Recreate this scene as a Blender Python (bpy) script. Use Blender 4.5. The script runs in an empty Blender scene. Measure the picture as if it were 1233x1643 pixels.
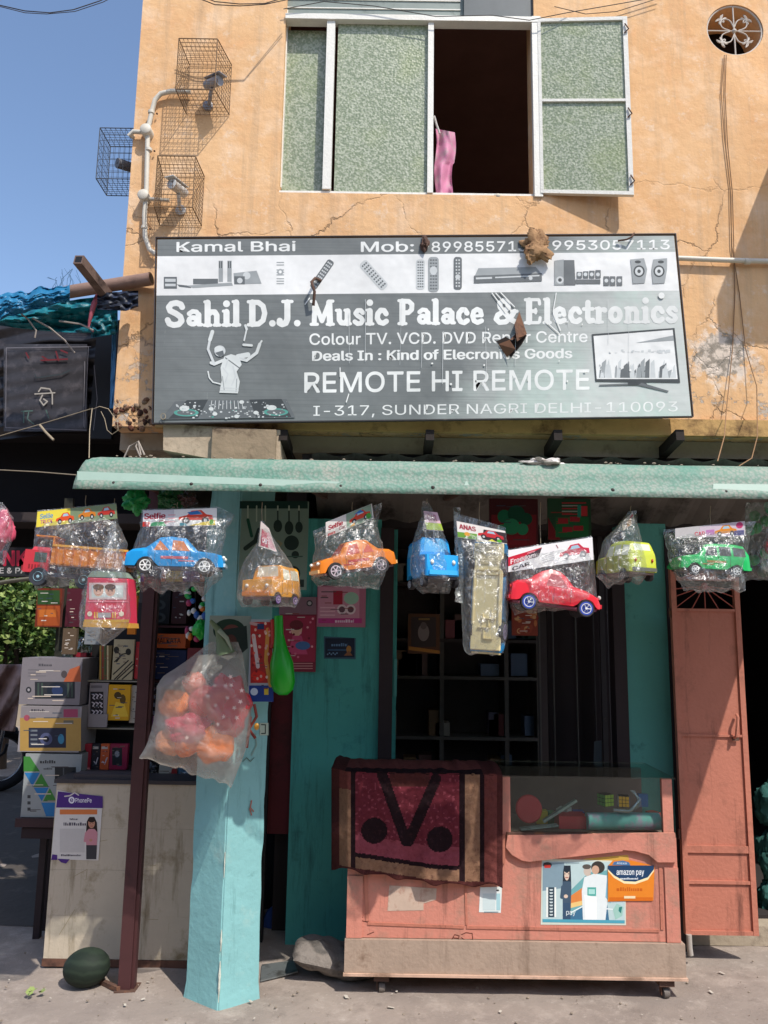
import bpy, bmesh, math, random
from mathutils import Vector, Matrix, noise
random.seed(7)
S = bpy.context.scene
COL = S.collection
# ---------------------------------------------------------------- camera
EYE = 1.65; FOC = 1234.0; PITCH = math.radians(9.0); ROLL = 0.015
FW = Vector((0, math.cos(PITCH), math.sin(PITCH)))
_r0 = Vector((1, 0, 0)); _u0 = Vector((0, -math.sin(PITCH), math.cos(PITCH)))
CR = _r0*math.cos(ROLL) + _u0*math.sin(ROLL)
CU = _u0*math.cos(ROLL) - _r0*math.sin(ROLL)
CAMP = Vector((0, 0, EYE))
cd = bpy.data.cameras.new('camera'); cam = bpy.data.objects.new('camera', cd); COL.objects.link(cam)
cd.sensor_fit = 'HORIZONTAL'; cd.sensor_width = 36; cd.lens = 36*FOC/1233; cd.clip_end = 400; cd.clip_start = 0.05
m = Matrix((CR, CU, -FW)).transposed().to_4x4(); m.translation = CAMP
cam.matrix_world = m; S.camera = cam
# ---------------------------------------------------------------- sky, sun, exposure
LDIR = Vector((-0.42, 0.60, -1.0)).normalized()
w = bpy.data.worlds.new('World'); S.world = w; w.use_nodes = True
nt = w.node_tree; bg = nt.nodes['Background']
sk = nt.nodes.new('ShaderNodeTexSky'); sk.sky_type = 'NISHITA'; sk.sun_disc = False
sk.sun_elevation = math.asin(-LDIR.z); sk.sun_rotation = math.atan2(-LDIR.x, -LDIR.y)
sk.air_density = 1.0; sk.dust_density = 1.6; sk.ozone_density = 2.0; sk.altitude = 200
nt.links.new(sk.outputs[0], bg.inputs[0]); bg.inputs[1].default_value = 0.15
sl = bpy.data.lights.new('sun', 'SUN'); sl.energy = 3.15; sl.angle = math.radians(0.5); sl.color = (1, 0.95, 0.87)
so = bpy.data.objects.new('sun', sl); COL.objects.link(so)
so.rotation_euler = LDIR.to_track_quat('-Z', 'Y').to_euler(); so.location = (3, -4, 9)
S.view_settings.view_transform = 'Standard'; S.view_settings.look = 'None'
S.view_settings.exposure = 0.57; S.view_settings.gamma = 1; S.view_settings.use_curve_mapping = False
S.cycles.max_bounces = 8; S.cycles.transparent_max_bounces = 24
S.cycles.diffuse_bounces = 4; S.cycles.caustics_reflective = False; S.cycles.caustics_refractive = False

# ---------------------------------------------------------------- helpers
def ray(px, py):
    return FW + CR*((px-616.5)/FOC) + CU*((821.5-py)/FOC)
def W(px, py, y):
    """point of the vertical plane at distance y seen at that place of the photograph"""
    d = ray(px, py); return CAMP + d*(y/d.y)
def G(px, py, z=0.0):
    d = ray(px, py); return CAMP + d*((z-EYE)/d.z)
class Pl:
    """a plane in the place: flat print is laid out on it"""
    def __init__(s, p, n, off=0.0):
        s.p = Vector(p); s.n = Vector(n).normalized(); s.off = off
        if s.n.dot(CAMP-s.p) < 0: s.n = -s.n
    def __call__(s, px, py, o=0.0):
        d = ray(px, py); q = s.p + s.n*(s.off+o)
        return CAMP + d*((q-CAMP).dot(s.n)/d.dot(s.n))
class Fr:
    """frame from an origin and two edge vectors; u,v in metres"""
    def __init__(s, o, ux, uy):
        s.o = Vector(o); s.ux = Vector(ux).normalized(); s.uy = Vector(uy).normalized(); s.n = s.ux.cross(s.uy)
    def __call__(s, u, v, o=0.0): return s.o + s.ux*u + s.uy*v + s.n*o
def srgb(h):
    if isinstance(h, str):
        h = h.lstrip('#'); c = [int(h[i:i+2], 16)/255 for i in (0, 2, 4)]
    else: c = list(h)
    return tuple((x/12.92 if x <= .04045 else ((x+.055)/1.055)**2.4) for x in c) + (1,)
_M = {}
def newmat(name):
    mt = bpy.data.materials.new(name); mt.use_nodes = True
    n = mt.node_tree.nodes; b = n['Principled BSDF']; return mt, n, mt.node_tree.links, b
def paint(h, rough=.6, var=.12, scale=6, bump=.0, bscale=60, metal=0, spec=.4, dirt=None, dscale=3, damt=.5, name=None, lin=None, grime=None):
    key = (str(grime), str(h), rough, var, scale, bump, bscale, metal, spec, str(dirt), dscale, damt, str(lin))
    if key in _M: return _M[key]
    mt, n, l, b = newmat(name or 'paint')
    c = lin if lin else srgb(h)
    tc = n.new('ShaderNodeTexCoord')
    ns = n.new('ShaderNodeTexNoise'); ns.inputs['Scale'].default_value = scale; ns.inputs['Detail'].default_value = 6; ns.inputs['Roughness'].default_value = .65
    l.new(tc.outputs['Object'], ns.inputs['Vector'])
    mx = n.new('ShaderNodeMix'); mx.data_type = 'RGBA'
    mx.inputs['A'].default_value = tuple(x*(1-var*1.6) for x in c[:3])+(1,)
    mx.inputs['B'].default_value = tuple(min(1, x*(1+var*1.2)) for x in c[:3])+(1,)
    l.new(ns.outputs['Fac'], mx.inputs['Factor']); last = mx.outputs['Result']
    if dirt:
        n2 = n.new('ShaderNodeTexNoise'); n2.inputs['Scale'].default_value = dscale; n2.inputs['Detail'].default_value = 9; n2.inputs['Roughness'].default_value = .7
        l.new(tc.outputs['Object'], n2.inputs['Vector'])
        rp = n.new('ShaderNodeValToRGB'); rp.color_ramp.elements[0].position = 1-damt; rp.color_ramp.elements[1].position = min(1, 1-damt+.16)
        l.new(n2.outputs['Fac'], rp.inputs['Fac'])
        m2 = n.new('ShaderNodeMix'); m2.data_type = 'RGBA'; m2.inputs['B'].default_value = srgb(dirt)
        l.new(rp.outputs['Color'], m2.inputs['Factor']); l.new(last, m2.inputs['A']); last = m2.outputs['Result']
    if grime:      # run-off stains and scuffs: (colour, strength)
        for sc_, lo, k_ in (((7, 7, .7), .54, 1.), ((3, 3, 5), .60, .8), ((28, 28, 20), .63, .8)):
            mp = n.new('ShaderNodeMapping'); mp.inputs['Scale'].default_value = sc_; l.new(tc.outputs['Object'], mp.inputs['Vector'])
            n3 = n.new('ShaderNodeTexNoise'); n3.inputs['Scale'].default_value = 1.6; n3.inputs['Detail'].default_value = 10; n3.inputs['Roughness'].default_value = .75; l.new(mp.outputs['Vector'], n3.inputs['Vector'])
            r3 = n.new('ShaderNodeMapRange'); r3.inputs['From Min'].default_value = lo; r3.inputs['From Max'].default_value = lo+.16; r3.inputs['To Max'].default_value = grime[1]*k_; l.new(n3.outputs['Fac'], r3.inputs['Value'])
            m3 = n.new('ShaderNodeMix'); m3.data_type = 'RGBA'; m3.inputs['B'].default_value = srgb(grime[0]); l.new(r3.outputs['Result'], m3.inputs['Factor']); l.new(last, m3.inputs['A']); last = m3.outputs['Result']
    l.new(last, b.inputs['Base Color'])
    b.inputs['Roughness'].default_value = rough; b.inputs['Metallic'].default_value = metal
    b.inputs['Specular IOR Level'].default_value = spec
    if bump:
        nb = n.new('ShaderNodeTexNoise'); nb.inputs['Scale'].default_value = bscale; nb.inputs['Detail'].default_value = 5
        l.new(tc.outputs['Object'], nb.inputs['Vector'])
        bp = n.new('ShaderNodeBump'); bp.inputs['Strength'].default_value = bump; bp.inputs['Distance'].default_value = .01
        l.new(nb.outputs['Fac'], bp.inputs['Height']); l.new(bp.outputs['Normal'], b.inputs['Normal'])
    _M[key] = mt; return mt
def prn(h, rough=.45):     # printed ink / card
    return paint(h, rough=rough, var=.06, scale=40, spec=.3, name='print_ink')
def plastic(h, rough=.3): return paint(h, rough=rough, var=.05, scale=15, spec=.5, name='plastic')

def tag(o, label=None, cat=None, group=None, kind=None):
    if label: o['label'] = label
    if cat: o['category'] = cat
    if group: o['group'] = group
    if kind: o['kind'] = kind
    return o
def empty(name, loc, label, cat, group=None):
    o = bpy.data.objects.new(name, None); COL.objects.link(o); o.location = loc; o.empty_display_size = .05
    return tag(o, label, cat, group)

class MB:
    def __init__(s): s.v = []; s.f = []; s.mi = []; s.mats = []; s.cur = 0; s.k = 0
    def mat(s, m):
        if m not in s.mats: s.mats.append(m)
        s.cur = s.mats.index(m); return s
    def add(s, vs, fs):
        b = len(s.v); s.v += [Vector(v) for v in vs]
        for f in fs: s.f.append([b+i for i in f]); s.mi.append(s.cur)
        return s
    def box(s, c, size, M=None, taper=1.0):
        x, y, z = [a/2 for a in size]
        vs = []
        for zz, t in ((-z, 1), (z, taper)):
            for xx, yy in ((-x, -y), (x, -y), (x, y), (-x, y)): vs.append(Vector((xx*t, yy*t, zz)))
        if M is not None: vs = [M @ v for v in vs]
        vs = [v+Vector(c) for v in vs]
        return s.add(vs, [(0, 3, 2, 1), (4, 5, 6, 7), (0, 1, 5, 4), (1, 2, 6, 5), (2, 3, 7, 6), (3, 0, 4, 7)])
    def bb(s, a, b):
        a = Vector(a); b = Vector(b); return s.box((a+b)/2, [abs(b[i]-a[i]) for i in range(3)])
    def quad(s, a, b, c, d): return s.add([a, b, c, d], [(0, 1, 2, 3)])
    def slab(s, quad, th):
        """four corners given counter-clockwise as seen from the front; thickness goes away from the front"""
        q = [Vector(p) for p in quad]; n = (q[1]-q[0]).cross(q[3]-q[0]).normalized()
        bk = [p-n*th for p in q]
        return s.add(q+bk, [(0, 1, 2, 3), (7, 6, 5, 4), (4, 5, 1, 0), (5, 6, 2, 1), (6, 7, 3, 2), (7, 4, 0, 3)])
    def tube(s, pts, r, n=8, cap=True):
        pts = [Vector(p) for p in pts]; rings = []
        rs = r if isinstance(r, (list, tuple)) else [r]*len(pts)
        up = None
        for i, p in enumerate(pts):
            t = (pts[min(i+1, len(pts)-1)]-pts[max(i-1, 0)]).normalized()
            if up is None: up = t.orthogonal().normalized()
            up = (up - t*up.dot(t)); up = up.normalized() if up.length > 1e-6 else t.orthogonal().normalized()
            sd = t.cross(up)
            rings.append([p+(up*math.cos(a)+sd*math.sin(a))*rs[i] for a in [2*math.pi*k/n for k in range(n)]])
        vs = [v for rg in rings for v in rg]; fs = []
        for i in range(len(pts)-1):
            for k in range(n):
                a = i*n+k; b = i*n+(k+1) % n; fs.append((a, b, b+n, a+n))
        if cap: fs.append(tuple(reversed(range(n)))); fs.append(tuple((len(pts)-1)*n+k for k in range(n)))
        return s.add(vs, fs)
    def bar(s, a, b, wd, hd, up=(0, 0, 1)):
        a = Vector(a); b = Vector(b); t = (b-a); L = t.length; t.normalize()
        u = Vector(up); sd = t.cross(u).normalized(); u = sd.cross(t)
        M = Matrix((sd, t, u)).transposed()
        return s.box((a+b)/2, (wd, L, hd), M)
    def lathe(s, prof, c, axis=(0, 0, 1), n=24, ref=None):
        ax = Vector(axis).normalized(); e1 = ax.orthogonal().normalized() if ref is None else Vector(ref).normalized(); e2 = ax.cross(e1); c = Vector(c)
        vs = []; fs = []
        for r, h in prof:
            for k in range(n):
                a = 2*math.pi*k/n; vs.append(c+ax*h+(e1*math.cos(a)+e2*math.sin(a))*r)
        for i in range(len(prof)-1):
            for k in range(n):
                a = i*n+k; b = i*n+(k+1) % n; fs.append((a, b, b+n, a+n))
        if prof[0][0] > 1e-5: fs.append(tuple(reversed(range(n))))
        if prof[-1][0] > 1e-5: fs.append(tuple((len(prof)-1)*n+k for k in range(n)))
        return s.add(vs, fs)
    def ball(s, c, r, M=None, nu=16, nv=10):
        R = r if isinstance(r, (tuple, list)) else (r, r, r); vs = []; fs = []
        for j in range(nv+1):
            th = math.pi*j/nv
            for i in range(nu):
                ph = 2*math.pi*i/nu
                v = Vector((R[0]*math.sin(th)*math.cos(ph), R[1]*math.sin(th)*math.sin(ph), R[2]*math.cos(th)))
                if M is not None: v = M @ v
                vs.append(v+Vector(c))
        for j in range(nv):
            for i in range(nu):
                a = j*nu+i; b = j*nu+(i+1) % nu; fs.append((a, a+nu, b+nu, b))
        return s.add(vs, fs)
    # ---- flat print -------------------------------------------------
    def lay(s): s.k += 1; return .0004 + s.k*.000012
    def pp(s, F, pts, m, base=0):
        s.mat(m); o = s.lay()+base
        vs = [F(x, y, o) for x, y in pts]
        # orient towards the viewer side of the frame
        s.add(vs, [tuple(range(len(vs)))]); return s
    def pr(s, F, x0, y0, x1, y1, m, base=0): return s.pp(F, [(x0, y1), (x1, y1), (x1, y0), (x0, y0)], m, base)
    def pc(s, F, x, y, rx, ry, m, n=20, base=0, a0=0, a1=2*math.pi):
        full = abs(a1-a0-2*math.pi) < 1e-6
        k = n if full else n+1
        return s.pp(F, [(x+rx*math.cos(a0+(a1-a0)*i/n), y+ry*math.sin(a0+(a1-a0)*i/n)) for i in range(k)], m, base)
    def pl(s, F, pts, wd, m, base=0, cap=True):
        """stroke with round caps"""
        for (x0, y0), (x1, y1) in zip(pts, pts[1:]):
            d = math.hypot(x1-x0, y1-y0)
            if d < 1e-9: continue
            a = math.atan2(y1-y0, x1-x0); h = wd/2; P = []
            nn = 6 if cap else 1
            for i in range(nn+1):
                t = a+math.pi/2+math.pi*i/nn; P.append((x0+h*math.cos(t), y0+h*math.sin(t)))
            for i in range(nn+1):
                t = a-math.pi/2+math.pi*i/nn; P.append((x1+h*math.cos(t), y1+h*math.sin(t)))
            s.pp(F, P, m, base)
        return s
    def text(s, F, txt, quad, m, bold=0.0, base=0):
        """quad: tl,tr,br,bl in the frame's coordinates; the cap height of the text fills it"""
        vs, fs, em = textpoly(txt); tl, tr, br, bl = quad
        for du, dv in (((0, 0),) if bold < .008 else ((-.6, .02), (.6, .02), (0, -.02), (0, .03))): s._text(F, vs, fs, tl, tr, br, bl, m, du*bold/em*1.1, dv, base)
        return s
    def _text(s, F, vs, fs, tl, tr, br, bl, m, du, dv, base):
        s.mat(m); o = s.lay()+base; out = []
        for u, v in vs:
            u += du; v += dv
            x = (bl[0]*(1-u)+br[0]*u)*(1-v)+(tl[0]*(1-u)+tr[0]*u)*v
            y = (bl[1]*(1-u)+br[1]*u)*(1-v)+(tl[1]*(1-u)+tr[1]*u)*v
            out.append(F(x, y, o))
        return s.add(out, fs)
    def tx(s, F, txt, x0, y0, x1, y1, m, bold=0.0, base=0): return s.text(F, txt, [(x0, y0), (x1, y0), (x1, y1), (x0, y1)], m, bold, base)
    def mumble(s, F, x0, y0, x1, y1, m):
        # a line of print too small to read in the photograph
        rs = random.Random(int(x0*13+y0)); x = x0; h = y1-y0
        while x < x1:
            w_ = h*rs.uniform(.3, .7); s.pr(F, x, y0+h*rs.choice([0, .25, .3]), min(x1, x+w_), y1, m); x += w_+h*.22
        return s
    def build(s, name, parent=None, smooth=None, mat=None):
        me = bpy.data.meshes.new(name)
        if mat is not None and not s.mats: s.mats = [mat]
        org = Vector((0, 0, 0))
        if parent is not None:
            p = parent
            while p is not None: org += p.location; p = p.parent
        if parent is None and s.v:
            org = sum(s.v, Vector())/len(s.v); org.z = min(v.z for v in s.v)
        me.from_pydata([v-org for v in s.v], [], s.f)
        for mm in s.mats: me.materials.append(mm)
        if s.mats: me.polygons.foreach_set('material_index', s.mi)
        o = bpy.data.objects.new(name, me); COL.objects.link(o)
        if parent is None: o.location = org
        else: o.parent = parent
        if smooth is not None:
            me.polygons.foreach_set('use_smooth', [True]*len(me.polygons))
            me.set_sharp_from_angle(angle=math.radians(smooth))
        return o
_T = {}
FONT = None
try:      # the interface typeface that ships inside Blender; the built-in one is the fallback
    import os
    FONT = bpy.data.fonts.load(os.path.join(bpy.utils.system_resource('DATAFILES', path='fonts'), 'Inter.woff2'))
except Exception: FONT = None
def textpoly(txt, bold=0.0):
    k = (txt, bold)
    if k in _T: return _T[k]
    c = bpy.data.curves.new('t', 'FONT'); c.body = txt
    if FONT: c.font = FONT
    c.size = 1; c.offset = bold; c.resolution_u = 3; c.fill_mode = 'FRONT'
    o = bpy.data.objects.new('t', c); COL.objects.link(o)
    dg = bpy.context.evaluated_depsgraph_get(); ev = o.evaluated_get(dg); me = ev.to_mesh()
    vs = [(v.co.x, v.co.y) for v in me.vertices]; fs = [tuple(p.vertices) for p in me.polygons]
    ev.to_mesh_clear(); COL.objects.unlink(o); bpy.data.objects.remove(o); bpy.data.curves.remove(c)
    xs = [v[0] for v in vs]; x0, x1 = min(xs), max(xs)
    # cap height / baseline of the built-in font
    y0, y1 = 0.0-bold, 0.729+bold
    if not any(ch.isupper() or ch.isdigit() or ch in 'bdfhklt&' for ch in txt): y1 = .55+bold
    ys_ = [v[1] for v in vs]
    if not any(ch in ',gjpqy' for ch in txt): y0, y1 = min(ys_), max(ys_)
    else: y1 = max(ys_)
    vs = [((x-x0)/(x1-x0), (y-y0)/(y1-y0)) for x, y in vs]
    _T[k] = (vs, fs, max(.2, x1-x0)); return _T[k]
def nz(x, y=0., z=0., s=1.): return noise.noise(Vector((x*s, y*s, z*s)))
def catenary(a, b, sag, n=14):
    a = Vector(a); b = Vector(b)
    return [a.lerp(b, i/n)+Vector((0, 0, -sag*4*(i/n)*(1-i/n))) for i in range(n+1)]
def wire(name, pts, r, m, label, cat, group=None, parent=None, n=6):
    o = MB().tube(pts, r, n).build(name, parent, 60, m)
    return tag(o, label, cat, group) if parent is None else o
# ---------------------------------------------------------------- distances of the main planes (metres from the camera)
YF = 4.10      # upper facade
YS = 4.42      # shop wall under the overhang
YC = 3.10      # front edge of the canopy
YT = 3.16      # hanging toys
YCT = 3.86     # front of the salmon counter
YL = 4.10      # front of the cream counter

def plaster():
    mt, n, l, b = newmat('peach_plaster'); tc = n.new('ShaderNodeTexCoord')
    def N(scale, det=8, rough=.6, vec=None):
        x = n.new('ShaderNodeTexNoise'); x.inputs['Scale'].default_value = scale; x.inputs['Detail'].default_value = det; x.inputs['Roughness'].default_value = rough
        l.new(vec or tc.outputs['Object'], x.inputs['Vector']); return x
    def R(src, p0, p1):
        r = n.new('ShaderNodeMapRange'); r.inputs['From Min'].default_value = p0; r.inputs['From Max'].default_value = p1
        l.new(src, r.inputs['Value']); return r.outputs['Result']
    def X(a, bcol, fac):
        x = n.new('ShaderNodeMix'); x.data_type = 'RGBA'; l.new(fac, x.inputs['Factor'])
        if isinstance(a, tuple): x.inputs['A'].default_value = a
        else: l.new(a, x.inputs['A'])
        x.inputs['B'].default_value = bcol; return x.outputs['Result']
    def MUL(a, v):
        x = n.new('ShaderNodeMath'); x.operation = 'MULTIPLY'; l.new(a, x.inputs[0])
        if isinstance(v, float): x.inputs[1].default_value = v
        else: l.new(v, x.inputs[1])
        return x.outputs[0]
    c = X((.73, .465, .25, 1), (.64, .365, .175, 1), R(N(1.3).outputs['Fac'], .35, .65))
    c = X(c, (.77, .54, .35, 1), MUL(R(N(5, 10).outputs['Fac'], .48, .68), .8))
    c = X(c, (.74, .40, .20, 1), MUL(R(N(2.6, 12, .75).outputs['Fac'], .54, .68), .55))
    c = X(c, (.76, .67, .56, 1), MUL(R(N(9, 12, .8).outputs['Fac'], .55, .70), .7))
    # vertical weather streaks
    mp = n.new('ShaderNodeMapping'); mp.inputs['Scale'].default_value = (9, 9, .5); l.new(tc.outputs['Object'], mp.inputs['Vector'])
    c = X(c, (.38, .27, .18, 1), MUL(R(N(1.2, 8, .7, mp.outputs['Vector']).outputs['Fac'], .50, .74), .6))
    # cracks
    wv = n.new('ShaderNodeMix'); wv.data_type = 'RGBA'; wv.inputs['Factor'].default_value = .22
    l.new(tc.outputs['Object'], wv.inputs['A']); l.new(N(3.5, 6).outputs['Color'], wv.inputs['B'])
    vo = n.new('ShaderNodeTexVoronoi'); vo.feature = 'DISTANCE_TO_EDGE'; vo.inputs['Scale'].default_value = 2.6; l.new(wv.outputs['Result'], vo.inputs['Vector'])
    ck = n.new('ShaderNodeMapRange'); ck.inputs['From Min'].default_value = .0; ck.inputs['From Max'].default_value = .014; ck.inputs['To Min'].default_value = 1; ck.inputs['To Max'].default_value = 0
    l.new(vo.outputs['Distance'], ck.inputs['Value'])
    gq = n.new('ShaderNodeNewGeometry'); sq = n.new('ShaderNodeSeparateXYZ'); l.new(gq.outputs['Position'], sq.inputs[0])
    msk = MUL(R(N(1.3, 4).outputs['Fac'], .45, .55), R(sq.outputs['Z'], 4.35, 3.95))
    ckm = MUL(ck.outputs['Result'], msk)
    c = X(c, (.20, .13, .08, 1), MUL(ckm, .75))
    # grey flaked patches low on the wall, right of the signboard and at the lower left corner
    sx = n.new('ShaderNodeSeparateXYZ'); g = n.new('ShaderNodeNewGeometry'); l.new(g.outputs['Position'], sx.inputs[0])
    zr = n.new('ShaderNodeMapRange'); zr.inputs['From Min'].default_value = 3.35; zr.inputs['From Max'].default_value = 3.0; l.new(sx.outputs['Z'], zr.inputs['Value'])
    fl = R(N(5.5, 12, .75).outputs['Fac'], .545, .57)
    flm = MUL(fl, zr.outputs['Result'])
    c = X(c, (.42, .39, .35, 1), MUL(flm, .8))
    vd = n.new('ShaderNodeVectorMath'); vd.operation = 'DISTANCE'; l.new(g.outputs['Position'], vd.inputs[0]); vd.inputs[1].default_value = tuple(W(1160, 572, YF))
    pd = n.new('ShaderNodeMath'); pd.operation = 'MULTIPLY_ADD'; l.new(N(9, 12, .8).outputs['Fac'], pd.inputs[0]); pd.inputs[1].default_value = -.42; l.new(vd.outputs['Value'], pd.inputs[2])
    pt_ = n.new('ShaderNodeMapRange'); pt_.inputs['From Min'].default_value = -.07; pt_.inputs['From Max'].default_value = -.085; l.new(pd.outputs[0], pt_.inputs['Value'])
    c = X(c, (.26, .24, .21, 1), MUL(pt_.outputs['Result'], .9))
    ps_ = n.new('ShaderNodeMapRange'); ps_.inputs['From Min'].default_value = .0; ps_.inputs['From Max'].default_value = -.06; l.new(pd.outputs[0], ps_.inputs['Value'])
    c2_ = X(c, (.74, .62, .52, 1), MUL(MUL(ps_.outputs['Result'], .75), R(N(20, 6).outputs['Fac'], .45, .55))); c = c2_
    gen = X(c, (.30, .22, .15, 1), MUL(R(N(14, 8, .8).outputs['Fac'], .62, .72), .45))
    l.new(gen, b.inputs['Base Color']); b.inputs['Roughness'].default_value = .9; b.inputs['Specular IOR Level'].default_value = .15
    h = n.new('ShaderNodeMath'); h.operation = 'SUBTRACT'; l.new(N(16, 8, .6).outputs['Fac'], h.inputs[0]); l.new(ckm, h.inputs[1])
    h2 = n.new('ShaderNodeMath'); h2.operation = 'SUBTRACT'; l.new(h.outputs[0], h2.inputs[0]); l.new(flm, h2.inputs[1])
    bp = n.new('ShaderNodeBump'); bp.inputs['Strength'].default_value = .55; bp.inputs['Distance'].default_value = .012
    l.new(h2.outputs[0], bp.inputs['Height']); l.new(bp.outputs['Normal'], b.inputs['Normal'])
    return mt
PLASTER = plaster()
TEAL = paint('#4a9a91', .75, .10, 2.5, .35, 30, dirt='#2f6b6c', dscale=4, damt=.42, spec=.2, name='teal_wall', grime=('#2a5050', .75))
TEALP = paint('#84b7b8', .75, .12, 3.0, .4, 25, dirt='#97bcb8', dscale=7, damt=.42, spec=.2, name='pale_teal_paint', grime=('#47706f', .8))
SALMON = paint('#c98472', .62, .12, 3, .25, 60, dirt='#a57d6c', dscale=5, damt=.50, spec=.3, name='salmon_paint', grime=('#6d4a3e', .8))
SALMOND = paint('#b87561', .65, .14, 3, .3, 50, dirt='#8c5a4a', dscale=4, damt=.46, spec=.3, name='salmon_door_paint', grime=('#4f2f28', .8))
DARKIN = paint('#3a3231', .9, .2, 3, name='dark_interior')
CONC = paint('#a39684', .95, .16, 5, .5, 30, dirt='#5f5449', dscale=4, damt=.42, spec=.1, name='concrete')
WHITEFR = paint('#dcd9d0', .55, .10, 20, .2, 80, dirt='#6f5a48', dscale=25, damt=.36, name='white_frame')
RUST = paint('#5b4338', .85, .25, 18, .4, 60, dirt='#8a5a3c', dscale=12, damt=.45, name='rusty_steel')
BLACK = paint('#151417', .6, .2, 10, name='black')
DKMET = paint('#3f3a3c', .55, .2, 15, dirt='#6b625c', dscale=14, damt=.4, name='dark_metal')
ROPE = paint('#9a8c76', .9, .1, 40, name='rope')

# ground
def ground_mat():
    mt, n, l, b = newmat('dusty_concrete'); tc = n.new('ShaderNodeTexCoord')
    def N(s_, d=8, r=.65):
        x = n.new('ShaderNodeTexNoise'); x.inputs['Scale'].default_value = s_; x.inputs['Detail'].default_value = d; x.inputs['Roughness'].default_value = r; l.new(tc.outputs['Object'], x.inputs['Vector']); return x.outputs['Fac']
    def X(a, bc, f, lo, hi, k=1.):
        r = n.new('ShaderNodeMapRange'); r.inputs['From Min'].default_value = lo; r.inputs['From Max'].default_value = hi; r.inputs['To Max'].default_value = k; l.new(f, r.inputs['Value'])
        x = n.new('ShaderNodeMix'); x.data_type = 'RGBA'; l.new(r.outputs['Result'], x.inputs['Factor'])
        if isinstance(a, tuple): x.inputs['A'].default_value = a
        else: l.new(a, x.inputs['A'])
        x.inputs['B'].default_value = bc; return x.outputs['Result']
    c = X((.33, .275, .235, 1), (.24, .20, .175, 1), N(1.1), .35, .65)
    c = X(c, (.40, .34, .295, 1), N(5, 10, .75), .5, .7)
    c = X(c, (.17, .14, .12, 1), N(3.2, 12, .8), .54, .68, .65)
    c = X(c, (.18, .15, .13, 1), N(13, 10, .8), .56, .68, .6)
    c = X(c, (.52, .46, .41, 1), N(40, 6, .8), .60, .72, .6)
    l.new(c, b.inputs['Base Color']); b.inputs['Roughness'].default_value = .95; b.inputs['Specular IOR Level'].default_value = .1
    bp = n.new('ShaderNodeBump'); bp.inputs['Strength'].default_value = .7; bp.inputs['Distance'].default_value = .01
    l.new(N(22, 10, .75), bp.inputs['Height']); l.new(bp.outputs['Normal'], b.inputs['Normal'])
    return mt
GROUND = ground_mat()
g = MB().mat(GROUND)
nx, ny = 120, 60
xs = [-3.2+6.4*i/nx for i in range(nx+1)]; ys = [3.0+3.6*j/ny for j in range(ny+1)]
vs = [(x, y, nz(x, y, 0, 1.5)*.012+nz(x, y, 3, 7)*.006 if (0 < i < nx and 0 < j < ny) else 0) for j, y in enumerate(ys) for i, x in enumerate(xs)]
g.add(vs, [(j*(nx+1)+i, j*(nx+1)+i+1, (j+1)*(nx+1)+i+1, (j+1)*(nx+1)+i) for j in range(ny) for i in range(nx)])
B = 150
g.quad((-B, -B, 0), (B, -B, 0), (B, 3.0, 0), (-B, 3.0, 0)); g.quad((-B, 6.6, 0), (B, 6.6, 0), (B, B, 0), (-B, B, 0))
g.quad((-B, 3.0, 0), (-3.2, 3.0, 0), (-3.2, 6.6, 0), (-B, 6.6, 0)); g.quad((3.2, 3.0, 0), (B, 3.0, 0), (B, 6.6, 0), (3.2, 6.6, 0))
tag(g.build('ground', smooth=60), 'dusty grey concrete ground in front of the shop', kind='structure')
# small stones and litter grit on the ground
gr = MB().mat(paint('#8d8072', .95, .25, 30, name='grit'))
for i in range(260):
    x = random.uniform(-2.1, 2.1); y = random.uniform(3.55, 4.3); s_ = random.choice([.002, .002, .003, .004, .007])
    gr.ball((x, y, .008), (s_, s_*random.uniform(.6, 1), s_*.6), nu=6, nv=4)
gr.mat(paint('#b8b0a4', .8, .2, 30, name='scrap'))
for i in range(34):
    x = random.uniform(-2.0, 2.0); y = random.uniform(3.5, 4.2); a = random.uniform(0, 3.1); s_ = random.uniform(.004, .016); u_ = Vector((math.cos(a), math.sin(a), .1))*s_; v_ = Vector((-math.sin(a), math.cos(a), .15))*s_*.6; c = Vector((x, y, .012)); gr.add([c-u_-v_, c+u_-v_, c+u_+v_, c-u_+v_], [(0, 1, 2, 3)])
tag(gr.build('grit'), 'small stones and grit scattered over the concrete', kind='stuff')

# ---------------------------------------------------------------- the building
bld = empty('building', (0, YF, 0), 'two storey shop building with peach plaster upper floor and teal shop front', 'building')
XL = W(206, 325, YF).x; XR = 5.5; ZT = 7.5; ZB = W(616, 690, YF).z
wx0 = W(452, 200, YF).x; wx1 = W(860, 200, YF).x; wz0 = W(640, 311, YF).z; wz1 = W(640, 26, YF).z
vc = W(1180, 47, YF); vr = (W(1226, 47, YF)-W(1135, 47, YF)).x/2
TH = .23
uw = MB().mat(PLASTER)
def wallrect(mb, x0, x1, z0, z1, y0=YF, th=TH): mb.bb((x0, y0, z0), (x1, y0+th, z1))
wtop = wz1+.5
for (a, b_, c, d) in ((XL, wx0, ZB, ZT), (wx0, wx1, ZB, wz0), (wx0, wx1, wtop, ZT), (wx1, vc.x-.3, ZB, ZT), (vc.x-.3, vc.x+.3, ZB, vc.z-.3), (vc.x-.3, vc.x+.3, vc.z+.3, ZT), (vc.x+.3, XR, ZB, ZT)):
    wallrect(uw, a, b_, c, d)
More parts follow.
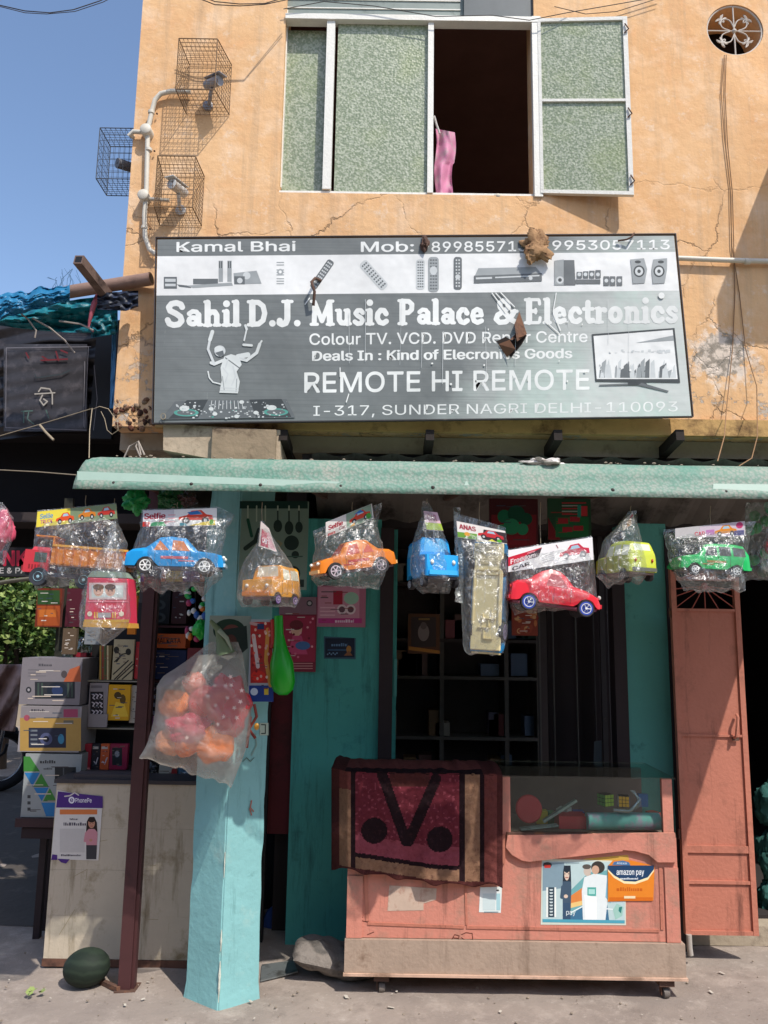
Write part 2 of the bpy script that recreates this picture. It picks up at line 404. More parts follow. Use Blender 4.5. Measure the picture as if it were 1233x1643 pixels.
# square patch with the round hole
nr = 48; ring = []; outer = []
for k in range(nr):
    a = 2*math.pi*k/nr; ca, sa = math.cos(a), math.sin(a)
    ring.append(Vector((vc.x+vr*ca, YF, vc.z+vr*sa))); q = .3/max(abs(ca), abs(sa)); outer.append(Vector((vc.x+q*ca, YF, vc.z+q*sa)))
back = [p+Vector((0, TH, 0)) for p in ring]
uw.add(ring+outer+back, [((k+1) % nr, k, nr+k, nr+(k+1) % nr) for k in range(nr)]+[(k, (k+1) % nr, 2*nr+(k+1) % nr, 2*nr+k) for k in range(nr)])
uw.build('upper_wall', bld)
# side wall + room behind window, dark
rm = MB().mat(paint('#7d5c50', .9, .2, 3, name='dim_room'))
rm.bb((XL, YF+TH, ZB), (XL+.2, 8, ZT)); rm.bb((XL+.2, 7.8, ZB), (XR, 8, ZT)); rm.bb((XL+.2, YF+TH, ZB+.02), (XR, 7.8, ZB+.2)); rm.bb((XL+.2, YF+TH, 6.0), (XR, 7.8, 6.15))
rm.build('upper_room', bld)
# floor slab edge: a ledge band proud of the wall
lb = MB().mat(paint('#b9935e', .9, .2, 6, .6, 25, dirt='#5a4027', dscale=5, damt=.5, name='ledge_paint'))
lb.bb((W(250, 690, YF-.02).x, YF-.035, W(616, 694, YF).z), (XR, YF-.002, W(616, 668, YF).z)); lb.build('ledge', bld)
sb = MB().mat(CONC)
sb.bb((XL, YF+.14, ZB-.10), (XR, 8, ZB-.003)); sb.build('floor_slab', bld)
# soffit beams and corrugated sheet seen in the gap over the canopy
sf = MB().mat(paint('#6d6761', .8, .2, 8, dirt='#3b3430', dscale=5, damt=.5, name='grey_sheet'))
npf = 90; rows = [(YF+.05, ZB-.13), (YS+.25, ZB-.42)]
x0s, x1s = W(500, 700, YF).x, 3.2
vs = []
for yy, zz in rows:
    for i in range(npf+1): vs.append((x0s+(x1s-x0s)*i/npf, yy, zz+.012*math.sin(i*1.25)))
sf.add(vs, [(i, i+1, npf+2+i, npf+1+i) for i in range(npf)]); sf.build('corrugated_sheet', bld)
br = MB().mat(paint('#241b17', .85, .3, 9, name='old_beam'))
for px in (455, 690, 895, 1090):
    p = W(px, 705, YF-.1); MB().mat(br.mats[0]).bar((p.x, YF-.12, p.z+.02), (p.x, YS+.3, p.z-.08), .045, .06).build('rafter', bld)
rail = MB().mat(DKMET)
pp0 = W(480, 722, YF); rail.bb((pp0.x, YS-.15, pp0.z-.015), (3.2, YS-.11, pp0.z+.02)); rail.build('rafter', bld)
# concrete bracket at the lower left end of the signboard
bk = MB().mat(paint('#b3a08a', .92, .18, 7, .6, 25, dirt='#5d4a39', dscale=6, damt=.44, name='bracket_plaster'))
a0 = W(262, 680, YF-.12); a1 = W(262, 722, YF-.12); a2 = W(352, 738, YF-.12); a3 = W(450, 740, YF-.12); a4 = W(450, 690, YF-.12)
pts = [a1, a2, a3, a4, a0]; vs = pts+[p+Vector((0, .5, 0)) for p in pts]
bk.add(vs, [(0, 1, 2, 3, 4), (9, 8, 7, 6, 5)]+[(i, 5+i, 5+(i+1) % 5, (i+1) % 5) for i in range(5)]); bk.build('bracket', bld)
cb = MB().mat(paint('#8f7c66', .92, .18, 7, .6, 25, dirt='#4d3c2f', dscale=6, damt=.46, name='beam_plaster'))
c0 = W(352, 690, YF); cb.bb((c0.x, YF-.16, W(352, 745, YF).z-.1), (W(450, 690, YF).x, YF-.125, W(352, 700, YF).z)); cb.build('beam_end', bld)

# window ------------------------------------------------------------
def frosted(h1, h2):
    mt, n, l, b = newmat('patterned_glass'); tc = n.new('ShaderNodeTexCoord')
    vo = n.new('ShaderNodeTexVoronoi'); vo.inputs['Scale'].default_value = 75; l.new(tc.outputs['Object'], vo.inputs['Vector'])
    ns = n.new('ShaderNodeTexNoise'); ns.inputs['Scale'].default_value = 70; ns.inputs['Detail'].default_value = 4; l.new(tc.outputs['Object'], ns.inputs['Vector'])
    n2 = n.new('ShaderNodeTexNoise'); n2.inputs['Scale'].default_value = 4; n2.inputs['Detail'].default_value = 4; l.new(tc.outputs['Object'], n2.inputs['Vector'])
    r = n.new('ShaderNodeMapRange'); r.inputs['From Min'].default_value = .46; r.inputs['From Max'].default_value = .56; l.new(ns.outputs['Fac'], r.inputs['Value'])
    mx = n.new('ShaderNodeMix'); mx.data_type = 'RGBA'; mx.inputs['A'].default_value = srgb(h1); mx.inputs['B'].default_value = srgb(h2); l.new(r.outputs['Result'], mx.inputs['Factor'])
    m2 = n.new('ShaderNodeMix'); m2.data_type = 'RGBA'; m2.inputs['B'].default_value = srgb('#8f9a5c'); l.new(mx.outputs['Result'], m2.inputs['A'])
    r2 = n.new('ShaderNodeMapRange'); r2.inputs['From Min'].default_value = .5; r2.inputs['From Max'].default_value = .7; r2.inputs['To Max'].default_value = .3; l.new(n2.outputs['Fac'], r2.inputs['Value']); l.new(r2.outputs['Result'], m2.inputs['Factor'])
    l.new(m2.outputs['Result'], b.inputs['Base Color']); b.inputs['Roughness'].default_value = .28
    bp = n.new('ShaderNodeBump'); bp.inputs['Strength'].default_value = .5; bp.inputs['Distance'].default_value = .004
    l.new(vo.outputs['Distance'], bp.inputs['Height']); l.new(bp.outputs['Normal'], b.inputs['Normal'])
    return mt
GLASSP = frosted('#7d876d', '#a3a892')
win = empty('window', (0, 0, 0), None, None); win.parent = bld; win.location = (0, 0, 0)
del_loc = bld.location.copy()
yw = YF+.02
def vbar(pxa, pya, pxb, pyb, y, wpx, name='mullion', dep=.045, mat=None):
    a = W(pxa, pya, y); b_ = W(pxb, pyb, y); wd = wpx/ (FOC/ (y*1.12)); x = (a.x+b_.x)/2
    MB().mat(mat or WHITEFR).bb((x-wd/2, y-dep/2, a.z), (x+wd/2, y+dep/2, b_.z)).build(name, win)
vbar(532, 26, 525, 306, yw, 13); vbar(692, 30, 690, 312, yw, 9); vbar(861, 30, 862, 318, yw-.01, 13)
vbar(459, 20, 451, 303, yw+.05, 6, 'frame')
h0 = W(455, 24, yw-.01); h1 = W(868, 42, yw-.01)
MB().mat(WHITEFR).bb((wx0-.0, yw-.035, wz1-.035), (wx1+.04, yw+.03, wz1)).build('frame', win)
MB().mat(WHITEFR).bb((wx0, yw-.01, wz0+.002), (wx1, yw+.03, wz0+.018)).build('frame', win)
for (p0, p1, yy) in ((456, 524, yw+.06), (539, 687, yw+.005)):
    a = W(p0, 200, yy).x; b_ = W(p1, 200, yy).x
    MB().mat(GLASSP).bb((a, yy, wz0+.018), (b_, yy+.005, wz1-.035)).build('pane', win)
# curled sheet edge folded on the middle pane
# ventilator band over the window
vb = MB().mat(paint('#7d8781', .5, .2, 12, dirt='#4b524e', dscale=9, damt=.45, name='grey_aluminium'))
vb.bb((wx0, yw+.03, wz1+.0), (W(918, 8, yw).x, yw+.06, wtop)); vb.build('ventilator_panel', win)
for k in range(1, 4): MB().mat(WHITEFR).bb((wx0, yw+.024, wz1+.03+.06*k), (W(740, 8, yw).x, yw+.0295, wz1+.036+.06*k)).build('louvre_rib', win)
dk = MB().mat(paint('#4a5154', .5, .2, 12, name='dark_panel')); dk.bb((W(745, 8, yw).x, yw-.0, wz1+.012), (W(912, 8, yw).x, yw+.028, wtop)); dk.build('ventilator_panel', win)
bp_ = MB().mat(RUST); bp_.bb((W(916, 8, yw).x, yw-.01, wz1), (W(926, 8, yw).x, yw+.02, wtop)); bp_.build('bracket_bar', win)
# open sash, swung out flat towards the wall
sash = Fr(W(868, 309, YF-.015), W(1018, 312, YF-.11)-W(868, 309, YF-.015), (0, 0, 1))
sw = (W(1018, 312, YF-.11)-W(868, 309, YF-.015)).length; sh = W(868, 28, YF-.03).z-W(868, 309, YF-.03).z
def fbar(u0, v0, u1, v1, name='sash_frame', m=WHITEFR, d=.025, o=0):
    q = [sash(u0, v0, o), sash(u1, v0, o), sash(u1, v1, o), sash(u0, v1, o)]
    return MB().mat(m).slab(q, d).build(name, win)
fbar(0, 0, sw, .022); fbar(0, sh-.022, sw, sh); fbar(0, .0225, .018, sh-.0225); fbar(sw-.026, .0225, sw, sh-.0225); fbar(.0185, sh*.515, sw-.0265, sh*.515+.016)
fbar(.0185, .0225, sw-.0265, sh*.515-.0005, 'pane', GLASSP, .005, -.012); fbar(.0185, sh*.515+.0165, sw-.0265, sh-.0225, 'pane', GLASSP, .005, -.012)
for i, v in enumerate((.05, .42, .9)):
    MB().mat(RUST).tube([sash(sw-.02, sh*v, .004), sash(sw+.004, sh*v+.02, .012), sash(sw-.015, sh*v+.06, .006)], .004, 6).build('latch', win, 60)
# round ventilation hole with wrought iron rosette
ve = MB().mat(paint('#b9b0a6', .6, .15, 20, dirt='#8b7a70', dscale=20, damt=.45, name='iron_grille'))
yv = YF+.012; C0 = Vector((vc.x, yv, vc.z)); R_ = vr
ve.tube([C0+Vector((math.cos(a*math.pi/20)*R_*.97, 0, math.sin(a*math.pi/20)*R_*.97)) for a in range(41)], .006, 6)
def cpt(a, r): return C0+Vector((math.cos(a)*r, 0, math.sin(a)*r))
for k in range(4):
    a = math.pi/2*k
    ve.tube([C0, cpt(a, R_*.95)], .0045, 6)
    for sgn in (1, -1):
        pts = []
        for i in range(16):
            t = i/15; ang = a+sgn*(.12+.75*t-.25*math.sin(t*5)*t); rr = R_*(.15+.72*t-.30*t**4); pts.append(cpt(ang, rr))
        for i in range(9):
            t = i/8; c_ = cpt(a+sgn*.62, R_*.52); th = a+sgn*(2.4*t+.3); pts.append(c_+Vector((math.cos(th)*.04*(1-t*.6), 0, math.sin(th)*.04*(1-t*.6))))
        ve.tube(pts, .004, 5)
ve.ball(C0, .014, nu=10, nv=6); ve.build('rosette_grille', bld, 50)
MB().mat(paint('#1c1310', .95, name='vent_shade')).bb((vc.x-.3, YF+TH+.01, vc.z-.3), (vc.x+.3, YF+TH+.03, vc.z+.3)).build('vent_shade_plate', bld)  # dark plate added so the hole shows unlit depth

# ---------------------------------------------------------------- shop front wall
def colbox(p0, p1, y, z0, z1, th, m, name, parent=bld, pyref=1100):
    a = W(p0, pyref, y).x; b_ = W(p1, pyref, y).x
    return MB().mat(m).bb((a, y, z0), (b_, y+th, z1)).build(name, parent)
ZC = ZB-.10
colbox(471, 609, YS, 0, ZC-.35, .2, TEAL, 'shop_wall')
colbox(1008, 1079, YS, 0, ZC-.35, .2, paint('#5ea39b', .8, .12, 3, .5, 20, dirt='#33635f', dscale=6, damt=.42, spec=.2, name='teal_wall_worn'), 'shop_wall')
lx0 = W(330, 900, YS).x; lx1 = W(471, 900, YS).x
MB().mat(TEAL).bb((lx0, YS+.003, W(400, 992, YS).z), (W(471, 1100, YS).x-.002, YS+.2, ZC-.35)).build('lintel', bld)
# interior of the main shop
ix0 = W(471, 1100, YS).x; ix1 = 3.6
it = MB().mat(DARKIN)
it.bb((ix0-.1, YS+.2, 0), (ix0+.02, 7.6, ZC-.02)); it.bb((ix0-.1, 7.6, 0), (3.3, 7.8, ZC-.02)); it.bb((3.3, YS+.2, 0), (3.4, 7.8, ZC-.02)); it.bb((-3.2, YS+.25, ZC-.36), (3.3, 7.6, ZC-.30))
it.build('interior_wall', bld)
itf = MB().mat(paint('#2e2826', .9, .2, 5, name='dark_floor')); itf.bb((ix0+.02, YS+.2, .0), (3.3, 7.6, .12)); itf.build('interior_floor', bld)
# left shop bay: back wall and side return
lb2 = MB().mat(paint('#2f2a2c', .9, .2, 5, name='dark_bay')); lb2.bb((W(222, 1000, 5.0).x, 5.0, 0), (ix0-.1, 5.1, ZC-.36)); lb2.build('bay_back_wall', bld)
# pillar, a corner towards the street
C_ = G(350, 1621); L_ = G(296, 1600); R2 = G(415, 1601); Bk = L_+R2-C_
def leanring(z, s_=1.0):
    c = (C_+Bk)/2; k = []
    for p in (C_, R2, Bk, L_):
        q = c+(p-c)*s_; q.z = z; k.append(q)
    return k
pm = MB().mat(TEALP)
zz = [-.01, .03, .08, .3, .6, .9, 1.2, 1.6, 2.0, ZC-.3]; vs = []; fs = []; npr = 0
cen = (C_+Bk)/2; per = []
cr = [C_, R2, Bk, L_]
for i in range(4):
    a, b_ = cr[i], cr[(i+1) % 4]
    for t in (0, .03, .25, .5, .75, .97): per.append(a.lerp(b_, t))
npr = len(per)
zl = [-.01+i*.04 for i in range(int((ZC-.29)/.04)+1)]
for z in zl:
    for q in per:
        corner = min((q-c_).length for c_ in cr)
        ch = (.006 if corner < .004 else 0)+(.010*max(0, nz(q.x*3, q.y*3, z, 9)) if corner < .012 else 0)
        d = (q-cen); d.z = 0; dn = d.normalized()
        k = 1 if z > .07 else 1.06-.06*(z/.07)
        p = cen+d*k-dn*ch+dn*nz(q.x, q.y, z, 6)*.003; p.z = z; vs.append(p)
for j in range(len(zl)-1):
    for i in range(npr):
        a = j*npr+i; b_ = j*npr+(i+1) % npr; fs.append((a, b_, b_+npr, a+npr))
pm.add(vs, fs); pm.build('pillar', bld, 40)
# chipped plaster edge of the pillar (pale)
ce = MB().mat(paint('#c9cdbf', .9, .1, 30, .3, name='chipped_plaster'))
for z0, z1, w_ in ((.24, .33, .004), (.55, .66, .003), (.03, .2, .007)):
    n_ = 9; P = []
    for i in range(n_+1):
        z = z0+(z1-z0)*i/n_; r_ = w_*(.5+abs(nz(z, 1, 2, 30)))*math.sin(math.pi*max(.08, min(.92, i/n_)))
        P.append((Vector((C_.x, C_.y, z)), r_))
    MB().mat(ce.mats[0]).tube([p+Vector((0, .001, 0)) for p, r in P], [r+.001 for p, r in P], 6).build('chipped_edge', bld, 60)
# maroon curtain door in the narrow passage
mc = MB().mat(paint('#54161b', .8, .2, 8, dirt='#35100f', dscale=3, damt=.5, name='maroon_panel'))
a = W(428, 1200, YS+.06); b_ = W(472, 1200, YS+.06)
mc.bb((a.x, YS+.05, W(450, 1342, YS).z), (b_.x, YS+.07, 2.2)); mc.build('passage_panel', bld)
colbox(424, 436, YS+.02, 0, ZC-.4, .04, BLACK, 'passage_frame')
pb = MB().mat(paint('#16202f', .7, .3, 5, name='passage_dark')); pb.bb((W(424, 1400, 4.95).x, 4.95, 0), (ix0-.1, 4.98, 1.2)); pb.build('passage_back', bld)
# door frame of the main opening
FRM = paint('#2b1f22', .7, .2, 9, name='dark_door_frame')
colbox(608, 630, YS-.02, 0, ZC-.4, .1, FRM, 'door_frame'); colbox(988, 1008, YS-.02, 0, ZC-.4, .1, FRM, 'door_frame')
colbox(630, 636, YS+.05, 0, ZC-.4, .04, TEAL, 'frame_edge')
colbox(632, 637, YS+.02, W(630, 1118, YS).z, W(630, 1058, YS).z, .01, paint('#4f9a92', .6, name='teal_strip'), 'paint_strip')

# pink bag hanging in the open window
def fpb(u, v):
    x = 699+31*u+(-4 if v > .5 else 0)*u*v+2*math.sin(v*7); y = 212+98*v-6*(1-u)*(1-v); return W(x, y, YF+.04+.02*math.sin(u*7+v*3)+.015*nz(u*4, v*5))
mbp = MB(); nu_, nv_ = 16, 40; mbp.mat(paint('#c97f9c', .7, .2, 12, dirt='#a9a49a', dscale=9, damt=.5, name='pink_bag'))
mbp.add([fpb(i/nu_, j/nv_) for j in range(nv_+1) for i in range(nu_+1)], [(j*(nu_+1)+i, j*(nu_+1)+i+1, (j+1)*(nu_+1)+i+1, (j+1)*(nu_+1)+i) for j in range(nv_) for i in range(nu_)])
mbp.mat(paint('#c9c2bc', .7, name='bag_strap')).tube([W(697, 186, YF+.03), W(701, 200, YF+.03), W(706, 214, YF+.03)], .006, 6)
tag(mbp.build('cloth_bag', None, 60), 'faded pink cloth bag hanging in the dark open part of the window', 'bag')
sl_ = MB().mat(paint('#c8c0b0', .8, name='sill_lump')).ball(W(799, 316, YF+.02), (.03, .025, .018), None, 10, 6); tag(sl_.build('pale_cloth', None, 60), 'small pale lump lying on the window sill', 'cloth')
# ---------------------------------------------------------------- signboard
YSG = YF-.16
sg = empty('signboard', W(680, 678, YSG), 'long weathered grey and white shop signboard with painted shop name over the canopy', 'signboard')
SF = Pl((0, YSG, 0), (0, -1, 0))
c4 = [(247, 678), (1110, 667), (1082, 378), (253, 384)]
def sign_mat(dark, light, name):
    mt, n, l, b = newmat(name); tc = n.new('ShaderNodeNewGeometry')
    sx = n.new('ShaderNodeSeparateXYZ'); l.new(tc.outputs['Position'], sx.inputs[0])
    def N(s_, d=8, r=.65, sc=None):
        x = n.new('ShaderNodeTexNoise'); x.inputs['Scale'].default_value = s_; x.inputs['Detail'].default_value = d; x.inputs['Roughness'].default_value = r
        if sc:
            mp = n.new('ShaderNodeMapping'); mp.inputs['Scale'].default_value = sc; l.new(tc.outputs['Position'], mp.inputs['Vector']); l.new(mp.outputs['Vector'], x.inputs['Vector'])
        else: l.new(tc.outputs['Position'], x.inputs['Vector'])
        return x.outputs['Fac']
    def MR(v, a, b_, hi=1.):
        r = n.new('ShaderNodeMapRange'); r.inputs['From Min'].default_value = a; r.inputs['From Max'].default_value = b_; r.inputs['To Max'].default_value = hi; l.new(v, r.inputs['Value']); return r.outputs['Result']
    def mth(op, a, b_):
        x = n.new('ShaderNodeMath'); x.operation = op
        for i, q in enumerate((a, b_)):
            if isinstance(q, (int, float)): x.inputs[i].default_value = q
            else: l.new(q, x.inputs[i])
        return x.outputs[0]
    def X(a, bc, f):
        x = n.new('ShaderNodeMix'); x.data_type = 'RGBA'; l.new(f, x.inputs['Factor'])
        if isinstance(a, tuple): x.inputs['A'].default_value = a
        else: l.new(a, x.inputs['A'])
        x.inputs['B'].default_value = bc; return x.outputs['Result']
    c = X(srgb(dark), tuple(v*1.25 for v in srgb(dark)[:3])+(1,), MR(N(2.5), .35, .65))
    if light:
        # vinyl bleached by weather towards its lower right end
        fx = mth('SUBTRACT', mth('MULTIPLY', sx.outputs['X'], 1.0), mth('MULTIPLY', mth('SUBTRACT', sx.outputs['Z'], SZ0), .75))
        fade = MR(mth('ADD', fx, mth('MULTIPLY', N(1.8, 6), .9)), .60, 1.42, .92)
        c = X(c, srgb(light), fade)
        c = X(c, srgb('#9fc4b4'), mth('MULTIPLY', mth('MULTIPLY', MR(N(3.1, 5), .45, .62), fade), .35))
        st = MR(N(3.0, 9, .8, (14, 14, .55)), .66, .74)      # run-off streaks
        c = X(c, srgb('#d5d6d0'), mth('MULTIPLY', st, .65))
        sc = MR(N(6, 8, .9, (1, 1, 3)), .68, .73)
        c = X(c, srgb('#dddcd4'), mth('MULTIPLY', sc, .45))
        hb = MR(N(2.0, 3, .5, (.4, .4, 60)), .5, .62)
        c = X(c, tuple(v*.82 for v in srgb(dark)[:3])+(1,), mth('MULTIPLY', mth('MULTIPLY', hb, mth('SUBTRACT', 1., fade)), .4))
    c = X(c, srgb('#4a3a2c'), mth('MULTIPLY', MR(N(13, 9, .85), .68, .76), .35))
    l.new(c, b.inputs['Base Color']); b.inputs['Roughness'].default_value = .55; b.inputs['Specular IOR Level'].default_value = .25
    bp = n.new('ShaderNodeBump'); bp.inputs['Strength'].default_value = .5; bp.inputs['Distance'].default_value = .02
    l.new(N(3.5, 3), bp.inputs['Height']); l.new(bp.outputs['Normal'], b.inputs['Normal'])
    return mt
SZ0 = SF(616, 660).z
SG_GREY = sign_mat('#686c6c', '#c2c6c2', 'sign_grey_vinyl')
SG_WHITE = sign_mat('#cdcdcb', None, 'sign_white_vinyl')
SG_TXT = sign_mat('#cccdca', None, 'sign_lettering')
SG_INK = sign_mat('#5c6062', None, 'sign_ink'); SG_INK2 = sign_mat('#8b8f90', None, 'sign_ink_light'); SG_INK3 = sign_mat('#b4b7b7', None, 'sign_ink_pale'); SG_INKD = sign_mat('#3c4042', None, 'sign_ink_dark')
# panel, split in bands of the print so that no two faces lie together
pan = MB()
def band(ya_l, ya_r, yb_l, yb_r, m):
    def xl(y): return 253+(247-253)*(y-384)/(678-384)
    def xr(y): return 1082+(1110-1082)*(y-378)/(667-378)
    q = [SF(xl(yb_l), yb_l), SF(xr(yb_r), yb_r), SF(xr(ya_r), ya_r), SF(xl(ya_l), ya_l)]
    pan.mat(m).slab(q, .02)
band(384, 378, 411, 404, SG_GREY); band(411, 404, 474, 466, SG_WHITE); band(474, 466, 678, 667, SG_GREY)
pan.build('panel', sg)
fr = MB().mat(RUST)
for a, b_ in (((251, 382), (1084, 376)), ((1084, 376), (1112, 669)), ((1112, 669), (245, 680)), ((245, 680), (251, 382))):
    pa = SF(*a, -.012); pb = SF(*b_, -.012); 
    MB().mat(DKMET).bar(pa, pb, .004, .024, (0, 1, 0)).build('frame_bar', sg)
for px in (300, 560, 820, 1060):
    p = SF(px, 384-(px-253)*.0072, -.03); MB().mat(RUST).bb((p.x-.012, YSG+.03, p.z-.06), (p.x+.012, YF+.002, p.z-.035)).build('wall_bracket', sg)
# lettering -------------------------------------------------------
def trow(x0, x1, ytl, ybl, txt, bold=0, m=SG_TXT, slope=None):
    # rows run parallel to the board's edges: slope changes from -.0072 at the top to -.0127 at the bottom
    sl = slope if slope is not None else -.0072-.0055*((ytl-384)/294)
    dx = x1-x0
    lt = MB(); lt.k = 2; lt.text(SF, txt, [(x0, ytl), (x1, ytl+sl*dx), (x1, ybl+sl*dx), (x0, ybl)], m, bold); lt.build('lettering', sg)
trow(284, 474, 388, 404, 'Kamal Bhai', .02)
trow(580, 664, 388, 404, 'Mob:', .02); trow(676, 846, 388, 404, '9899855713', .01); trow(887, 1075, 386, 401, '9953057113', .01)
trow(497, 943, 535, 553, 'Colour TV. VCD. DVD Repair Centre', .012)
trow(502, 918, 563, 579, 'Deals In : Kind of Elecronics Goods', .04)
trow(489, 946, 598, 630, 'REMOTE HI REMOTE', .012)
trow(503, 1088, 651, 667, 'I-317, SUNDER NAGRI DELHI-110093', .004)
A = lambda cx, cy, rx, ry, a0, a1, n=10: [(cx+rx*math.cos(math.radians(a0+(a1-a0)*i/n)), cy+ry*math.sin(math.radians(a0+(a1-a0)*i/n))) for i in range(n+1)]
ft = lambda a, b_: ([(a, .05), (b_, .05)], .11)
GLY = {
 'S': (.70, [([(.60, .76), (.55, .87), (.40, .93), (.22, .89), (.13, .76), (.18, .62), (.38, .51), (.54, .38), (.58, .22), (.48, .09), (.30, .06), (.15, .12), (.09, .26)], .19)]),
 'a': (.62, [(A(.27, .22, .14, .13, 0, 360), .16), ([(.47, .12), (.47, .46)], .19), ([(.14, .50), (.26, .59), (.40, .57), (.47, .46)], .15), ([(.47, .07), (.57, .07)], .12)]),
 'h': (.66, [([(.17, .08), (.17, .93)], .20), ([(.07, .96), (.17, .96)], .10), ft(.05, .28), ([(.17, .44), (.29, .56), (.42, .56), (.49, .44), (.49, .08)], .18), ft(.40, .60)]),
 'n': (.66, [([(.17, .08), (.17, .56)], .20), ([(.06, .59), (.17, .59)], .10), ft(.05, .28), ([(.17, .44), (.29, .56), (.42, .56), (.49, .44), (.49, .08)], .18), ft(.40, .60)]),
 'i': (.34, [([(.17, .08), (.17, .56)], .20), ([(.06, .59), (.17, .59)], .10), ft(.05, .29), ([(.17, .88), (.171, .88)], .23)]),
 'l': (.34, [([(.17, .08), (.17, .93)], .20), ([(.06, .96), (.17, .96)], .10), ft(.05, .29)]),
 'D': (.78, [([(.20, .08), (.20, .92)], .21), ft(.06, .3), ([(.06, .95), (.3, .95)], .11), ([(.2, .93), (.42, .92), (.58, .78), (.64, .5), (.58, .22), (.42, .08), (.2, .07)], .17)]),
 '.': (.28, [([(.13, .10), (.131, .10)], .22)]),
 'J': (.60, [([(.38, .92), (.38, .26), (.32, .11), (.20, .06), (.10, .12)], .20), ([(.22, .95), (.54, .95)], .11), ([(.11, .2), (.111, .2)], .2)]),
 'M': (.98, [([(.18, .08), (.20, .90)], .17), ([(.20, .90), (.48, .18), (.76, .90)], .16), ([(.76, .90), (.79, .08)], .21), ft(.06, .30), ft(.68, .92), ([(.07, .95), (.2, .95)], .11), ([(.76, .95), (.9, .95)], .11)]),
 'u': (.66, [([(.17, .56), (.17, .22), (.25, .10), (.38, .09), (.48, .2)], .18), ([(.49, .56), (.49, .08)], .20), ([(.06, .59), (.17, .59)], .11), ([(.39, .59), (.49, .59)], .11), ([(.49, .06), (.6, .06)], .11)]),
 's': (.52, [([(.42, .49), (.34, .58), (.22, .58), (.14, .47), (.22, .37), (.35, .29), (.42, .19), (.35, .08), (.22, .06), (.11, .14)], .16)]),
 'c': (.56, [([(.46, .44), (.38, .57), (.25, .58), (.14, .45), (.12, .27), (.21, .11), (.35, .07), (.47, .15)], .18)]),
 'P': (.74, [([(.20, .08), (.20, .92)], .21), ft(.06, .34), ([(.06, .95), (.3, .95)], .11), ([(.2, .93), (.45, .92), (.58, .80), (.57, .60), (.44, .48), (.22, .47)], .17)]),
 'e': (.60, [([(.14, .32), (.46, .34)], .11), ([(.47, .36), (.43, .53), (.30, .59), (.17, .51), (.12, .33), (.18, .14), (.32, .07), (.48, .14)], .17)]),
 'E': (.72, [([(.20, .08), (.20, .92)], .21), ft(.06, .56), ([(.06, .95), (.56, .95)], .11), ([(.2, .5), (.45, .5)], .13), ([(.58, .92), (.60, .78)], .11), ([(.60, .08), (.62, .24)], .11), ([(.45, .42), (.45, .58)], .09)]),
 't': (.46, [([(.22, .82), (.21, .22), (.28, .09), (.40, .12)], .19), ([(.06, .57), (.40, .57)], .13)]),
 'r': (.50, [([(.17, .08), (.17, .56)], .20), ([(.06, .59), (.17, .59)], .10), ft(.05, .31), ([(.18, .42), (.27, .54), (.38, .56)], .14), ([(.40, .52), (.401, .52)], .19)]),
 'o': (.62, [(A(.30, .33, .18, .24, 0, 360, 14), .19)]),
 '&': (.88, [([(.72, .50), (.60, .26), (.44, .09), (.24, .07), (.13, .20), (.18, .36), (.38, .50), (.52, .64), (.50, .84), (.36, .92), (.24, .82), (.26, .66), (.42, .42), (.60, .18), (.78, .06)], .16), ([(.62, .5), (.8, .5)], .1)]),
}
def cooper(mb, F, word, x0, x1, ytop_l, ybase_l, slope, m):
    tot = sum(GLY[ch][0] for ch in word); k = (x1-x0)/tot; H = ybase_l-ytop_l; x = x0
    for ch in word:
        wd, st = GLY[ch]
        for pts, tw in st:
            P = [(x+px*k, ybase_l+slope*(x+px*k-265)-py*H) for px, py in pts]
            mb.pl(F, P, tw*(k+H)/2*1.14, m)
        x += wd*k
for wd, x0, x1 in (('Sahil', 265, 387), ('D.J.', 396, 484), ('Music', 497, 624), ('Palace', 638, 778), ('&', 790, 834), ('Electronics', 841, 1089)):
    lt = MB(); cooper(lt, SF, wd, x0, x1, 483, 524, -.0075, SG_TXT); lt.build('lettering', sg)
# printed pictures --------------------------------------------------
pc = MB(); D1, D2, D3, DD, WH = SG_INK, SG_INK2, SG_INK3, SG_INKD, SG_TXT
# home theatre set, left
pc.pr(SF, 263, 444, 284, 463, D1); pc.pr(SF, 265, 447, 282, 452, D3); pc.pr(SF, 265, 455, 282, 459, D3)
pc.pp(SF, [(284, 456), (310, 459), (306, 462), (288, 460)], D1); pc.pr(SF, 310, 447, 350, 456, D1); pc.pp(SF, [(300, 458), (372, 453), (374, 458), (310, 462)], D2)
for x in (351, 365): pc.pr(SF, x, 418, x+7, 452, D2); pc.pr(SF, x+1, 419, x+2.5, 430, DD); pc.pr(SF, x+4, 419, x+5.5, 430, DD)
pc.pp(SF, [(375, 438), (412, 434), (420, 455), (376, 456)], D2); pc.pc(SF, 396, 442, 6, 6, D3); pc.pr(SF, 376, 443, 393, 456, D1); pc.pc(SF, 385, 450, 4.5, 4.5, D3)
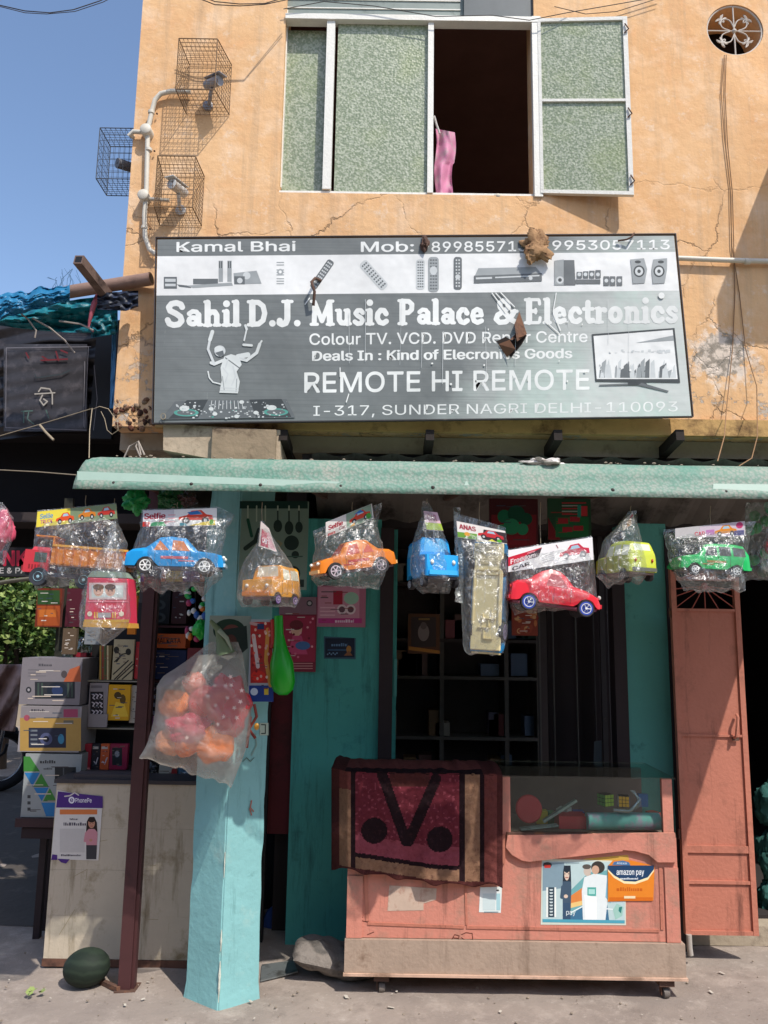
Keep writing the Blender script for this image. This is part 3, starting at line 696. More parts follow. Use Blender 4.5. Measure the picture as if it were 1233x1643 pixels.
# pale remote
for y in (420, 424, 432, 436, 440, 446, 450, 454): pc.pr(SF, 444, y, 456, y+1.6, D2)
pc.pc(SF, 450, 436, 5, 5, D2); pc.pc(SF, 450, 436, 2.4, 2.4, SG_WHITE)
def remote(cx, cy, L, wd, ang, mb_, kb, cols=3, rows=9, curved=False):
    ca, sa = math.cos(ang), math.sin(ang); T = lambda u, v: (cx+u*ca-v*sa, cy+u*sa+v*ca)
    k = 5; P = []
    for (ux, vy, s0) in ((L/2-wd/3, wd/6, 0), (-L/2+wd/3, wd/6, 90), (-L/2+wd/3, -wd/6, 180), (L/2-wd/3, -wd/6, 270)):
        for i in range(k+1):
            t = math.radians(s0+90*i/k); P.append(T(ux+wd/3*math.cos(t), vy+wd/3*math.sin(t)))
    pc.pp(SF, P, mb_)
    for r in range(rows):
        for c in range(cols):
            u = -L/2+L*(r+1)/(rows+1); v = -wd/2+wd*(c+1)/(cols+1); pc.pp(SF, [T(u-L/rows*.22, v-wd*.09), T(u+L/rows*.22, v-wd*.09), T(u+L/rows*.22, v+wd*.09), T(u-L/rows*.22, v+wd*.09)], kb)
remote(517, 440, 54, 12, math.radians(-55), D1, D3); remote(600, 441, 56, 15, math.radians(48), D3, D1)
remote(675, 440, 48, 14, math.pi/2, D3, D1, 3, 10); remote(696, 440, 56, 17, math.pi/2, D2, D1, 3, 10); remote(735, 438, 52, 13, math.pi/2, D1, D3, 2, 9)
pc.pc(SF, 696, 434, 6, 7, D3); pc.pc(SF, 735, 444, 4, 4, D3)
# disc player
pc.pp(SF, [(768, 430), (860, 428), (870, 440), (762, 443)], D2); pc.pp(SF, [(761, 442), (870, 438), (870, 451), (761, 454)], D1); pc.pp(SF, [(764, 445), (790, 444), (790, 447), (764, 448)], D3); pc.pp(SF, [(795, 444), (866, 441), (866, 443), (795, 446)], D3); pc.pc(SF, 852, 446, 3, 3, D3)
# speaker set
pc.pp(SF, [(890, 418), (905, 416), (905, 457), (890, 457)], D2); pc.pp(SF, [(905, 417), (922, 417), (924, 457), (905, 457)], D1); pc.pc(SF, 899, 449, 6, 6, D3); pc.pc(SF, 899, 449, 3, 3, DD)
for i, x in enumerate((926, 936, 946, 956)):
    pc.pr(SF, x, 436-i, x+8.5, 446, D1); pc.pc(SF, x+4, 440, 3, 3, D3)
pc.pr(SF, 924, 448, 964, 455, D1)
for x in (969, 979, 990): pc.pr(SF, x, 443, x+9, 458, D1); pc.pc(SF, x+4.5, 450, 3, 3, D3)
# pair of speakers
for cx, tl in ((1026, -2), (1058, 3)):
    pc.pp(SF, [(cx-12+tl, 416), (cx+10+tl, 414), (cx+13, 432), (cx+9, 454), (cx-10, 455), (cx-12, 434)], D2); pc.pc(SF, cx, 435, 9, 9.5, DD); pc.pc(SF, cx, 435, 6.5, 7, D3); pc.pc(SF, cx, 435, 2.8, 3, DD); pc.pc(SF, cx+tl, 420, 5, 2.4, DD)
# television, lower right
pc.pp(SF, [(950, 536), (1083, 526), (1092, 614), (956, 612)], DD); pc.pp(SF, [(953, 539), (1080, 529), (1088, 608), (958, 608)], SG_WHITE)
random.seed(4)
for i in range(46):
    x = 960+random.random()*120; h_ = 8+random.random()*24; y1 = 606; pc.pp(SF, [(x, y1), (x+4+random.random()*5, y1), (x+3+random.random()*5, y1-h_), (x+1, y1-h_*.8)], random.choice([D2, D3, D3, D1]))
for i in range(26):
    x = 985+random.random()*90; pc.pr(SF, x, 560+random.random()*6, x+4, 563+random.random()*4, D3)
pc.pp(SF, [(1020, 550), (1081, 538), (1082, 546)], D2)
pc.pp(SF, [(1010, 612), (1036, 612), (1040, 618), (1006, 618)], DD); pc.pp(SF, [(962, 617), (1008, 615), (1008, 618), (962, 619)], D1); pc.pp(SF, [(1030, 614), (1074, 627), (1072, 629), (1024, 618)], D1)
# performer with raised arms behind a mixing desk (print, pale on grey)
WF = sign_mat('#bcbfbd', None, 'sign_figure')
pc.pp(SF, [(352, 630), (382, 631), (385, 612), (380, 596), (388, 585), (384, 572), (371, 568), (360, 572), (354, 590), (356, 610)], WF)
pc.pc(SF, 353, 563, 9, 9, D3); pc.pc(SF, 351, 560, 7, 5, WF); pc.pp(SF, [(345, 566), (352, 572), (360, 570), (358, 562)], D1)
pc.pl(SF, [(380, 574), (396, 578), (412, 566), (417, 552)], 5, WF); pc.pl(SF, [(417, 552), (420, 547)], 3, WF)
pc.pl(SF, [(382, 572), (398, 569)], 8, WF); pc.pl(SF, [(358, 578), (344, 584), (339, 582)], 5, WF); pc.pl(SF, [(344, 584), (334, 560), (337, 545)], 4, D3)
pc.pl(SF, [(337, 545), (341, 532)], 6, WF); pc.pl(SF, [(334, 596), (336, 606), (342, 613), (354, 616)], 2.2, WF)
pc.pl(SF, [(391, 553), (404, 554)], 4, WF); pc.pl(SF, [(392, 546), (396, 528)], 2.5, WF); pc.pl(SF, [(362, 574), (384, 590)], 1.6, D1); pc.pl(SF, [(396, 528), (394, 522)], 4, WF)
for q in ([(358, 590), (366, 600), (362, 612)], [(374, 588), (378, 604), (372, 618)], [(366, 576), (362, 590)], [(385, 574), (394, 577)]): pc.pl(SF, q, 2.2, D3)
for q in ([(357, 604), (360, 626)], [(380, 608), (379, 628)]): pc.pl(SF, q, 1.4, D2)
for yy in (622, 626): pc.pl(SF, [(353, yy), (383, yy+1)], .9, D3)
pc.pp(SF, [(281, 644), (460, 640), (474, 670), (258, 673)], D1); pc.pp(SF, [(300, 642), (334, 641), (318, 671), (270, 672)], DD); pc.pp(SF, [(400, 641), (452, 640), (468, 669), (412, 670)], DD)
GRN = sign_mat('#4f8a80', None, 'sign_green')
pc.pc(SF, 299, 662, 20, 6, GRN); pc.pc(SF, 299, 662, 15, 4, D1); pc.pc(SF, 296, 655, 8, 4.5, WF); pc.pc(SF, 443, 661, 20, 6, GRN); pc.pc(SF, 443, 661, 15, 4, D1); pc.pc(SF, 436, 654, 8, 4, WF)
for i in range(110):
    x = 280+random.random()*180; y = 644+random.random()*26; s_ = random.random()*1.8+.8
    pc.pr(SF, x, y, x+s_*1.5, y+s_, random.choice([WF, D3, D2, GRN, D3]))
for i in range(9): pc.pl(SF, [(340+i*6, 643), (338+i*6.5, 656)], 1.1, D3)
for x, y in ((339, 656), (388, 645), (380, 668), (345, 664), (411, 662)): pc.pc(SF, x, y, 4, 3, WF)
# wear: pale scratches and paint runs
for i in range(11):
    x = 560+random.random()*480; y = 480+random.random()*60; L_ = 20+random.random()*80
    pc.pl(SF, [(x, y), (x+random.uniform(-3, 3), y+L_)], random.uniform(.3, .8), D3)
for q in (((790, 470), (812, 500)), ((796, 470), (820, 497)), ((803, 468), (826, 492)), ((876, 515), (898, 535)), ((893, 470), (888, 500), (900, 530)), ((546, 590), (546, 604)), ((560, 632), (556, 645)), ((497, 478), (490, 488))):
    pc.pl(SF, list(q), 1.6, SG_TXT)
pc.pc(SF, 1062, 474, 5, 5, SG_TXT)
for i in range(16):
    x = 690+random.random()*330; y = 478+random.random()*150; pc.pc(SF, x, y, random.uniform(.8, 2.2), random.uniform(.8, 2), SG_TXT, n=8)
pc.build('printed_picture', sg)
# torn vinyl: a hole with a curled flap
tv = MB(); BRN = paint('#6d4a34', .8, .2, 20, dirt='#3b2418', dscale=15, damt=.5, name='torn_backing')
tv.pp(SF, [(796, 548), (812, 540), (822, 546), (834, 534), (846, 538), (838, 552), (820, 574), (814, 562)], paint('#241a15', .9, .1, 8, name='hole_dark'), .001)
tv.mat(BRN).add([SF(834, 500, .004), SF(846, 536, .004), SF(830, 548, .05), SF(826, 520, .03)], [(0, 1, 2, 3)])
tv.add([SF(800, 552, .004), SF(818, 545, .03), SF(828, 560, .05), SF(814, 573, .01)], [(0, 1, 2, 3)])
tv.add([SF(846, 536, .005), SF(838, 540, .045), SF(818, 546, .03), SF(830, 532, .01)], [(0, 1, 2, 3)])
o = tv.build('torn_flap', sg)
# dry rag stuck on the upper edge
def crumple(name, cx, cy, y, rx, ry, rz, m, label, cat, seed=0, amp=.35, parent=None, fr_=5.0, group=None):
    c = W(cx, cy, y); mb = MB().mat(m); nu, nv = 48, 32; vs = []; fs = []
    for j in range(nv+1):
        th = math.pi*j/nv
        for i in range(nu):
            ph = 2*math.pi*i/nu; d = Vector((math.sin(th)*math.cos(ph), math.sin(th)*math.sin(ph), math.cos(th)))
            k = 1+amp*noise.noise(d*1.6+Vector((seed, 0, 0)))*1.4+amp*.8*abs(noise.noise(d*fr_+Vector((0, seed, 0))))-amp*.3
            vs.append(c+Vector((d.x*rx*k, d.y*ry*k, d.z*rz*k)))
    for j in range(nv):
        for i in range(nu):
            a = j*nu+i; b_ = j*nu+(i+1) % nu; fs.append((a, a+nu, b_+nu, b_))
    mb.add(vs, fs); o = mb.build(name, parent, 35)
    if parent is None: tag(o, label, cat, group)
    return o
crumple('dry_rag', 860, 396, YSG-.03, .082, .03, .085, paint('#a07c58', .9, .3, 25, .4, 60, dirt='#573722', dscale=16, damt=.5, name='dry_rag'), 'crumpled brown dried rag hooked over the top edge of the signboard', 'rag', 3, .5, fr_=7)
# rusty hooks poking through
def hook(name, pts, r, label):
    o = MB().mat(RUST).tube(pts, r, 7).build(name, None, 50); tag(o, label, 'hook'); return o
hook('rusty_hook', [SF(503, 490, .02), SF(505, 468, .06), SF(500, 452, .05), SF(506, 446, .03), SF(515, 450, .0)], .008, 'rusty bent rod hanging over the drawing of a remote on the signboard')
crumple('rusty_hook', 682, 390, YSG-.01, .02, .02, .04, RUST, 'small rusty lump on the top edge of the signboard before the first phone number', 'hook', 8, .5)
hook('rusty_hook', [SF(992, 386, .012), SF(1006, 384, .02), SF(1014, 380, .03), SF(1018, 374, .0)], .005, 'thin rusty hook over the second phone number of the signboard')
tl_ = MB().mat(ROPE); tl_.tube([SF(262+4*math.cos(t*.9), 668+5*math.sin(t*.9), .01+.002*t) for t in range(14)], .002, 5); tag(tl_.build('string_knot', None, 50), 'small pale string knot at the lower left corner of the signboard', 'string')
# ---------------------------------------------------------------- canopy
def canopy_mat():
    mt, n, l, b = newmat('dusty_green_fibreglass'); tc = n.new('ShaderNodeTexCoord')
    def N(s_, d=8, r=.65, v=None):
        x = n.new('ShaderNodeTexNoise'); x.inputs['Scale'].default_value = s_; x.inputs['Detail'].default_value = d; x.inputs['Roughness'].default_value = r; l.new(v or tc.outputs['Object'], x.inputs['Vector']); return x.outputs['Fac']
    mp = n.new('ShaderNodeMapping'); mp.inputs['Scale'].default_value = (.6, 3, 3); l.new(tc.outputs['Object'], mp.inputs['Vector'])
    def X(a, bc, f, lo, hi, k=1.):
        r = n.new('ShaderNodeMapRange'); r.inputs['From Min'].default_value = lo; r.inputs['From Max'].default_value = hi; r.inputs['To Max'].default_value = k; l.new(f, r.inputs['Value'])
        x = n.new('ShaderNodeMix'); x.data_type = 'RGBA'; l.new(r.outputs['Result'], x.inputs['Factor'])
        if isinstance(a, tuple): x.inputs['A'].default_value = a
        else: l.new(a, x.inputs['A'])
        x.inputs['B'].default_value = bc; return x.outputs['Result']
    c = X(srgb('#6a9585'), srgb('#94a297'), N(2, 6, .6, mp.outputs['Vector']), .36, .62)
    c = X(c, srgb('#a8a69a'), N(7, 10, .8), .42, .66, .85)
    vo = n.new('ShaderNodeTexVoronoi'); vo.inputs['Scale'].default_value = 75; l.new(tc.outputs['Object'], vo.inputs['Vector'])
    c = X(c, srgb('#4f8a76'), vo.outputs['Distance'], .42, .7, .5)
    c = X(c, srgb('#6d5a45'), N(30, 8, .8), .66, .74, .5)
    l.new(c, b.inputs['Base Color']); b.inputs['Roughness'].default_value = .6; b.inputs['Specular IOR Level'].default_value = .3
    tr = n.new('ShaderNodeBsdfTranslucent'); tr.inputs['Color'].default_value = (.08, .50, .30, 1)
    mx = n.new('ShaderNodeMixShader'); mx.inputs[0].default_value = .16; out = n['Material Output']
    l.new(b.outputs[0], mx.inputs[1]); l.new(tr.outputs[0], mx.inputs[2]); l.new(mx.outputs[0], out.inputs['Surface'])
    bp = n.new('ShaderNodeBump'); bp.inputs['Strength'].default_value = .35; bp.inputs['Distance'].default_value = .005
    l.new(vo.outputs['Distance'], bp.inputs['Height']); l.new(bp.outputs['Normal'], b.inputs['Normal'])
    return mt
CAN = canopy_mat()
can = empty('canopy', W(680, 800, YC), 'long dusty green fibreglass canopy sheet over the shop front', 'canopy')
zb = W(616, 794, YC).z; zcr = W(616, 768, YC).z; zt = W(616, 738, YC+.03).z
prof = [(-.030, zb), (-.020, zb+.03), (.001, zcr), (.004, zcr+.022), (.012, zcr+.045), (.026, zt-.020), (.046, zt-.008), (.07, zt), (.20, zt+.012), (.6, zt+.10), (1.0, zt+.19), (YS-YC-.22, zt+.21)]
xa = W(122, 785, YC).x; xb = 2.35; nxs = 110
cm = MB().mat(CAN); vs = []; fs = []
for k in range(nxs+1):
    x = xa+(xb-xa)*k/nxs
    for i, (dy, z) in enumerate(prof):
        wv = nz(x, i*.15, 0, 2.2)*.006+nz(x, 0, 5, 9)*.002
        xx = x
        if k == 0: xx += max(0, (z-zcr-.0))*.35+(.03 if i > 5 else 0)
        vs.append((xx, YC+dy+(wv if i < 4 else 0), z+wv*.6*(1 if i > 2 else .4)))
np_ = len(prof)
for k in range(nxs):
    for i in range(np_-1): a = k*np_+i; fs.append((a, a+np_, a+np_+1, a+1))
cm.add(vs, fs); co = cm.build('sheet', can, 50)
sm = co.modifiers.new('thickness', 'SOLIDIFY'); sm.thickness = .004; sm.offset = 1
# pale strips of newer sheet on the flange
PALE = paint('#94ab9e', .5, .08, 20, dirt='#7f8f83', dscale=12, damt=.4, name='pale_strip')
CF = Pl((0, YC-.034, zb), (0, -1, .36))
def strip(pts, name='repair_strip', m=PALE, y=.0): 
    MB().mat(m).slab([CF(x, yy, y) for x, yy in pts], .0015).build(name, can)
strip([(124, 770), (524, 781), (550, 773), (124, 756)]); strip([(1145, 791), (1232.9+90, 793), (1232.9+90, 778), (1145, 776)])
strip([(842, 785), (872, 787), (868, 782), (846, 781)]); strip([(745, 779), (753, 779), (750, 772)] + [(748, 772)])
def wood_post(): pass
for px in (182, 307, 418, 547, 695, 841, 984, 1166):
    y = 774+(px-182)*.0142; p = CF(px, y+1); MB().mat(paint('#2c2420', .6, name='rivet')).lathe([(.009, -.002), (.009, .002), (.005, .006), (0, .007)], p+Vector((0, .004, 0)), (0, -1, .3), 10).build('rivet', can, 60)
bt = MB().mat(RUST); bt.bb((xa+.03, YC+.03, zb+.04), (xb, YC+.06, zb+.055)); bt.build('batten', can)
# support arms back to the wall
for px in (160, 480, 760, 1040):
    x = W(px, 800, YC).x; MB().mat(RUST).bar((x, YC+.06, zb+.06), (x, YS+.05, zt+.08), .03, .03).build('support_arm', can)
crumple('plastic_rag', 874, 742, YC+.05, .07, .04, .016, paint('#cfc9c3', .7, .12, 30, name='white_rag'), 'crumpled white plastic rag lying on top of the canopy', 'rag', 5, .6, fr_=6)
# debris bits on the canopy
db = MB().mat(paint('#9a8a7a', .9, .3, 30, name='debris'))
random.seed(12)
for i in range(60):
    x = random.uniform(xa+.1, 1.9); s_ = random.uniform(.002, .007); db.ball((x, YC+random.uniform(.05, .12), zt+.006+random.uniform(0, .004)), (s_*1.4, s_, s_*.7), nu=6, nv=4)
tag(db.build('debris'), 'scattered crumbs of plaster lying along the canopy top', kind='stuff')
# post in front of the cream counter
post = empty('support_post', G(201, 1591), 'slim maroon steel post standing in front of the cream counter', 'post')
PM = paint('#4a2a2b', .6, .2, 10, dirt='#2d1c1f', dscale=7, damt=.45, name='maroon_steel')
pw = .036; pg = G(201, 1591); pz = W(235, 800, pg.y).z
MB().mat(PM).bb((pg.x-pw, pg.y, 0.005), (pg.x+pw*.6, pg.y+.05, pz+.1)).build('shaft', post)
MB().mat(PM).bb((pg.x+pw*.6+.0006, pg.y+.012, 0.005), (pg.x+pw, pg.y+.05, pz+.1)).build('flange', post)
MB().mat(RUST).bb((pg.x-pw*1.3, pg.y-.02, -.01), (pg.x+pw*1.4, pg.y+.08, .006)).build('base_plate', post)
# ---------------------------------------------------------------- surveillance cameras, cages, conduit
PVC = paint('#c9c2b4', .5, .08, 15, dirt='#8e7d68', dscale=10, damt=.38, name='old_pvc')
cond = empty('conduit', W(235, 400, YF), 'dirty white pvc conduit running down the wall beside the camera cages', 'pipe')
yc = YF-.03
def pipe(pts, r=.014, name='pipe', m=PVC): MB().mat(m).tube(pts, r, 12).build(name, cond, 60)
pipe([W(306, 147, yc), W(275, 146, yc), W(258, 150, yc), W(249, 160, yc), W(244, 178, yc), W(238, 205, yc)])
pipe([W(237, 212, yc), W(237, 225, yc), W(235, 310, yc)]); pipe([W(234, 322, yc), W(232, 345, yc), W(233, 380, yc), W(240, 400, yc), W(250, 408, yc)])
for (x, y) in ((243, 180), (239, 240), (232, 365)): 
    MB().mat(PVC).lathe([(.019, -.008), (.019, .008)], W(x, y, yc), (0, 0, 1), 12).build('clamp', cond, 60); MB().mat(RUST).ball(W(x+9, y+2, yc+.01), .006).build('screw', cond, 60)
for (x, y) in ((236, 211), (232, 316)):
    MB().mat(PVC).lathe([(.032, -.03), (.032, .03), (.028, .034), (0, .035)], W(x, y, yc), (0, -1, 0), 20).build('junction_box', cond, 50)
pipe([W(232, 212, yc), W(214, 211, yc), W(208, 216, yc), W(214, 220, yc+.03)], .013); pipe([W(240, 319, yc), W(272, 321, yc)], .011)
cond2 = empty('conduit', W(1160, 415, YF-.03), 'white pvc conduit running sideways from the right end of the signboard', 'pipe')
MB().mat(PVC).tube([W(1086, 414, yc), W(1160, 417, yc), W(1420, 424, yc)], .0145, 12).build('pipe', cond2, 60)
MB().mat(PVC).lathe([(.018, -.015), (.018, .015)], W(1200, 419, yc), (1, 0, 0), 12).build('clamp', cond2, 60)
def cage(pxc, pyc, wpx, hpx, dep, label, skew=(0, 0), x_off=0, yb=YF, seam=None):
    c = W(pxc, pyc, yb-dep/2); sc = FOC/(yb*1.13); w_ = wpx/sc; h_ = hpx/sc
    e = empty('camera_cage', (c.x, yb, c.z-h_/2), label, 'cage')
    WM = paint('#6a5238', .7, .2, 20, name='cage_wire'); mb = MB().mat(WM); nx_, nz_, ny_ = 9, 12, 7; r = .0012
    def P(u, v, d):   # u,v 0..1, d 0 wall .. 1 front
        return Vector((c.x+(u-.5)*w_*(1-.12*d)+skew[0]*d, yb-.005-dep*d, c.z+(v-.5)*h_*(1-.0*d)+skew[1]*d))
    for i in range(nx_+1):
        u = i/nx_; mb.tube([P(u, 0, 1), P(u, 1, 1)], r, 4, False); mb.tube([P(u, 1, 0), P(u, 1, 1)], r, 4, False); mb.tube([P(u, 0, 0), P(u, 0, 1)], r, 4, False)
    for j in range(nz_+1):
        v = j/nz_; mb.tube([P(0, v, 1), P(1, v, 1)], r, 4, False); mb.tube([P(0, v, 0), P(0, v, 1)], r, 4, False); mb.tube([P(1, v, 0), P(1, v, 1)], r, 4, False)
    for k in range(ny_):
        d = k/ny_
        for v in (0, 1): mb.tube([P(0, v, d), P(1, v, d)], r, 4, False)
        for u in (0, 1): mb.tube([P(u, 0, d), P(u, 1, d)], r, 4, False)
    o = mb.build('wire_mesh', e); o['kind'] = 'stuff'
    f = MB().mat(WM)
    for a, b_ in (((0, 0, 1), (1, 0, 1)), ((1, 0, 1), (1, 1, 1)), ((1, 1, 1), (0, 1, 1)), ((0, 1, 1), (0, 0, 1)), ((0, 0, 0), (0, 0, 1)), ((1, 0, 0), (1, 0, 1)), ((0, 1, 0), (0, 1, 1)), ((1, 1, 0), (1, 1, 1))): f.tube([P(*a), P(*b_)], .003, 5)
    f.build('cage_frame', e)
    return e
cage(331, 128, 67, 86, .17, 'upper wire cage around a grey wall camera left of the window', (-.035, .03))
cage(287, 310, 64, 82, .16, 'lower wire cage around a white wall camera above the signboard end', (.0, .02))
def wallcam(px, py, y, d, label, bodym, L=.13, r=.028):
    c = W(px, py, y); d = Vector(d).normalized(); e = empty('security_camera', (c.x, YF, c.z-.05), label, 'camera')
    MB().mat(bodym).lathe([(r*.5, -L*.5), (r*.95, -L*.42), (r, -L*.3), (r, L*.42), (r*1.05, L*.44), (r*1.05, L*.5), (r*.8, L*.5)], c, d, 20).build('camera_body', e, 50)
    MB().mat(paint('#0c0c10', .1, name='lens')).lathe([(r*.79, L*.46), (r*.4, L*.49), (0, L*.5)], c, d, 20).build('lens', e, 50)
    up = Vector((0, 0, 1)); sd = d.cross(up).normalized(); u2 = sd.cross(d)
    MB().mat(bodym).bar(c-d*L*.4+u2*r*1.12, c+d*L*.68+u2*r*1.12, r*2.1, .004, u2).build('sun_hood', e)
    b0 = c-u2*r; w0 = Vector((c.x-d.x*.03-.02, YF-.002, c.z-.075)); MB().mat(bodym).tube([b0, (b0+w0)/2+Vector((0, 0, -.03)), w0], .011, 8).build('bracket', e, 50)
    MB().mat(bodym).lathe([(.03, 0), (.03, .012), (.02, .018), (0, .018)], w0, (0, -1, 0), 16).build('mounting_plate', e, 50)
    return e
wallcam(341, 133, YF-.10, (.75, -.6, -.18), 'grey bullet camera inside the upper wire cage', paint('#8c8c92', .4, .06, 10, name='cam_grey'))
wallcam(287, 303, YF-.10, (-.35, -.85, -.05), 'white bullet camera with black lens inside the lower wire cage', paint('#c8c6c2', .4, .06, 10, name='cam_white'))
# third cage on the side of the building
sc3 = W(188, 262, YF+.22); e3 = empty('camera_cage', sc3, 'wire cage sticking out sideways past the building corner against the sky', 'cage')
mb = MB().mat(paint('#40454d', .7, .2, 20, name='cage_wire_dark')); X0 = W(167, 262, YF+.22).x; X1 = XL; Z0 = W(190, 302, YF+.22).z; Z1 = W(190, 222, YF+.22).z; Y0, Y1 = YF+.12, YF+.30; r = .0012
def GP(a, b_): mb.tube([a, b_], r, 4, False)
for i in range(9):
    z = Z0+(Z1-Z0)*i/8
    for y in (Y0, Y1): GP((X0, y, z), (X1, y, z))
    GP((X0, Y0, z), (X0, Y1, z))
    y = Y0+(Y1-Y0)*i/8; GP((X0, y, Z0), (X0, y, Z1)); GP((X0, y, Z0), (X1, y, Z0)); GP((X0, y, Z1), (X1, y, Z1))
    x = X0+(X1-X0)*i/8
    for y in (Y0, Y1): GP((x, y, Z0), (x, y, Z1))
    for z in (Z0, Z1): GP((x, Y0, z), (x, Y1, z))
mb.build('wire_mesh', e3)['kind'] = 'stuff'
fb = MB().mat(paint('#40454d', .7, .2, 20, name='cage_wire_dark'))
for z in (Z0, Z1):
    for a, b_ in (((X0, Y0), (X0, Y1)), ((X0, Y0), (X1, Y0)), ((X0, Y1), (X1, Y1))): fb.tube([(a[0], a[1], z), (b_[0], b_[1], z)], .003, 5)
for y in (Y0, Y1): fb.tube([(X0, y, Z0), (X0, y, Z1)], .003, 5)
fb.build('cage_frame', e3)
cc3 = W(203, 266, YF+.22); e = empty('security_camera', cc3, 'dark camera half hidden behind the building corner in the side cage', 'camera')
MB().mat(paint('#6a6a70', .5, name='cam_dark')).lathe([(.02, -.06), (.03, -.05), (.03, .06), (.024, .06)], cc3, (-.5, -.5, -.1), 18).build('camera_body', e, 50)
MB().mat(BLACK).lathe([(.022, .055), (0, .062)], cc3, (-.5, -.5, -.1), 18).build('lens', e, 50)
# wires --------------------------------------------------------------
CBL = paint('#3f3a38', .7, name='cable')
wire('cable', [W(-40, 2, 3.6), W(0, 8, 3.6), W(40, 17, 3.6), W(80, 20, 3.6), W(118, 15, 3.6), W(160, 1, 3.6), W(200, -18, 3.6)], .0028, CBL, 'upper one of two black cables sagging across the sky in the corner', 'cable')
wire('cable', [W(-40, 4, 3.7), W(0, 10, 3.7), W(40, 20, 3.7), W(75, 22, 3.7), W(120, 18, 3.7), W(165, 3, 3.7), W(210, -20, 3.7)], .0022, CBL, 'lower one of two black cables sagging across the sky in the corner', 'cable')
for i, (dy, lab) in enumerate(((0, 'dark cable swagged along the wall top left of the window'), (5, 'second dark cable swagged just under the first beside the window top'))):
    wire('cable', [W(310, -12+dy, YF-.2), W(345, 2+dy, YF-.2), (W(385, 6+dy*.6, YF-.2)), W(425, 5+dy*.3, YF-.2), W(470, -8+dy, YF-.1)], .0028, CBL, lab, 'cable')
wire('cable', [W(455, 14, YF-.03), W(520, 2, YF-.04), W(600, 9, YF-.04), W(700, 26, YF-.04), W(790, 24, YF-.05), W(850, 32, YF-.05), W(910, 20, YF-.06), W(980, 8, YF-.04), W(1060, -6, YF-.02)], .0026, CBL, 'thin cable drooping across the top of the window frame', 'cable')
wire('cable', [W(890, 10, YF-.03), W(940, 22, YF-.03), W(990, 18, YF-.03), W(1060, -4, YF-.03)], .0022, CBL, 'short cable looping over the top right corner of the open sash', 'cable')
WB = paint('#8a6a4c', .8, name='brown_wire')
wire('cable', [W(1163, 88, YF-.01), W(1158, 150, YF-.008), W(1163, 220, YF-.01), W(1172, 300, YF-.008), W(1175, 395, YF-.012), W(1187, 470, YF-.006), W(1197, 560, YF-.01), W(1215, 620, YF-.05), W(1216, 700, YF-.3), W(1207, 735, YF-.6), W(1186, 748, YF-.85)], .0026, WB, 'brown wire falling from the round vent down to the canopy, right of the two', 'cable')
wire('cable', [W(1166, 88, YF-.01), W(1164, 150, YF-.008), W(1168, 230, YF-.01), W(1176, 310, YF-.008), W(1178, 395, YF-.012), W(1180, 470, YF-.006), W(1176, 560, YF-.01), W(1166, 660, YF-.03), W(1163, 700, YF-.3), W(1152, 740, YF-.8)], .0026, WB, 'brown wire falling from the round vent down to the canopy, left of the two', 'cable')
# ---------------------------------------------------------------- helpers for boxes placed in the shop
def bx(p0, q0, p1, q1, y, dep, m, mb=None):
    """box whose front face spans these places of the photograph at distance y"""
    a = W(p0, (q0+q1)/2, y); b_ = W(p1, (q0+q1)/2, y); t = W((p0+p1)/2, q0, y); d = W((p0+p1)/2, q1, y)
    mb = mb or MB(); mb.mat(m).bb((a.x, y, d.z), (b_.x, y+dep, t.z)); return mb
def FP(y): return Pl((0, y, 0), (0, -1, 0))
def card(name, p, y, dep, m, label, cat, draw=None, group=None, tilt=0):
    mb = bx(*p, y, dep, m); F = FP(y)
    if draw: draw(mb, F, *p)
    if cat in ('carton', 'pack', 'box'):      # fine print
        rs = random.Random(int(p[0]*7+p[1])); ca = prn(rs.choice(['#4a4446', '#c8c0b8', '#6a5a50'])); cb2 = prn(rs.choice(['#c8b8a8', '#8a3a34', '#3a4a5a']))
        for i in range(10):
            w_ = (p[2]-p[0]); x = p[0]+w_*rs.uniform(.06, .6); yq = p[1]+(p[3]-p[1])*rs.uniform(.06, .94); mb.pr(F, x, yq, x+w_*rs.uniform(.08, .32), yq+rs.uniform(.8, 1.6), rs.choice([ca, cb2]))
    o = mb.build(name); tag(o, label, cat, group); return o
# ---------------------------------------------------------------- salmon counter
ctr = empty('display_counter', G(820, 1600), 'salmon painted display counter with glass upper case on casters', 'counter')
ctr.location = (0.55, YCT, 0)
ZTOP = W(820, 1246, YCT).z; ZSILL = W(900, 1337, YCT).z; ZBASE = W(820, 1508, YCT).z; ZBOT = W(820, 1562, YCT).z
xl = W(557, 1450, YCT).x; xr = W(1090, 1450, YCT).x; DEP = .44; YB = YCT+DEP
xm = W(812, 1290, YCT).x
MB().mat(SALMON).bb((xl, YCT, ZBASE), (xr, YCT+.02, ZSILL-.012)).build('front_panel', ctr)
MB().mat(SALMOND).bb((xl, YCT+.0205, ZBASE), (xl+.02, YB, ZTOP-.02)).build('side_panel', ctr)
MB().mat(SALMOND).bb((xr-.02, YCT+.0205, ZBASE), (xr, YB, ZSILL)).build('side_panel', ctr)
MB().mat(paint('#6b5a54', .8, .2, 6, name='case_back')).bb((xl+.02, YB-.02, ZBASE), (xr-.02, YB, ZTOP-.02)).build('back_panel', ctr)
DUSTW = paint('#a5907f', .85, .2, 9, .3, 50, dirt='#77604f', dscale=9, damt=.42, name='dusty_plank', grime=('#6b5747', .6))
PALES = paint('#c8a690', .8, .15, 9, .25, 50, dirt='#8d7260', dscale=5, damt=.5, name='dusty_salmon')
MB().mat(DUSTW).bb((xl-.006, YCT-.018, ZBOT), (xr+.014, YB, ZBASE-.003)).build('base_plank', ctr)
MB().mat(PALES).bb((xl-.010, YCT-.03, ZBOT-.012), (xr+.018, YB, ZBOT-.001)).build('base_lip', ctr)
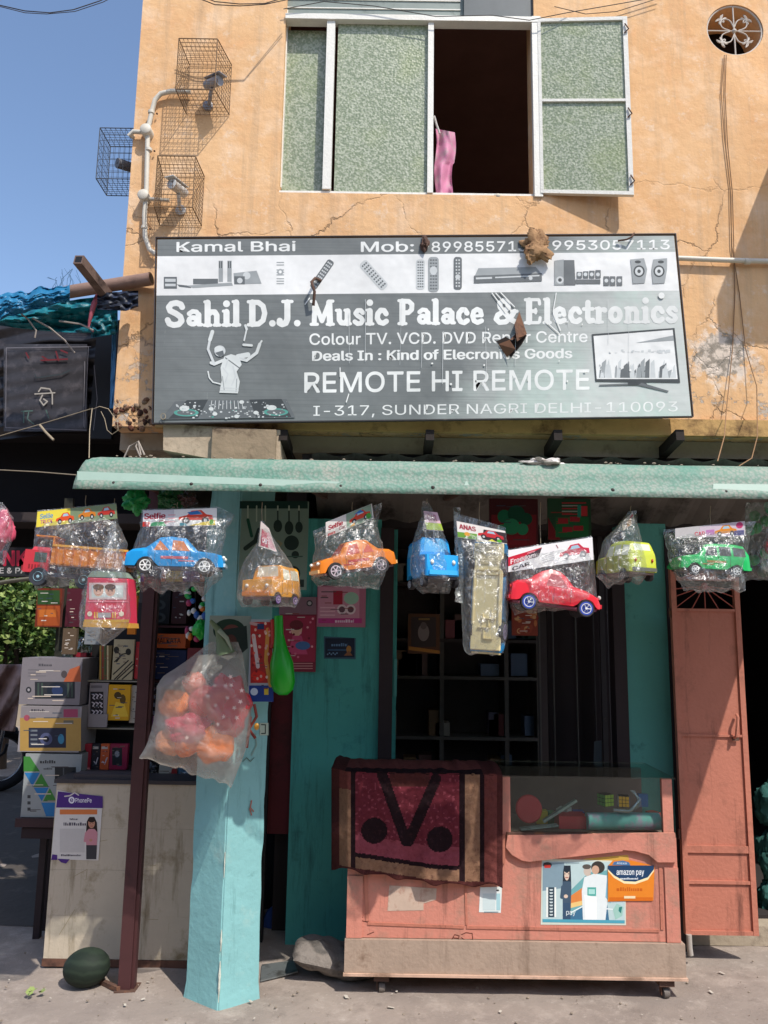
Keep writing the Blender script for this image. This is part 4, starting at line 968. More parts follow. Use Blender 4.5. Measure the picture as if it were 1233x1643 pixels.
def mould(a, b_, w_=.006, m=SALMOND, y=YCT-.001, nm='moulding'):
    pa = W(a[0], a[1], y); pb = W(b_[0], b_[1], y); MB().mat(m).bar(pa, pb, w_, .006, (0, 1, 0)).build(nm, ctr)
mould((590, 1482), (745, 1488), .012); mould((749, 1488), (1058, 1494), .012); mould((587, 1404), (590, 1478), .016); mould((747, 1404), (749, 1484), .010); mould((1060, 1392), (1063, 1492), .014); mould((562, 1514), (1090, 1519), .010, PALES)
MB().mat(SALMON).bb((xl, YCT-.008, ZBASE), (W(582, 1450, YCT).x, YCT-.0005, W(570, 1405, YCT).z)).build('stile', ctr)
MB().mat(SALMON).bb((W(1068, 1450, YCT).x, YCT-.008, ZBASE), (xr, YCT-.0005, W(1080, 1392, YCT).z)).build('stile', ctr)
# shaped skirting board under the glass
sk_pts = [(815, 1341), (1084, 1337), (1087, 1384), (1056, 1384), (1042, 1372), (1020, 1366), (1000, 1364), (1000, 1366), (850, 1383), (838, 1381), (822, 1372), (812, 1360)]
F = FP(YCT-.022); v = [F(x, y) for x, y in sk_pts]
mb = MB().mat(SALMON); n_ = len(v); mb.add(v+[p+Vector((0, .018, 0)) for p in v], [tuple(reversed(range(n_))), tuple(range(n_, 2*n_))]+[(i, (i+1) % n_, n_+(i+1) % n_, n_+i) for i in range(n_)]); mb.build('skirting_board', ctr)
bx(557, 1338, 811, 1384, YCT-.018, .016, SALMOND).build('skirting_board', ctr)
# glass case frame
MB().mat(SALMON).bb((W(804, 1290, YCT).x, YCT-.006, ZSILL-.01), (W(819, 1290, YCT).x, YCT+.02, ZTOP-.0)).build('stile', ctr)
MB().mat(SALMON).bb((W(1063, 1290, YCT).x, YCT-.006, ZSILL-.01), (xr-.012, YCT+.02, ZTOP-.0)).build('stile', ctr)
MB().mat(RUST).bb((xm, YCT-.012, ZSILL-.011), (xr-.005, YCT+.02, ZSILL+.002)).build('sill_rail', ctr)
MB().mat(paint('#8a7468', .8, .2, 6, name='case_floor')).bb((xl+.02, YCT+.0205, ZSILL-.02), (xr-.02, YB-.02, ZSILL-.006)).build('case_floor', ctr)
MB().mat(DARKIN).bb((xl+.02, YCT, ZSILL), (W(803, 1290, YCT).x, YCT+.02, ZTOP-.02)).build('case_front', ctr)
bx(790, 1262, 803, 1330, YCT-.004, .003, paint('#8f8b88', .5, .2, 30, name='grey_tape')).build('grey_strip', ctr)
def glass_mat(name, tint=(.9, .95, .92), fac=.10, rough=.04):
    mt = bpy.data.materials.new(name); mt.use_nodes = True; n = mt.node_tree.nodes; l = mt.node_tree.links; n.remove(n['Principled BSDF'])
    tr = n.new('ShaderNodeBsdfTransparent'); tr.inputs[0].default_value = tint+(1,)
    gl = n.new('ShaderNodeBsdfGlossy'); gl.inputs['Roughness'].default_value = rough
    lw = n.new('ShaderNodeLayerWeight'); lw.inputs['Blend'].default_value = .25
    mr = n.new('ShaderNodeMapRange'); mr.inputs['To Min'].default_value = fac; mr.inputs['To Max'].default_value = .45; l.new(lw.outputs['Fresnel'], mr.inputs['Value'])
    mx = n.new('ShaderNodeMixShader'); l.new(mr.outputs['Result'], mx.inputs[0]); l.new(tr.outputs[0], mx.inputs[1]); l.new(gl.outputs[0], mx.inputs[2]); l.new(mx.outputs[0], n['Material Output'].inputs['Surface'])
    return mt
GLASS = glass_mat('counter_glass', fac=.02)
MB().mat(GLASS).bb((W(819.5, 1290, YCT).x, YCT+.006, ZSILL+.003), (W(1062.5, 1290, YCT).x, YCT+.010, ZTOP-.003)).build('glass_pane', ctr)
MB().mat(glass_mat('top_glass', (.86, .92, .88), .05, .08)).bb((xl-.01, YCT-.012, ZTOP), (xr+.004, YB, ZTOP+.006)).build('glass_top', ctr)
def caster(px, py, par):
    g_ = G(px, py); c = Vector((g_.x, g_.y+.03, .022)); zt_ = ZBOT-.014
    e = MB().mat(RUST).bb((c.x-.035, c.y-.03, zt_-.03), (c.x+.035, c.y+.03, zt_)).build('caster_block', par)
    w_ = MB().mat(paint('#6a625c', .6, .2, 20, name='caster_wheel')).lathe([(.008, -.014), (.022, -.014), (.024, 0), (.022, .014), (.008, .014)], c, (1, .2, 0), 16); w_.build('wheel', e, 50)
    f = MB().mat(RUST)
    f.bb((c.x-.022, c.y-.012, .015), (c.x-.018, c.y+.012, zt_-.03)); f.build('fork', e)
for px, py in ((612, 1597), (1072, 1606)): caster(px, py, ctr)
for px in (618, 1068):
    g_ = G(px, 1600); c = Vector((g_.x, YB-.06, .022))
    e = MB().mat(RUST).bb((c.x-.03, c.y-.03, .05), (c.x+.03, c.y+.03, ZBOT-.014)).build('caster_block', ctr)
    MB().mat(DKMET).lathe([(.022, -.014), (.022, .014)], c, (1, .2, 0), 14).build('wheel', e, 50)
# things inside the glass case
yi = YCT+.09
F = FP(yi)
mb = MB().mat(paint('#b52f38', .5, .1, 10, name='red_disc')); c = W(849, 1298, yi); mb.lathe([(.0, -.004), (.062, -.004), (.066, 0), (.06, .006), (.0, .008)], c, (.05, -1, .2), 36)
o = mb.build('red_plate', None, 40); tag(o, 'round red plastic plate leaning inside the left end of the glass case', 'plate')
mb = MB().mat(paint('#6fb0ac', .7, .1, 20, dirt='#b583a8', dscale=12, damt=.5, name='patterned_paper'))
a = W(942, 1318, yi-.01); b_ = W(1058, 1318, yi-.01); mb.tube([a, b_], .040, 24); tag(mb.build('paper_roll', None, 40), 'pale teal and pink patterned roll lying inside the glass case', 'roll')
mb = MB().mat(paint('#c2343e', .5, .1, 10, name='red_pack')).bb(W(898, 1330, yi), W(938, 1306, yi+.06)+Vector((0, .05, 0))); tag(mb.build('red_pack'), 'small bright red pack beside the patterned roll in the glass case', 'pack')
mb = MB().mat(paint('#9aa39c', .6, .2, 30, dirt='#58605a', dscale=18, damt=.5, name='paper_pack'))
for (x0, y0, x1, y1) in ((872, 1318, 925, 1284),): mb.bar(W(x0, y0, yi+.03), W(x1, y1, yi+.03), .03, .012)
mb.bar(W(835, 1330, yi-.01), W(895, 1324, yi), .04, .008); tag(mb.build('paper_strip'), 'crumpled grey paper strips between the red plate and the red pack', 'paper')
def cube_toy(px, py, y, s_, cols, rot, label):
    c = W(px, py, y); M = Matrix.Rotation(rot, 3, 'Z'); e = empty('puzzle_cube', (c.x, c.y, c.z-s_/2), label, 'toy')
    MB().mat(BLACK).box(c, (s_, s_, s_), M).build('core', e)
    k = s_/3
    for face, col in zip(((0, -1), (-1, 0), (1, 0)), cols):
        for i in range(3):
            for j in range(3):
                q = Vector((face[0]*(s_/2+.0006) or (i-1)*k, face[1]*(s_/2+.0006) or (i-1)*k, (j-1)*k)); sz = (.002 if face[0] else k*.84, .002 if face[1] else k*.84, k*.84)
                MB().mat(plastic(col)).box(c+M@q, sz, M).build('tile', e)
cube_toy(972, 1283, yi, .055, ('#8fae3a', '#4c8d4a', '#cfcf49'), .45, 'green puzzle cube standing on the patterned roll in the glass case')
cube_toy(1001, 1285, yi-.01, .05, ('#e0a31f', '#d8d8d8', '#2f62a8'), -.2, 'yellow puzzle cube wrapped in film on the patterned roll')
mb = MB().mat(plastic('#2f69a6')).box(W(1032, 1284, yi), (.045, .02, .06)); tag(mb.build('blue_pack'), 'small blue pack right of the yellow puzzle cube', 'pack')
mb = MB().mat(glass_mat('cling_film', (.85, .9, .92), .25, .15))
for t in range(3): mb.tube([W(985+t*14, 1300, yi-.03), W(1008+t*3, 1302-t, yi-.05), W(1028, 1292-t*5, yi-.04), W(1018-t*3, 1268, yi-.03)], [.012, .010, .008, .003], 8)
tag(mb.build('film_wrap', None, 60), 'twisted clear film lying around the yellow puzzle cube', 'film')
for i, (px, py, c_, s_, lab) in enumerate(((868, 1268, '#c8b03a', .022, 'yellow toy block in the glass case behind the paper strips'), (884, 1272, '#3a8a5a', .020, 'green toy block in the glass case beside the yellow block'), (905, 1290, '#c8c4bc', .026, 'white toy block in the middle of the glass case'), (928, 1276, '#3a5aa8', .022, 'blue toy block left of the green puzzle cube'), (1048, 1290, '#c84a3a', .022, 'red toy block at the right end of the glass case'))):
    s_ *= 2.2; q_ = W(px, py, yi+.13); q_.z = ZSILL-.006+s_*.65; mb = MB().mat(plastic(c_)).box(q_, (s_*1.2, s_, s_*1.3), Matrix.Rotation(i*.5, 3, 'Z')); tag(mb.build('toy_block'), lab, 'toy')
# posters on the counter ----------------------------------------------
YP = YCT-.0015
def sheet(name, pts, y, m, label, cat, draw=None, th=.001, group=None, curl=0):
    F = FP(y); mb = MB().mat(m); q = [F(x, yy) for x, yy in pts]; n_ = len(q)
    mb.add(q+[p+Vector((0, th, 0)) for p in q], [tuple(range(n_)), tuple(reversed(range(n_, 2*n_)))]+[(i, n_+i, n_+(i+1) % n_, (i+1) % n_) for i in range(n_)])
    if draw: draw(mb, F)
    o = mb.build(name); return tag(o, label, cat, group)
def hair_fig(mb, F, cx, top, h, skin, hair, cloth, legs=None, w_=1.0, long=True):
    k = h/60
    if long: mb.pp(F, [(cx-7*k*w_, top+6*k), (cx-3*k, top), (cx+4*k, top), (cx+8*k*w_, top+8*k), (cx+9*k*w_, top+26*k), (cx-9*k*w_, top+27*k)], prn(hair))
    mb.pc(F, cx, top+9*k, 5*k*w_, 7*k, prn(skin)); mb.pc(F, cx, top+4*k, 5.5*k*w_, 4*k, prn(hair))
    mb.pp(F, [(cx-9*k*w_, top+22*k), (cx-4*k, top+17*k), (cx+4*k, top+17*k), (cx+9*k*w_, top+22*k), (cx+8*k*w_, top+40*k), (cx-8*k*w_, top+40*k)], prn(cloth))
    mb.pl(F, [(cx-8*k*w_, top+23*k), (cx-10*k*w_, top+34*k), (cx-2*k, top+34*k)], 3.5*k, prn(cloth)); mb.pc(F, cx-1*k, top+33*k, 2.2*k, 2*k, prn(skin))
    mb.pp(F, [(cx-8*k*w_, top+40*k), (cx+8*k*w_, top+40*k), (cx+7*k*w_, top+60*k), (cx-8*k*w_, top+60*k)], prn(legs or cloth))
    for dx in (-2, 2): mb.pc(F, cx+dx*k, top+9*k, .7*k, .6*k, prn('#2a1c18'), n=6)
    mb.pr(F, cx-1.6*k, top+12.6*k, cx+1.6*k, top+13.4*k, prn('#9c3b3b'))
def d_big(mb, F):
    P = lambda pts, c: mb.pp(F, pts, prn(c))
    P([(871, 1476), (1003, 1478), (1003, 1384), (871, 1382)], '#b9cfd0')
    P([(871, 1384), (906, 1384), (906, 1425), (871, 1430)], '#7f97a4'); mb.pc(F, 879, 1388, 7, 4.5, prn('#2c3135')); P([(874, 1388), (884, 1388), (884, 1393), (874, 1393)], '#c63c33')
    P([(905, 1440), (945, 1400), (980, 1396), (960, 1460), (903, 1470)], '#6fa9ac')
    P([(910, 1442), (936, 1424), (948, 1402), (950, 1440), (912, 1460)], '#d98445'); P([(905, 1452), (960, 1440), (962, 1446), (905, 1460)], '#e8c47e')
    P([(908, 1476), (940, 1450), (975, 1452), (978, 1477)], '#3d6f8f'); mb.pl(F, [(906, 1470), (935, 1455), (990, 1460)], 2, prn('#dfe9ea'))
    hair_fig(mb, F, 910, 1389, 90, '#d9c2b0', '#26303a', '#41566a', '#37506a', .55)
    P([(938, 1408), (954, 1402), (974, 1405), (976, 1440), (972, 1477), (936, 1477), (934, 1430)], '#dfe7e8')
    mb.pc(F, 960, 1392, 11, 10, prn('#3a3734')); mb.pc(F, 956, 1396, 6, 7, prn('#c9a48c')); mb.pc(F, 943, 1398, 6, 8, prn('#c6b7aa')); mb.pc(F, 942, 1391, 7, 4, prn('#58534d'))
    P([(975, 1402), (984, 1420), (980, 1450), (972, 1440)], '#7fb3c9'); P([(943, 1424), (957, 1424), (957, 1438), (943, 1438)], '#4fa79c'); P([(945, 1427), (955, 1427), (955, 1435), (945, 1435)], '#a7d9d2')
    P([(938, 1436), (958, 1440), (958, 1476), (940, 1476)], '#f0f2f0')
    P([(877, 1424), (893, 1424), (893, 1472), (877, 1472)], '#e6ebe6'); P([(880, 1424), (890, 1424), (890, 1472), (880, 1472)], '#2f4350')
    for i in range(9): P([(882, 1427+i*5), (888, 1427+i*5), (887, 1429.5+i*5), (883, 1429.5+i*5)], '#c6d2d4')
    P([(990, 1450), (1001, 1456), (999, 1470), (988, 1476), (984, 1460)], '#9cc6bb'); P([(994, 1456), (999, 1455), (997, 1466), (993, 1462)], '#2f7c76')
    mb.tx(F, 'pay', 909, 1462, 924, 1468, prn('#dfe9ea'))
    for i in range(4): P([(908, 1385+i*.01), (930, 1384), (930, 1386), (908, 1387)], '#93a8ac')
    P([(871, 1480), (1003, 1482), (1003, 1477), (871, 1475)], '#4f9fb4')
sheet('advert_poster', [(868, 1484), (1005, 1485), (1004, 1382), (870, 1378)], YP, prn('#cfd6c8'), 'wide pale blue payment poster with people printed on it, stuck on the counter front', 'poster', d_big)
def d_bus(mb, F):
    mb.pr(F, 976, 1391, 1048, 1446, prn('#e08328')); mb.pr(F, 978, 1440, 1048, 1446, prn('#cf6a1c'))
    mb.pp(F, [(976, 1390), (1050, 1390), (1050, 1398), (1040, 1412), (1020, 1419), (1002, 1418), (986, 1409), (976, 1398)], prn('#f0e0b0'), .0)
    mb.pp(F, [(976, 1389), (1050, 1389), (1050, 1395), (1040, 1408), (1020, 1415), (1002, 1414), (986, 1405), (976, 1395)], prn('#1f3f63'))
    mb.tx(F, 'amazon pay', 990, 1397, 1034, 1404, prn('#e8edf0'), .02); mb.mumble(F, 996, 1408.5, 1025, 1411.5, prn('#dfe5ea'))
    mb.pp(F, [(983, 1388), (986, 1383), (1000, 1381), (1010, 1384), (1012, 1389)], prn('#4a74a0')); mb.tx(F, 'Alexa', 990, 1383.5, 1006, 1387, prn('#dfe7ee'))
    mb.mumble(F, 990, 1424, 1032, 1430, prn('#c4601a')); mb.pr(F, 1002, 1438, 1020, 1442, prn('#e9d7b0'))
sheet('payment_sticker', [(976, 1447), (1049, 1445), (1051, 1390), (1014, 1381), (984, 1381), (976, 1390)], YP-.003, prn('#e08328'), 'orange and navy payment sticker overlapping the right end of the wide poster', 'sticker', d_bus)
sheet('yellow_sticker_edge', [(930, 1382), (1012, 1386), (1008, 1372), (940, 1378)], YCT-.0008, prn('#c9a04a'), 'yellow torn paper edge showing above the wide poster', 'paper')
def d_small(mb, F):
    mb.pr(F, 775, 1434, 795, 1461, prn('#c9d8d8')); mb.pr(F, 797, 1434, 803, 1461, prn('#a6cdd3')); mb.pr(F, 777, 1463, 800, 1464.5, prn('#7c9aa0'))
    mb.pc(F, 799, 1429, 2.5, 1.5, prn('#3a3a3a'), n=8)
sheet('small_sticker', [(769, 1464), (804, 1465), (806, 1423), (771, 1424)], YP, prn('#dfe6e3'), 'small white sticker on the counter just under the rug corner', 'sticker', d_small)
sheet('torn_label', [(622, 1462), (680, 1461), (680, 1450), (700, 1444), (701, 1426), (625, 1421)], YP, paint('#c2aa98', .8, .15, 20, dirt='#a0705f', dscale=14, damt=.5, name='old_label'), 'faded torn rectangular label on the counter front below the rug', 'label')
SCR = prn('#5a2f26')
mb = MB(); F = FP(YCT-.0002)
for pts in ([(724, 1510), (730, 1500), (737, 1502), (735, 1512)], [(727, 1505), (736, 1506)], [(741, 1500), (748, 1497), (758, 1498), (759, 1508), (748, 1510), (741, 1505)], [(568, 1470), (575, 1478), (582, 1472)], [(590, 1500), (600, 1496)], [(566, 1474), (590, 1480), (606, 1484)]): mb.pl(F, pts, 1.3, SCR)
mb.build('scribble', ctr)
# rug ------------------------------------------------------------------
def lin(name, pts):
    pass
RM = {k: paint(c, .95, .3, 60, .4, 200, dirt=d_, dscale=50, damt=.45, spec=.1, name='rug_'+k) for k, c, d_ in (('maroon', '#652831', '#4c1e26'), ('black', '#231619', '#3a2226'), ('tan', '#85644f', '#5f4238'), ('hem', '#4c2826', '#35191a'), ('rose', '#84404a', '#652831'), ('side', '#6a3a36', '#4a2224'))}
def rugcol(x, y):
    hem = 1396+(x-553)*.155 if x < 700 else 1419+(x-700)*.03
    d = hem-y
    if d < 6 or x > 798 or x < 536: return 'hem'
    if 777 < x <= 798: return 'side'
    if 770 < x <= 777 or 737 < x <= 746: return 'black' if d > 6 else 'hem'
    if 746 < x <= 770: return 'tan'
    if x < 564: return 'tan' if x > 545 and d < 130 else ('hem' if x < 545 else 'side')
    if x < 571: return 'black'
    if d < 24: return 'tan'
    if d < 31: return 'black'
    if math.hypot(x-601, y-1333) < 21 or math.hypot(x-706, y-1347) < 21: return 'black'
    for (a, b_) in (((614, 1244), (652, 1350)), ((700, 1250), (656, 1350))):
        t = max(0, min(1, ((x-a[0])*(b_[0]-a[0])+(y-a[1])*(b_[1]-a[1]))/((b_[0]-a[0])**2+(b_[1]-a[1])**2)))
        if math.hypot(x-a[0]-(b_[0]-a[0])*t, y-a[1]-(b_[1]-a[1])*t) < 8.5: return 'black'
    if y < 1262 and 625 < x < 690: return 'hem'
    if d < 60 or nz(x, y, 0, .2) > .38: return 'rose'  # lower band of the field painted lighter as if sunlit, plus random rose flecks
    return 'maroon'
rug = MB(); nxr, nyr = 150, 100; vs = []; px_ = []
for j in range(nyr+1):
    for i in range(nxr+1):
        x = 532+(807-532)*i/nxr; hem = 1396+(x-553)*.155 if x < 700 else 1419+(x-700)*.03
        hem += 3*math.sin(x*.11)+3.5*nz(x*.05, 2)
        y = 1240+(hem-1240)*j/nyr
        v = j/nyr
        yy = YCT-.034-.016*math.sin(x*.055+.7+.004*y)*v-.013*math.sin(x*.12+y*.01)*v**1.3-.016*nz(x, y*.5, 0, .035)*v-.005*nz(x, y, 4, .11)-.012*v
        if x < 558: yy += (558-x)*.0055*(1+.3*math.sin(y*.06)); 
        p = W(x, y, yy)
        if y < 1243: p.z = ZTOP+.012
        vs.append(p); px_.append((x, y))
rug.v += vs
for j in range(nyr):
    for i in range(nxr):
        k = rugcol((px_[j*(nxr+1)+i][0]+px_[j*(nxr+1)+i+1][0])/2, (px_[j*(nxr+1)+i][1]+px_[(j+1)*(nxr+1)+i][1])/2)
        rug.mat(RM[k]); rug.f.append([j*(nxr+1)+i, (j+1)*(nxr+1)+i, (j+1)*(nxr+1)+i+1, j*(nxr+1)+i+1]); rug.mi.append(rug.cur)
# part lying on the counter top with a soft rumpled roll at the edge
base = len(rug.v); nt_ = 16
for j in range(nt_+1):
    for i in range(nxr+1):
        x = 532+(807-532)*i/nxr; q = vs[i]; t = j/nt_
        z = ZTOP+.012+.018*math.sin(t*math.pi*.9)*(1+.5*nz(x, 0, 0, .05))+.014*abs(nz(x, t*20, 3, .06))
        xx = q.x if x > 560 else q.x+(.02*t)
        rug.v.append(Vector((xx, q.y+.36*t, z)))
for j in range(nt_):
    for i in range(nxr):
        rug.mat(RM['hem' if (i < 12 or i > nxr-18) else 'black' if j < 3 else 'side']); a = base+j*(nxr+1)+i; rug.f.append([a, a+1, a+nxr+2, a+nxr+1]); rug.mi.append(rug.cur)
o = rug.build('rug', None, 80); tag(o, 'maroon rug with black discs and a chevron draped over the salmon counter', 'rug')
so_ = o.modifiers.new('thickness', 'SOLIDIFY'); so_.thickness = .005; so_.offset = -1
# ---------------------------------------------------------------- cream counter
YQ = YL; cc = empty('cream_counter', G(180, 1560), 'cream boarded street counter with dusty scuffed front, left of the teal pillar', 'counter')
cc.location = (-1.3, YL, 0)
CREAM = paint('#c2b5a1', .7, .12, 5, .2, 50, dirt='#8a7a5e', dscale=5, damt=.47, name='cream_board', grime=('#6f5f40', .8))
cz0 = W(190, 1540, YL).z; cz1 = W(190, 1258, YL).z; cx0 = W(80, 1400, YL).x; cx1 = W(330, 1400, YL).x; cm_ = W(211, 1400, YL).x
# planks
zr_ = [cz0, cz0+(cz1-cz0)*.24, cz0+(cz1-cz0)*.5, cz0+(cz1-cz0)*.74, cz1]
for x0, x1 in ((cx0, cm_-.001), (cm_+.001, cx1)):
    for a, b_ in zip(zr_, zr_[1:]):
        MB().mat(CREAM).bb((x0, YL+random.uniform(0, .0005), a+.0004), (x1, YL+.02, b_-.0004)).build('board', cc)
MB().mat(CREAM).bb((cx0, YL+.021, cz0), (cx0+.02, YL+.46, cz1)).build('side_panel', cc)
MB().mat(DKMET).bb((cx0-.01, YL-.01, cz1+.001), (cx1, YL+.48, cz1+.02)).build('counter_top', cc)
MB().mat(paint('#6b4a3c', .8, .2, 12, dirt='#3d2a24', dscale=8, damt=.5, name='brown_rail')).bb((cx0-.004, YL-.004, cz0-.035), (cx1, YL+.03, cz0-.001)).build('bottom_rail', cc)
MB().mat(DARKIN).bb((cx0+.02, YL+.44, cz0), (cx1, YL+.46, cz1)).build('back_panel', cc)
for x in (cx0+.03, cx0+.3, cx1-.2):
    for y in (YL+.04, YL+.4): MB().mat(RUST).bb((x-.02, y-.02, 0), (x+.02, y+.02, cz0-.036)).build('leg', cc)
mb = MB(); F = FP(YL-.0006); FD = prn('#a2947a')
for pts in ([(140, 1340), (155, 1338), (160, 1330)], [(230, 1388), (250, 1389)], [(232, 1412), (240, 1412)], [(231, 1475), (254, 1476)], [(112, 1410), (140, 1395), (138, 1412)], [(150, 1352), (172, 1348)], [(95, 1500), (120, 1460)]): mb.pl(F, pts, .9, FD)
mb.build('faint_scrawl', cc)
def d_pay(mb, F):
    PU = prn('#4b2a7a'); WHT = prn('#d9d4cf')
    mb.pp(F, [(90, 1296), (165, 1297), (165, 1278), (93, 1270)], PU); mb.pp(F, [(84, 1371), (92, 1372), (92, 1380), (82, 1380)], PU); mb.pp(F, [(92, 1378), (112, 1379), (106, 1386), (98, 1384)], PU)
    mb.pc(F, 115, 1284, 5, 5.5, prn('#e8e4ee')); mb.tx(F, 'e', 112.6, 1281.5, 117.4, 1287, PU, .02); mb.tx(F, 'PhonePe', 121, 1281, 147, 1288, prn('#e4e0ea'), .02)
    mb.pl(F, [(104, 1278), (112, 1277), (120, 1272), (126, 1276)], 2, prn('#cfc6c0'))
    mb.pr(F, 96, 1299, 156, 1307, prn('#d67b45'))
    mb.mumble(F, 112, 1313, 125, 1316, prn('#55505c')); mb.mumble(F, 102, 1320, 138, 1325, prn('#55505c'))
    mb.pr(F, 96, 1330, 136, 1368, prn('#c4bfbb')); mb.mumble(F, 98, 1371, 130, 1374, prn('#55505c'))
    k = hair_fig(mb, F, 147, 1311, 68, '#c08a72', '#2a1a18', '#c98a94', '#3a3a40', .95)
sheet('payment_poster', [(82, 1379), (158, 1381), (165, 1282), (92, 1268)], YL-.003, prn('#d6d1cc'), 'white and purple payment poster with a printed woman in pink on the cream counter', 'poster', d_pay)
# watermelon
g_ = G(125, 1597); MW = newmat('watermelon_rind'); mt, n, l, b = MW
tc = n.new('ShaderNodeTexCoord'); wv = n.new('ShaderNodeTexWave'); wv.inputs['Scale'].default_value = 9; wv.inputs['Distortion'].default_value = 5; wv.inputs['Detail'].default_value = 4; wv.bands_direction = 'Z'
l.new(tc.outputs['Object'], wv.inputs['Vector']); rp = n.new('ShaderNodeValToRGB'); rp.color_ramp.elements[0].color = (.014, .022, .015, 1); rp.color_ramp.elements[1].color = (.022, .034, .022, 1); rp.color_ramp.elements[0].position = .4
l.new(wv.outputs['Fac'], rp.inputs[0]); l.new(rp.outputs[0], b.inputs['Base Color']); b.inputs['Roughness'].default_value = .7; b.inputs['Specular IOR Level'].default_value = .25
RW = .92*(W(165, 1565, g_.y+.1).x-W(85, 1565, g_.y+.1).x)/2
wm = MB().mat(mt).ball((g_.x, g_.y+.09, RW*.76), (RW, RW*.8, RW*.77), Matrix.Rotation(-.12, 3, 'Y'), 32, 20)
tag(wm.build('watermelon', None, 180), 'dark green watermelon lying on the ground before the cream counter', 'watermelon')
# weeds and litter
lf = MB().mat(paint('#8a9a58', .8, .2, 20, name='dry_leaf'))
for i in range(9):
    c = G(52, 1600)+Vector((random.uniform(-.03, .03), random.uniform(-.02, .03), .012)); a = random.uniform(0, 6.3); d = Vector((math.cos(a), math.sin(a), .5))*.03; s2 = Vector((-math.sin(a), math.cos(a), 0))*.010
    lf.add([c, c+d*.5+s2, c+d, c+d*.5-s2], [(0, 1, 2, 3)])
tag(lf.build('weed'), 'small tuft of yellow green leaves on the ground left of the watermelon', 'weed')
crumple('stone', 38, 1580, 4.0, .055, .05, .03, CONC, 'flat grey stone on the ground at the left edge of the picture', 'stone', 2, .3)
crumple('stone', 92, 1573, 4.15, .05, .05, .035, CONC, 'rough stone wedged under the left end of the cream counter', 'stone', 6, .4)
wd = MB().mat(RUST); a = G(163, 1580); b_ = G(190, 1592); wd.bar(a+Vector((0, 0, .012)), b_+Vector((0, 0, .012)), .02, .02); tag(wd.build('wood_chip'), 'short brown wood offcut between watermelon and post', 'wood')
# sack
def sack():
    y0 = 4.02; mb = MB().mat(paint('#7f7770', .95, .15, 30, .5, 120, dirt='#4f4944', dscale=9, damt=.5, name='woven_sack')); nu, nv = 40, 24; c = Vector((W(535, 1560, y0).x, y0+.06, .075))
    vs = []; fs = []
    for s_ in (1, -1):
        b_ = len(vs)
        for j in range(nv+1):
            for i in range(nu+1):
                u = i/nu*2-1; v = j/nv*2-1; h = max(0, (1-abs(u)**3)*(1-abs(v)**3))**.55
                x = u*.20*(1-.06*v*v); z = s_*.062*h*(1+.45*nz(u*1.5, v*1.5, s_)+.08*math.sin(u*14+v*5)*h)-u*.035; yy = v*.14
                z += .004*nz(u*5, v*5, 2)
                vs.append(c+Vector((x+.01*nz(v*3, 1), yy, max(z, -.07)+ (0 if s_ > 0 else 0))))
        for j in range(nv):
            for i in range(nu):
                q = b_+j*(nu+1)+i; f = (q, q+1, q+nu+2, q+nu+1); fs.append(f if s_ > 0 else tuple(reversed(f)))
    mb.add(vs, fs); tag(mb.build('sack', None, 60), 'flattened grey woven sack lying left of the salmon counter', 'sack')
sack()
ts = MB().mat(paint('#8f9596', .4, .2, 12, metal=.6, dirt='#4a4844', dscale=8, damt=.5, name='tin_sheet')); ts.slab([G(418, 1578)+Vector((0, 0, .012)), G(478, 1566)+Vector((0, 0, .02)), G(470, 1548)+Vector((0, 0, .02)), G(420, 1552)+Vector((0, 0, .012))], .006); tag(ts.build('tin_sheet'), 'bent grey tin sheet on the ground between pillar and sack', 'sheet')
gp = MB().mat(plastic('#3f8a3a')); gp.tube([W(424, 1537, 4.3), W(466, 1537, 4.3)], .014, 10); tag(gp.build('green_stick', None, 50), 'green plastic stick lying across the narrow passage', 'stick')
bb_ = MB().mat(plastic('#1e3c78', .5)).ball(W(440, 1490, 4.7), (.07, .06, .12)); tag(bb_.build('blue_bundle', None, 60), 'dark blue bundle standing in the narrow passage', 'bundle')
# ---------------------------------------------------------------- salmon door leaf
YD = 4.26
door = empty('door_leaf', (W(1145, 1500, YD).x, YD, 0), 'tall salmon metal door leaf standing open right of the worn teal wall', 'door')
SD = SALMOND; dz0 = W(1150, 1500, YD).z; dz1 = W(1140, 912, YD).z
dx0 = W(1087, 1200, YD).x; dx1 = W(1200, 1200, YD).x
gz1 = W(1140, 932, YD).z; gz0 = W(1140, 977, YD).z
MB().mat(SD).bb((dx0, YD-.012, dz0), (dx0+.028, YD+.02, dz1)).build('stile', door); MB().mat(SD).bb((dx1-.028, YD-.012, dz0), (dx1, YD+.02, dz1)).build('stile', door)
MB().mat(SD).bb((dx0+.0285, YD-.012, gz1), (dx1-.0285, YD+.02, dz1)).build('rail', door)
for z, h_ in ((gz0-.014, .014), (W(1140, 1182, YD).z, .012), (W(1140, 1368, YD).z, .035), (W(1140, 1418, YD).z, .016), (dz0, .02)):
    MB().mat(SD).bb((dx0+.0285, YD-.010, z), (dx1-.0285, YD+.018, z+h_)).build('rail', door)
MB().mat(SD).bb((dx0+.0285, YD+.0, dz0+.0201), (dx1-.0285, YD+.012, gz0-.0141)).build('panel', door)
gm = paint('#a8574a', .6, .2, 20, name='grille_bar'); cg = Vector(((dx0+dx1)/2, YD, gz1-.03))
for k in range(9):
    a = math.pi*(k+.5)/9+math.pi; e = Vector((math.cos(a), 0, math.sin(a)*.62)); t = min(abs((dx1-dx0)/2-.03)/max(abs(e.x), .01), (cg.z-gz0)/max(abs(e.z), .01)); MB().mat(gm).tube([cg, cg+e*t], .003, 6).build('grille_bar', door)
MB().mat(plastic('#a0393c')).ball(cg+Vector((0, -.004, 0)), (.02, .006, .02)).build('grille_rosette', door, 60)
hx = W(1178, 1160, YD).x; hz = W(1178, 1165, YD).z
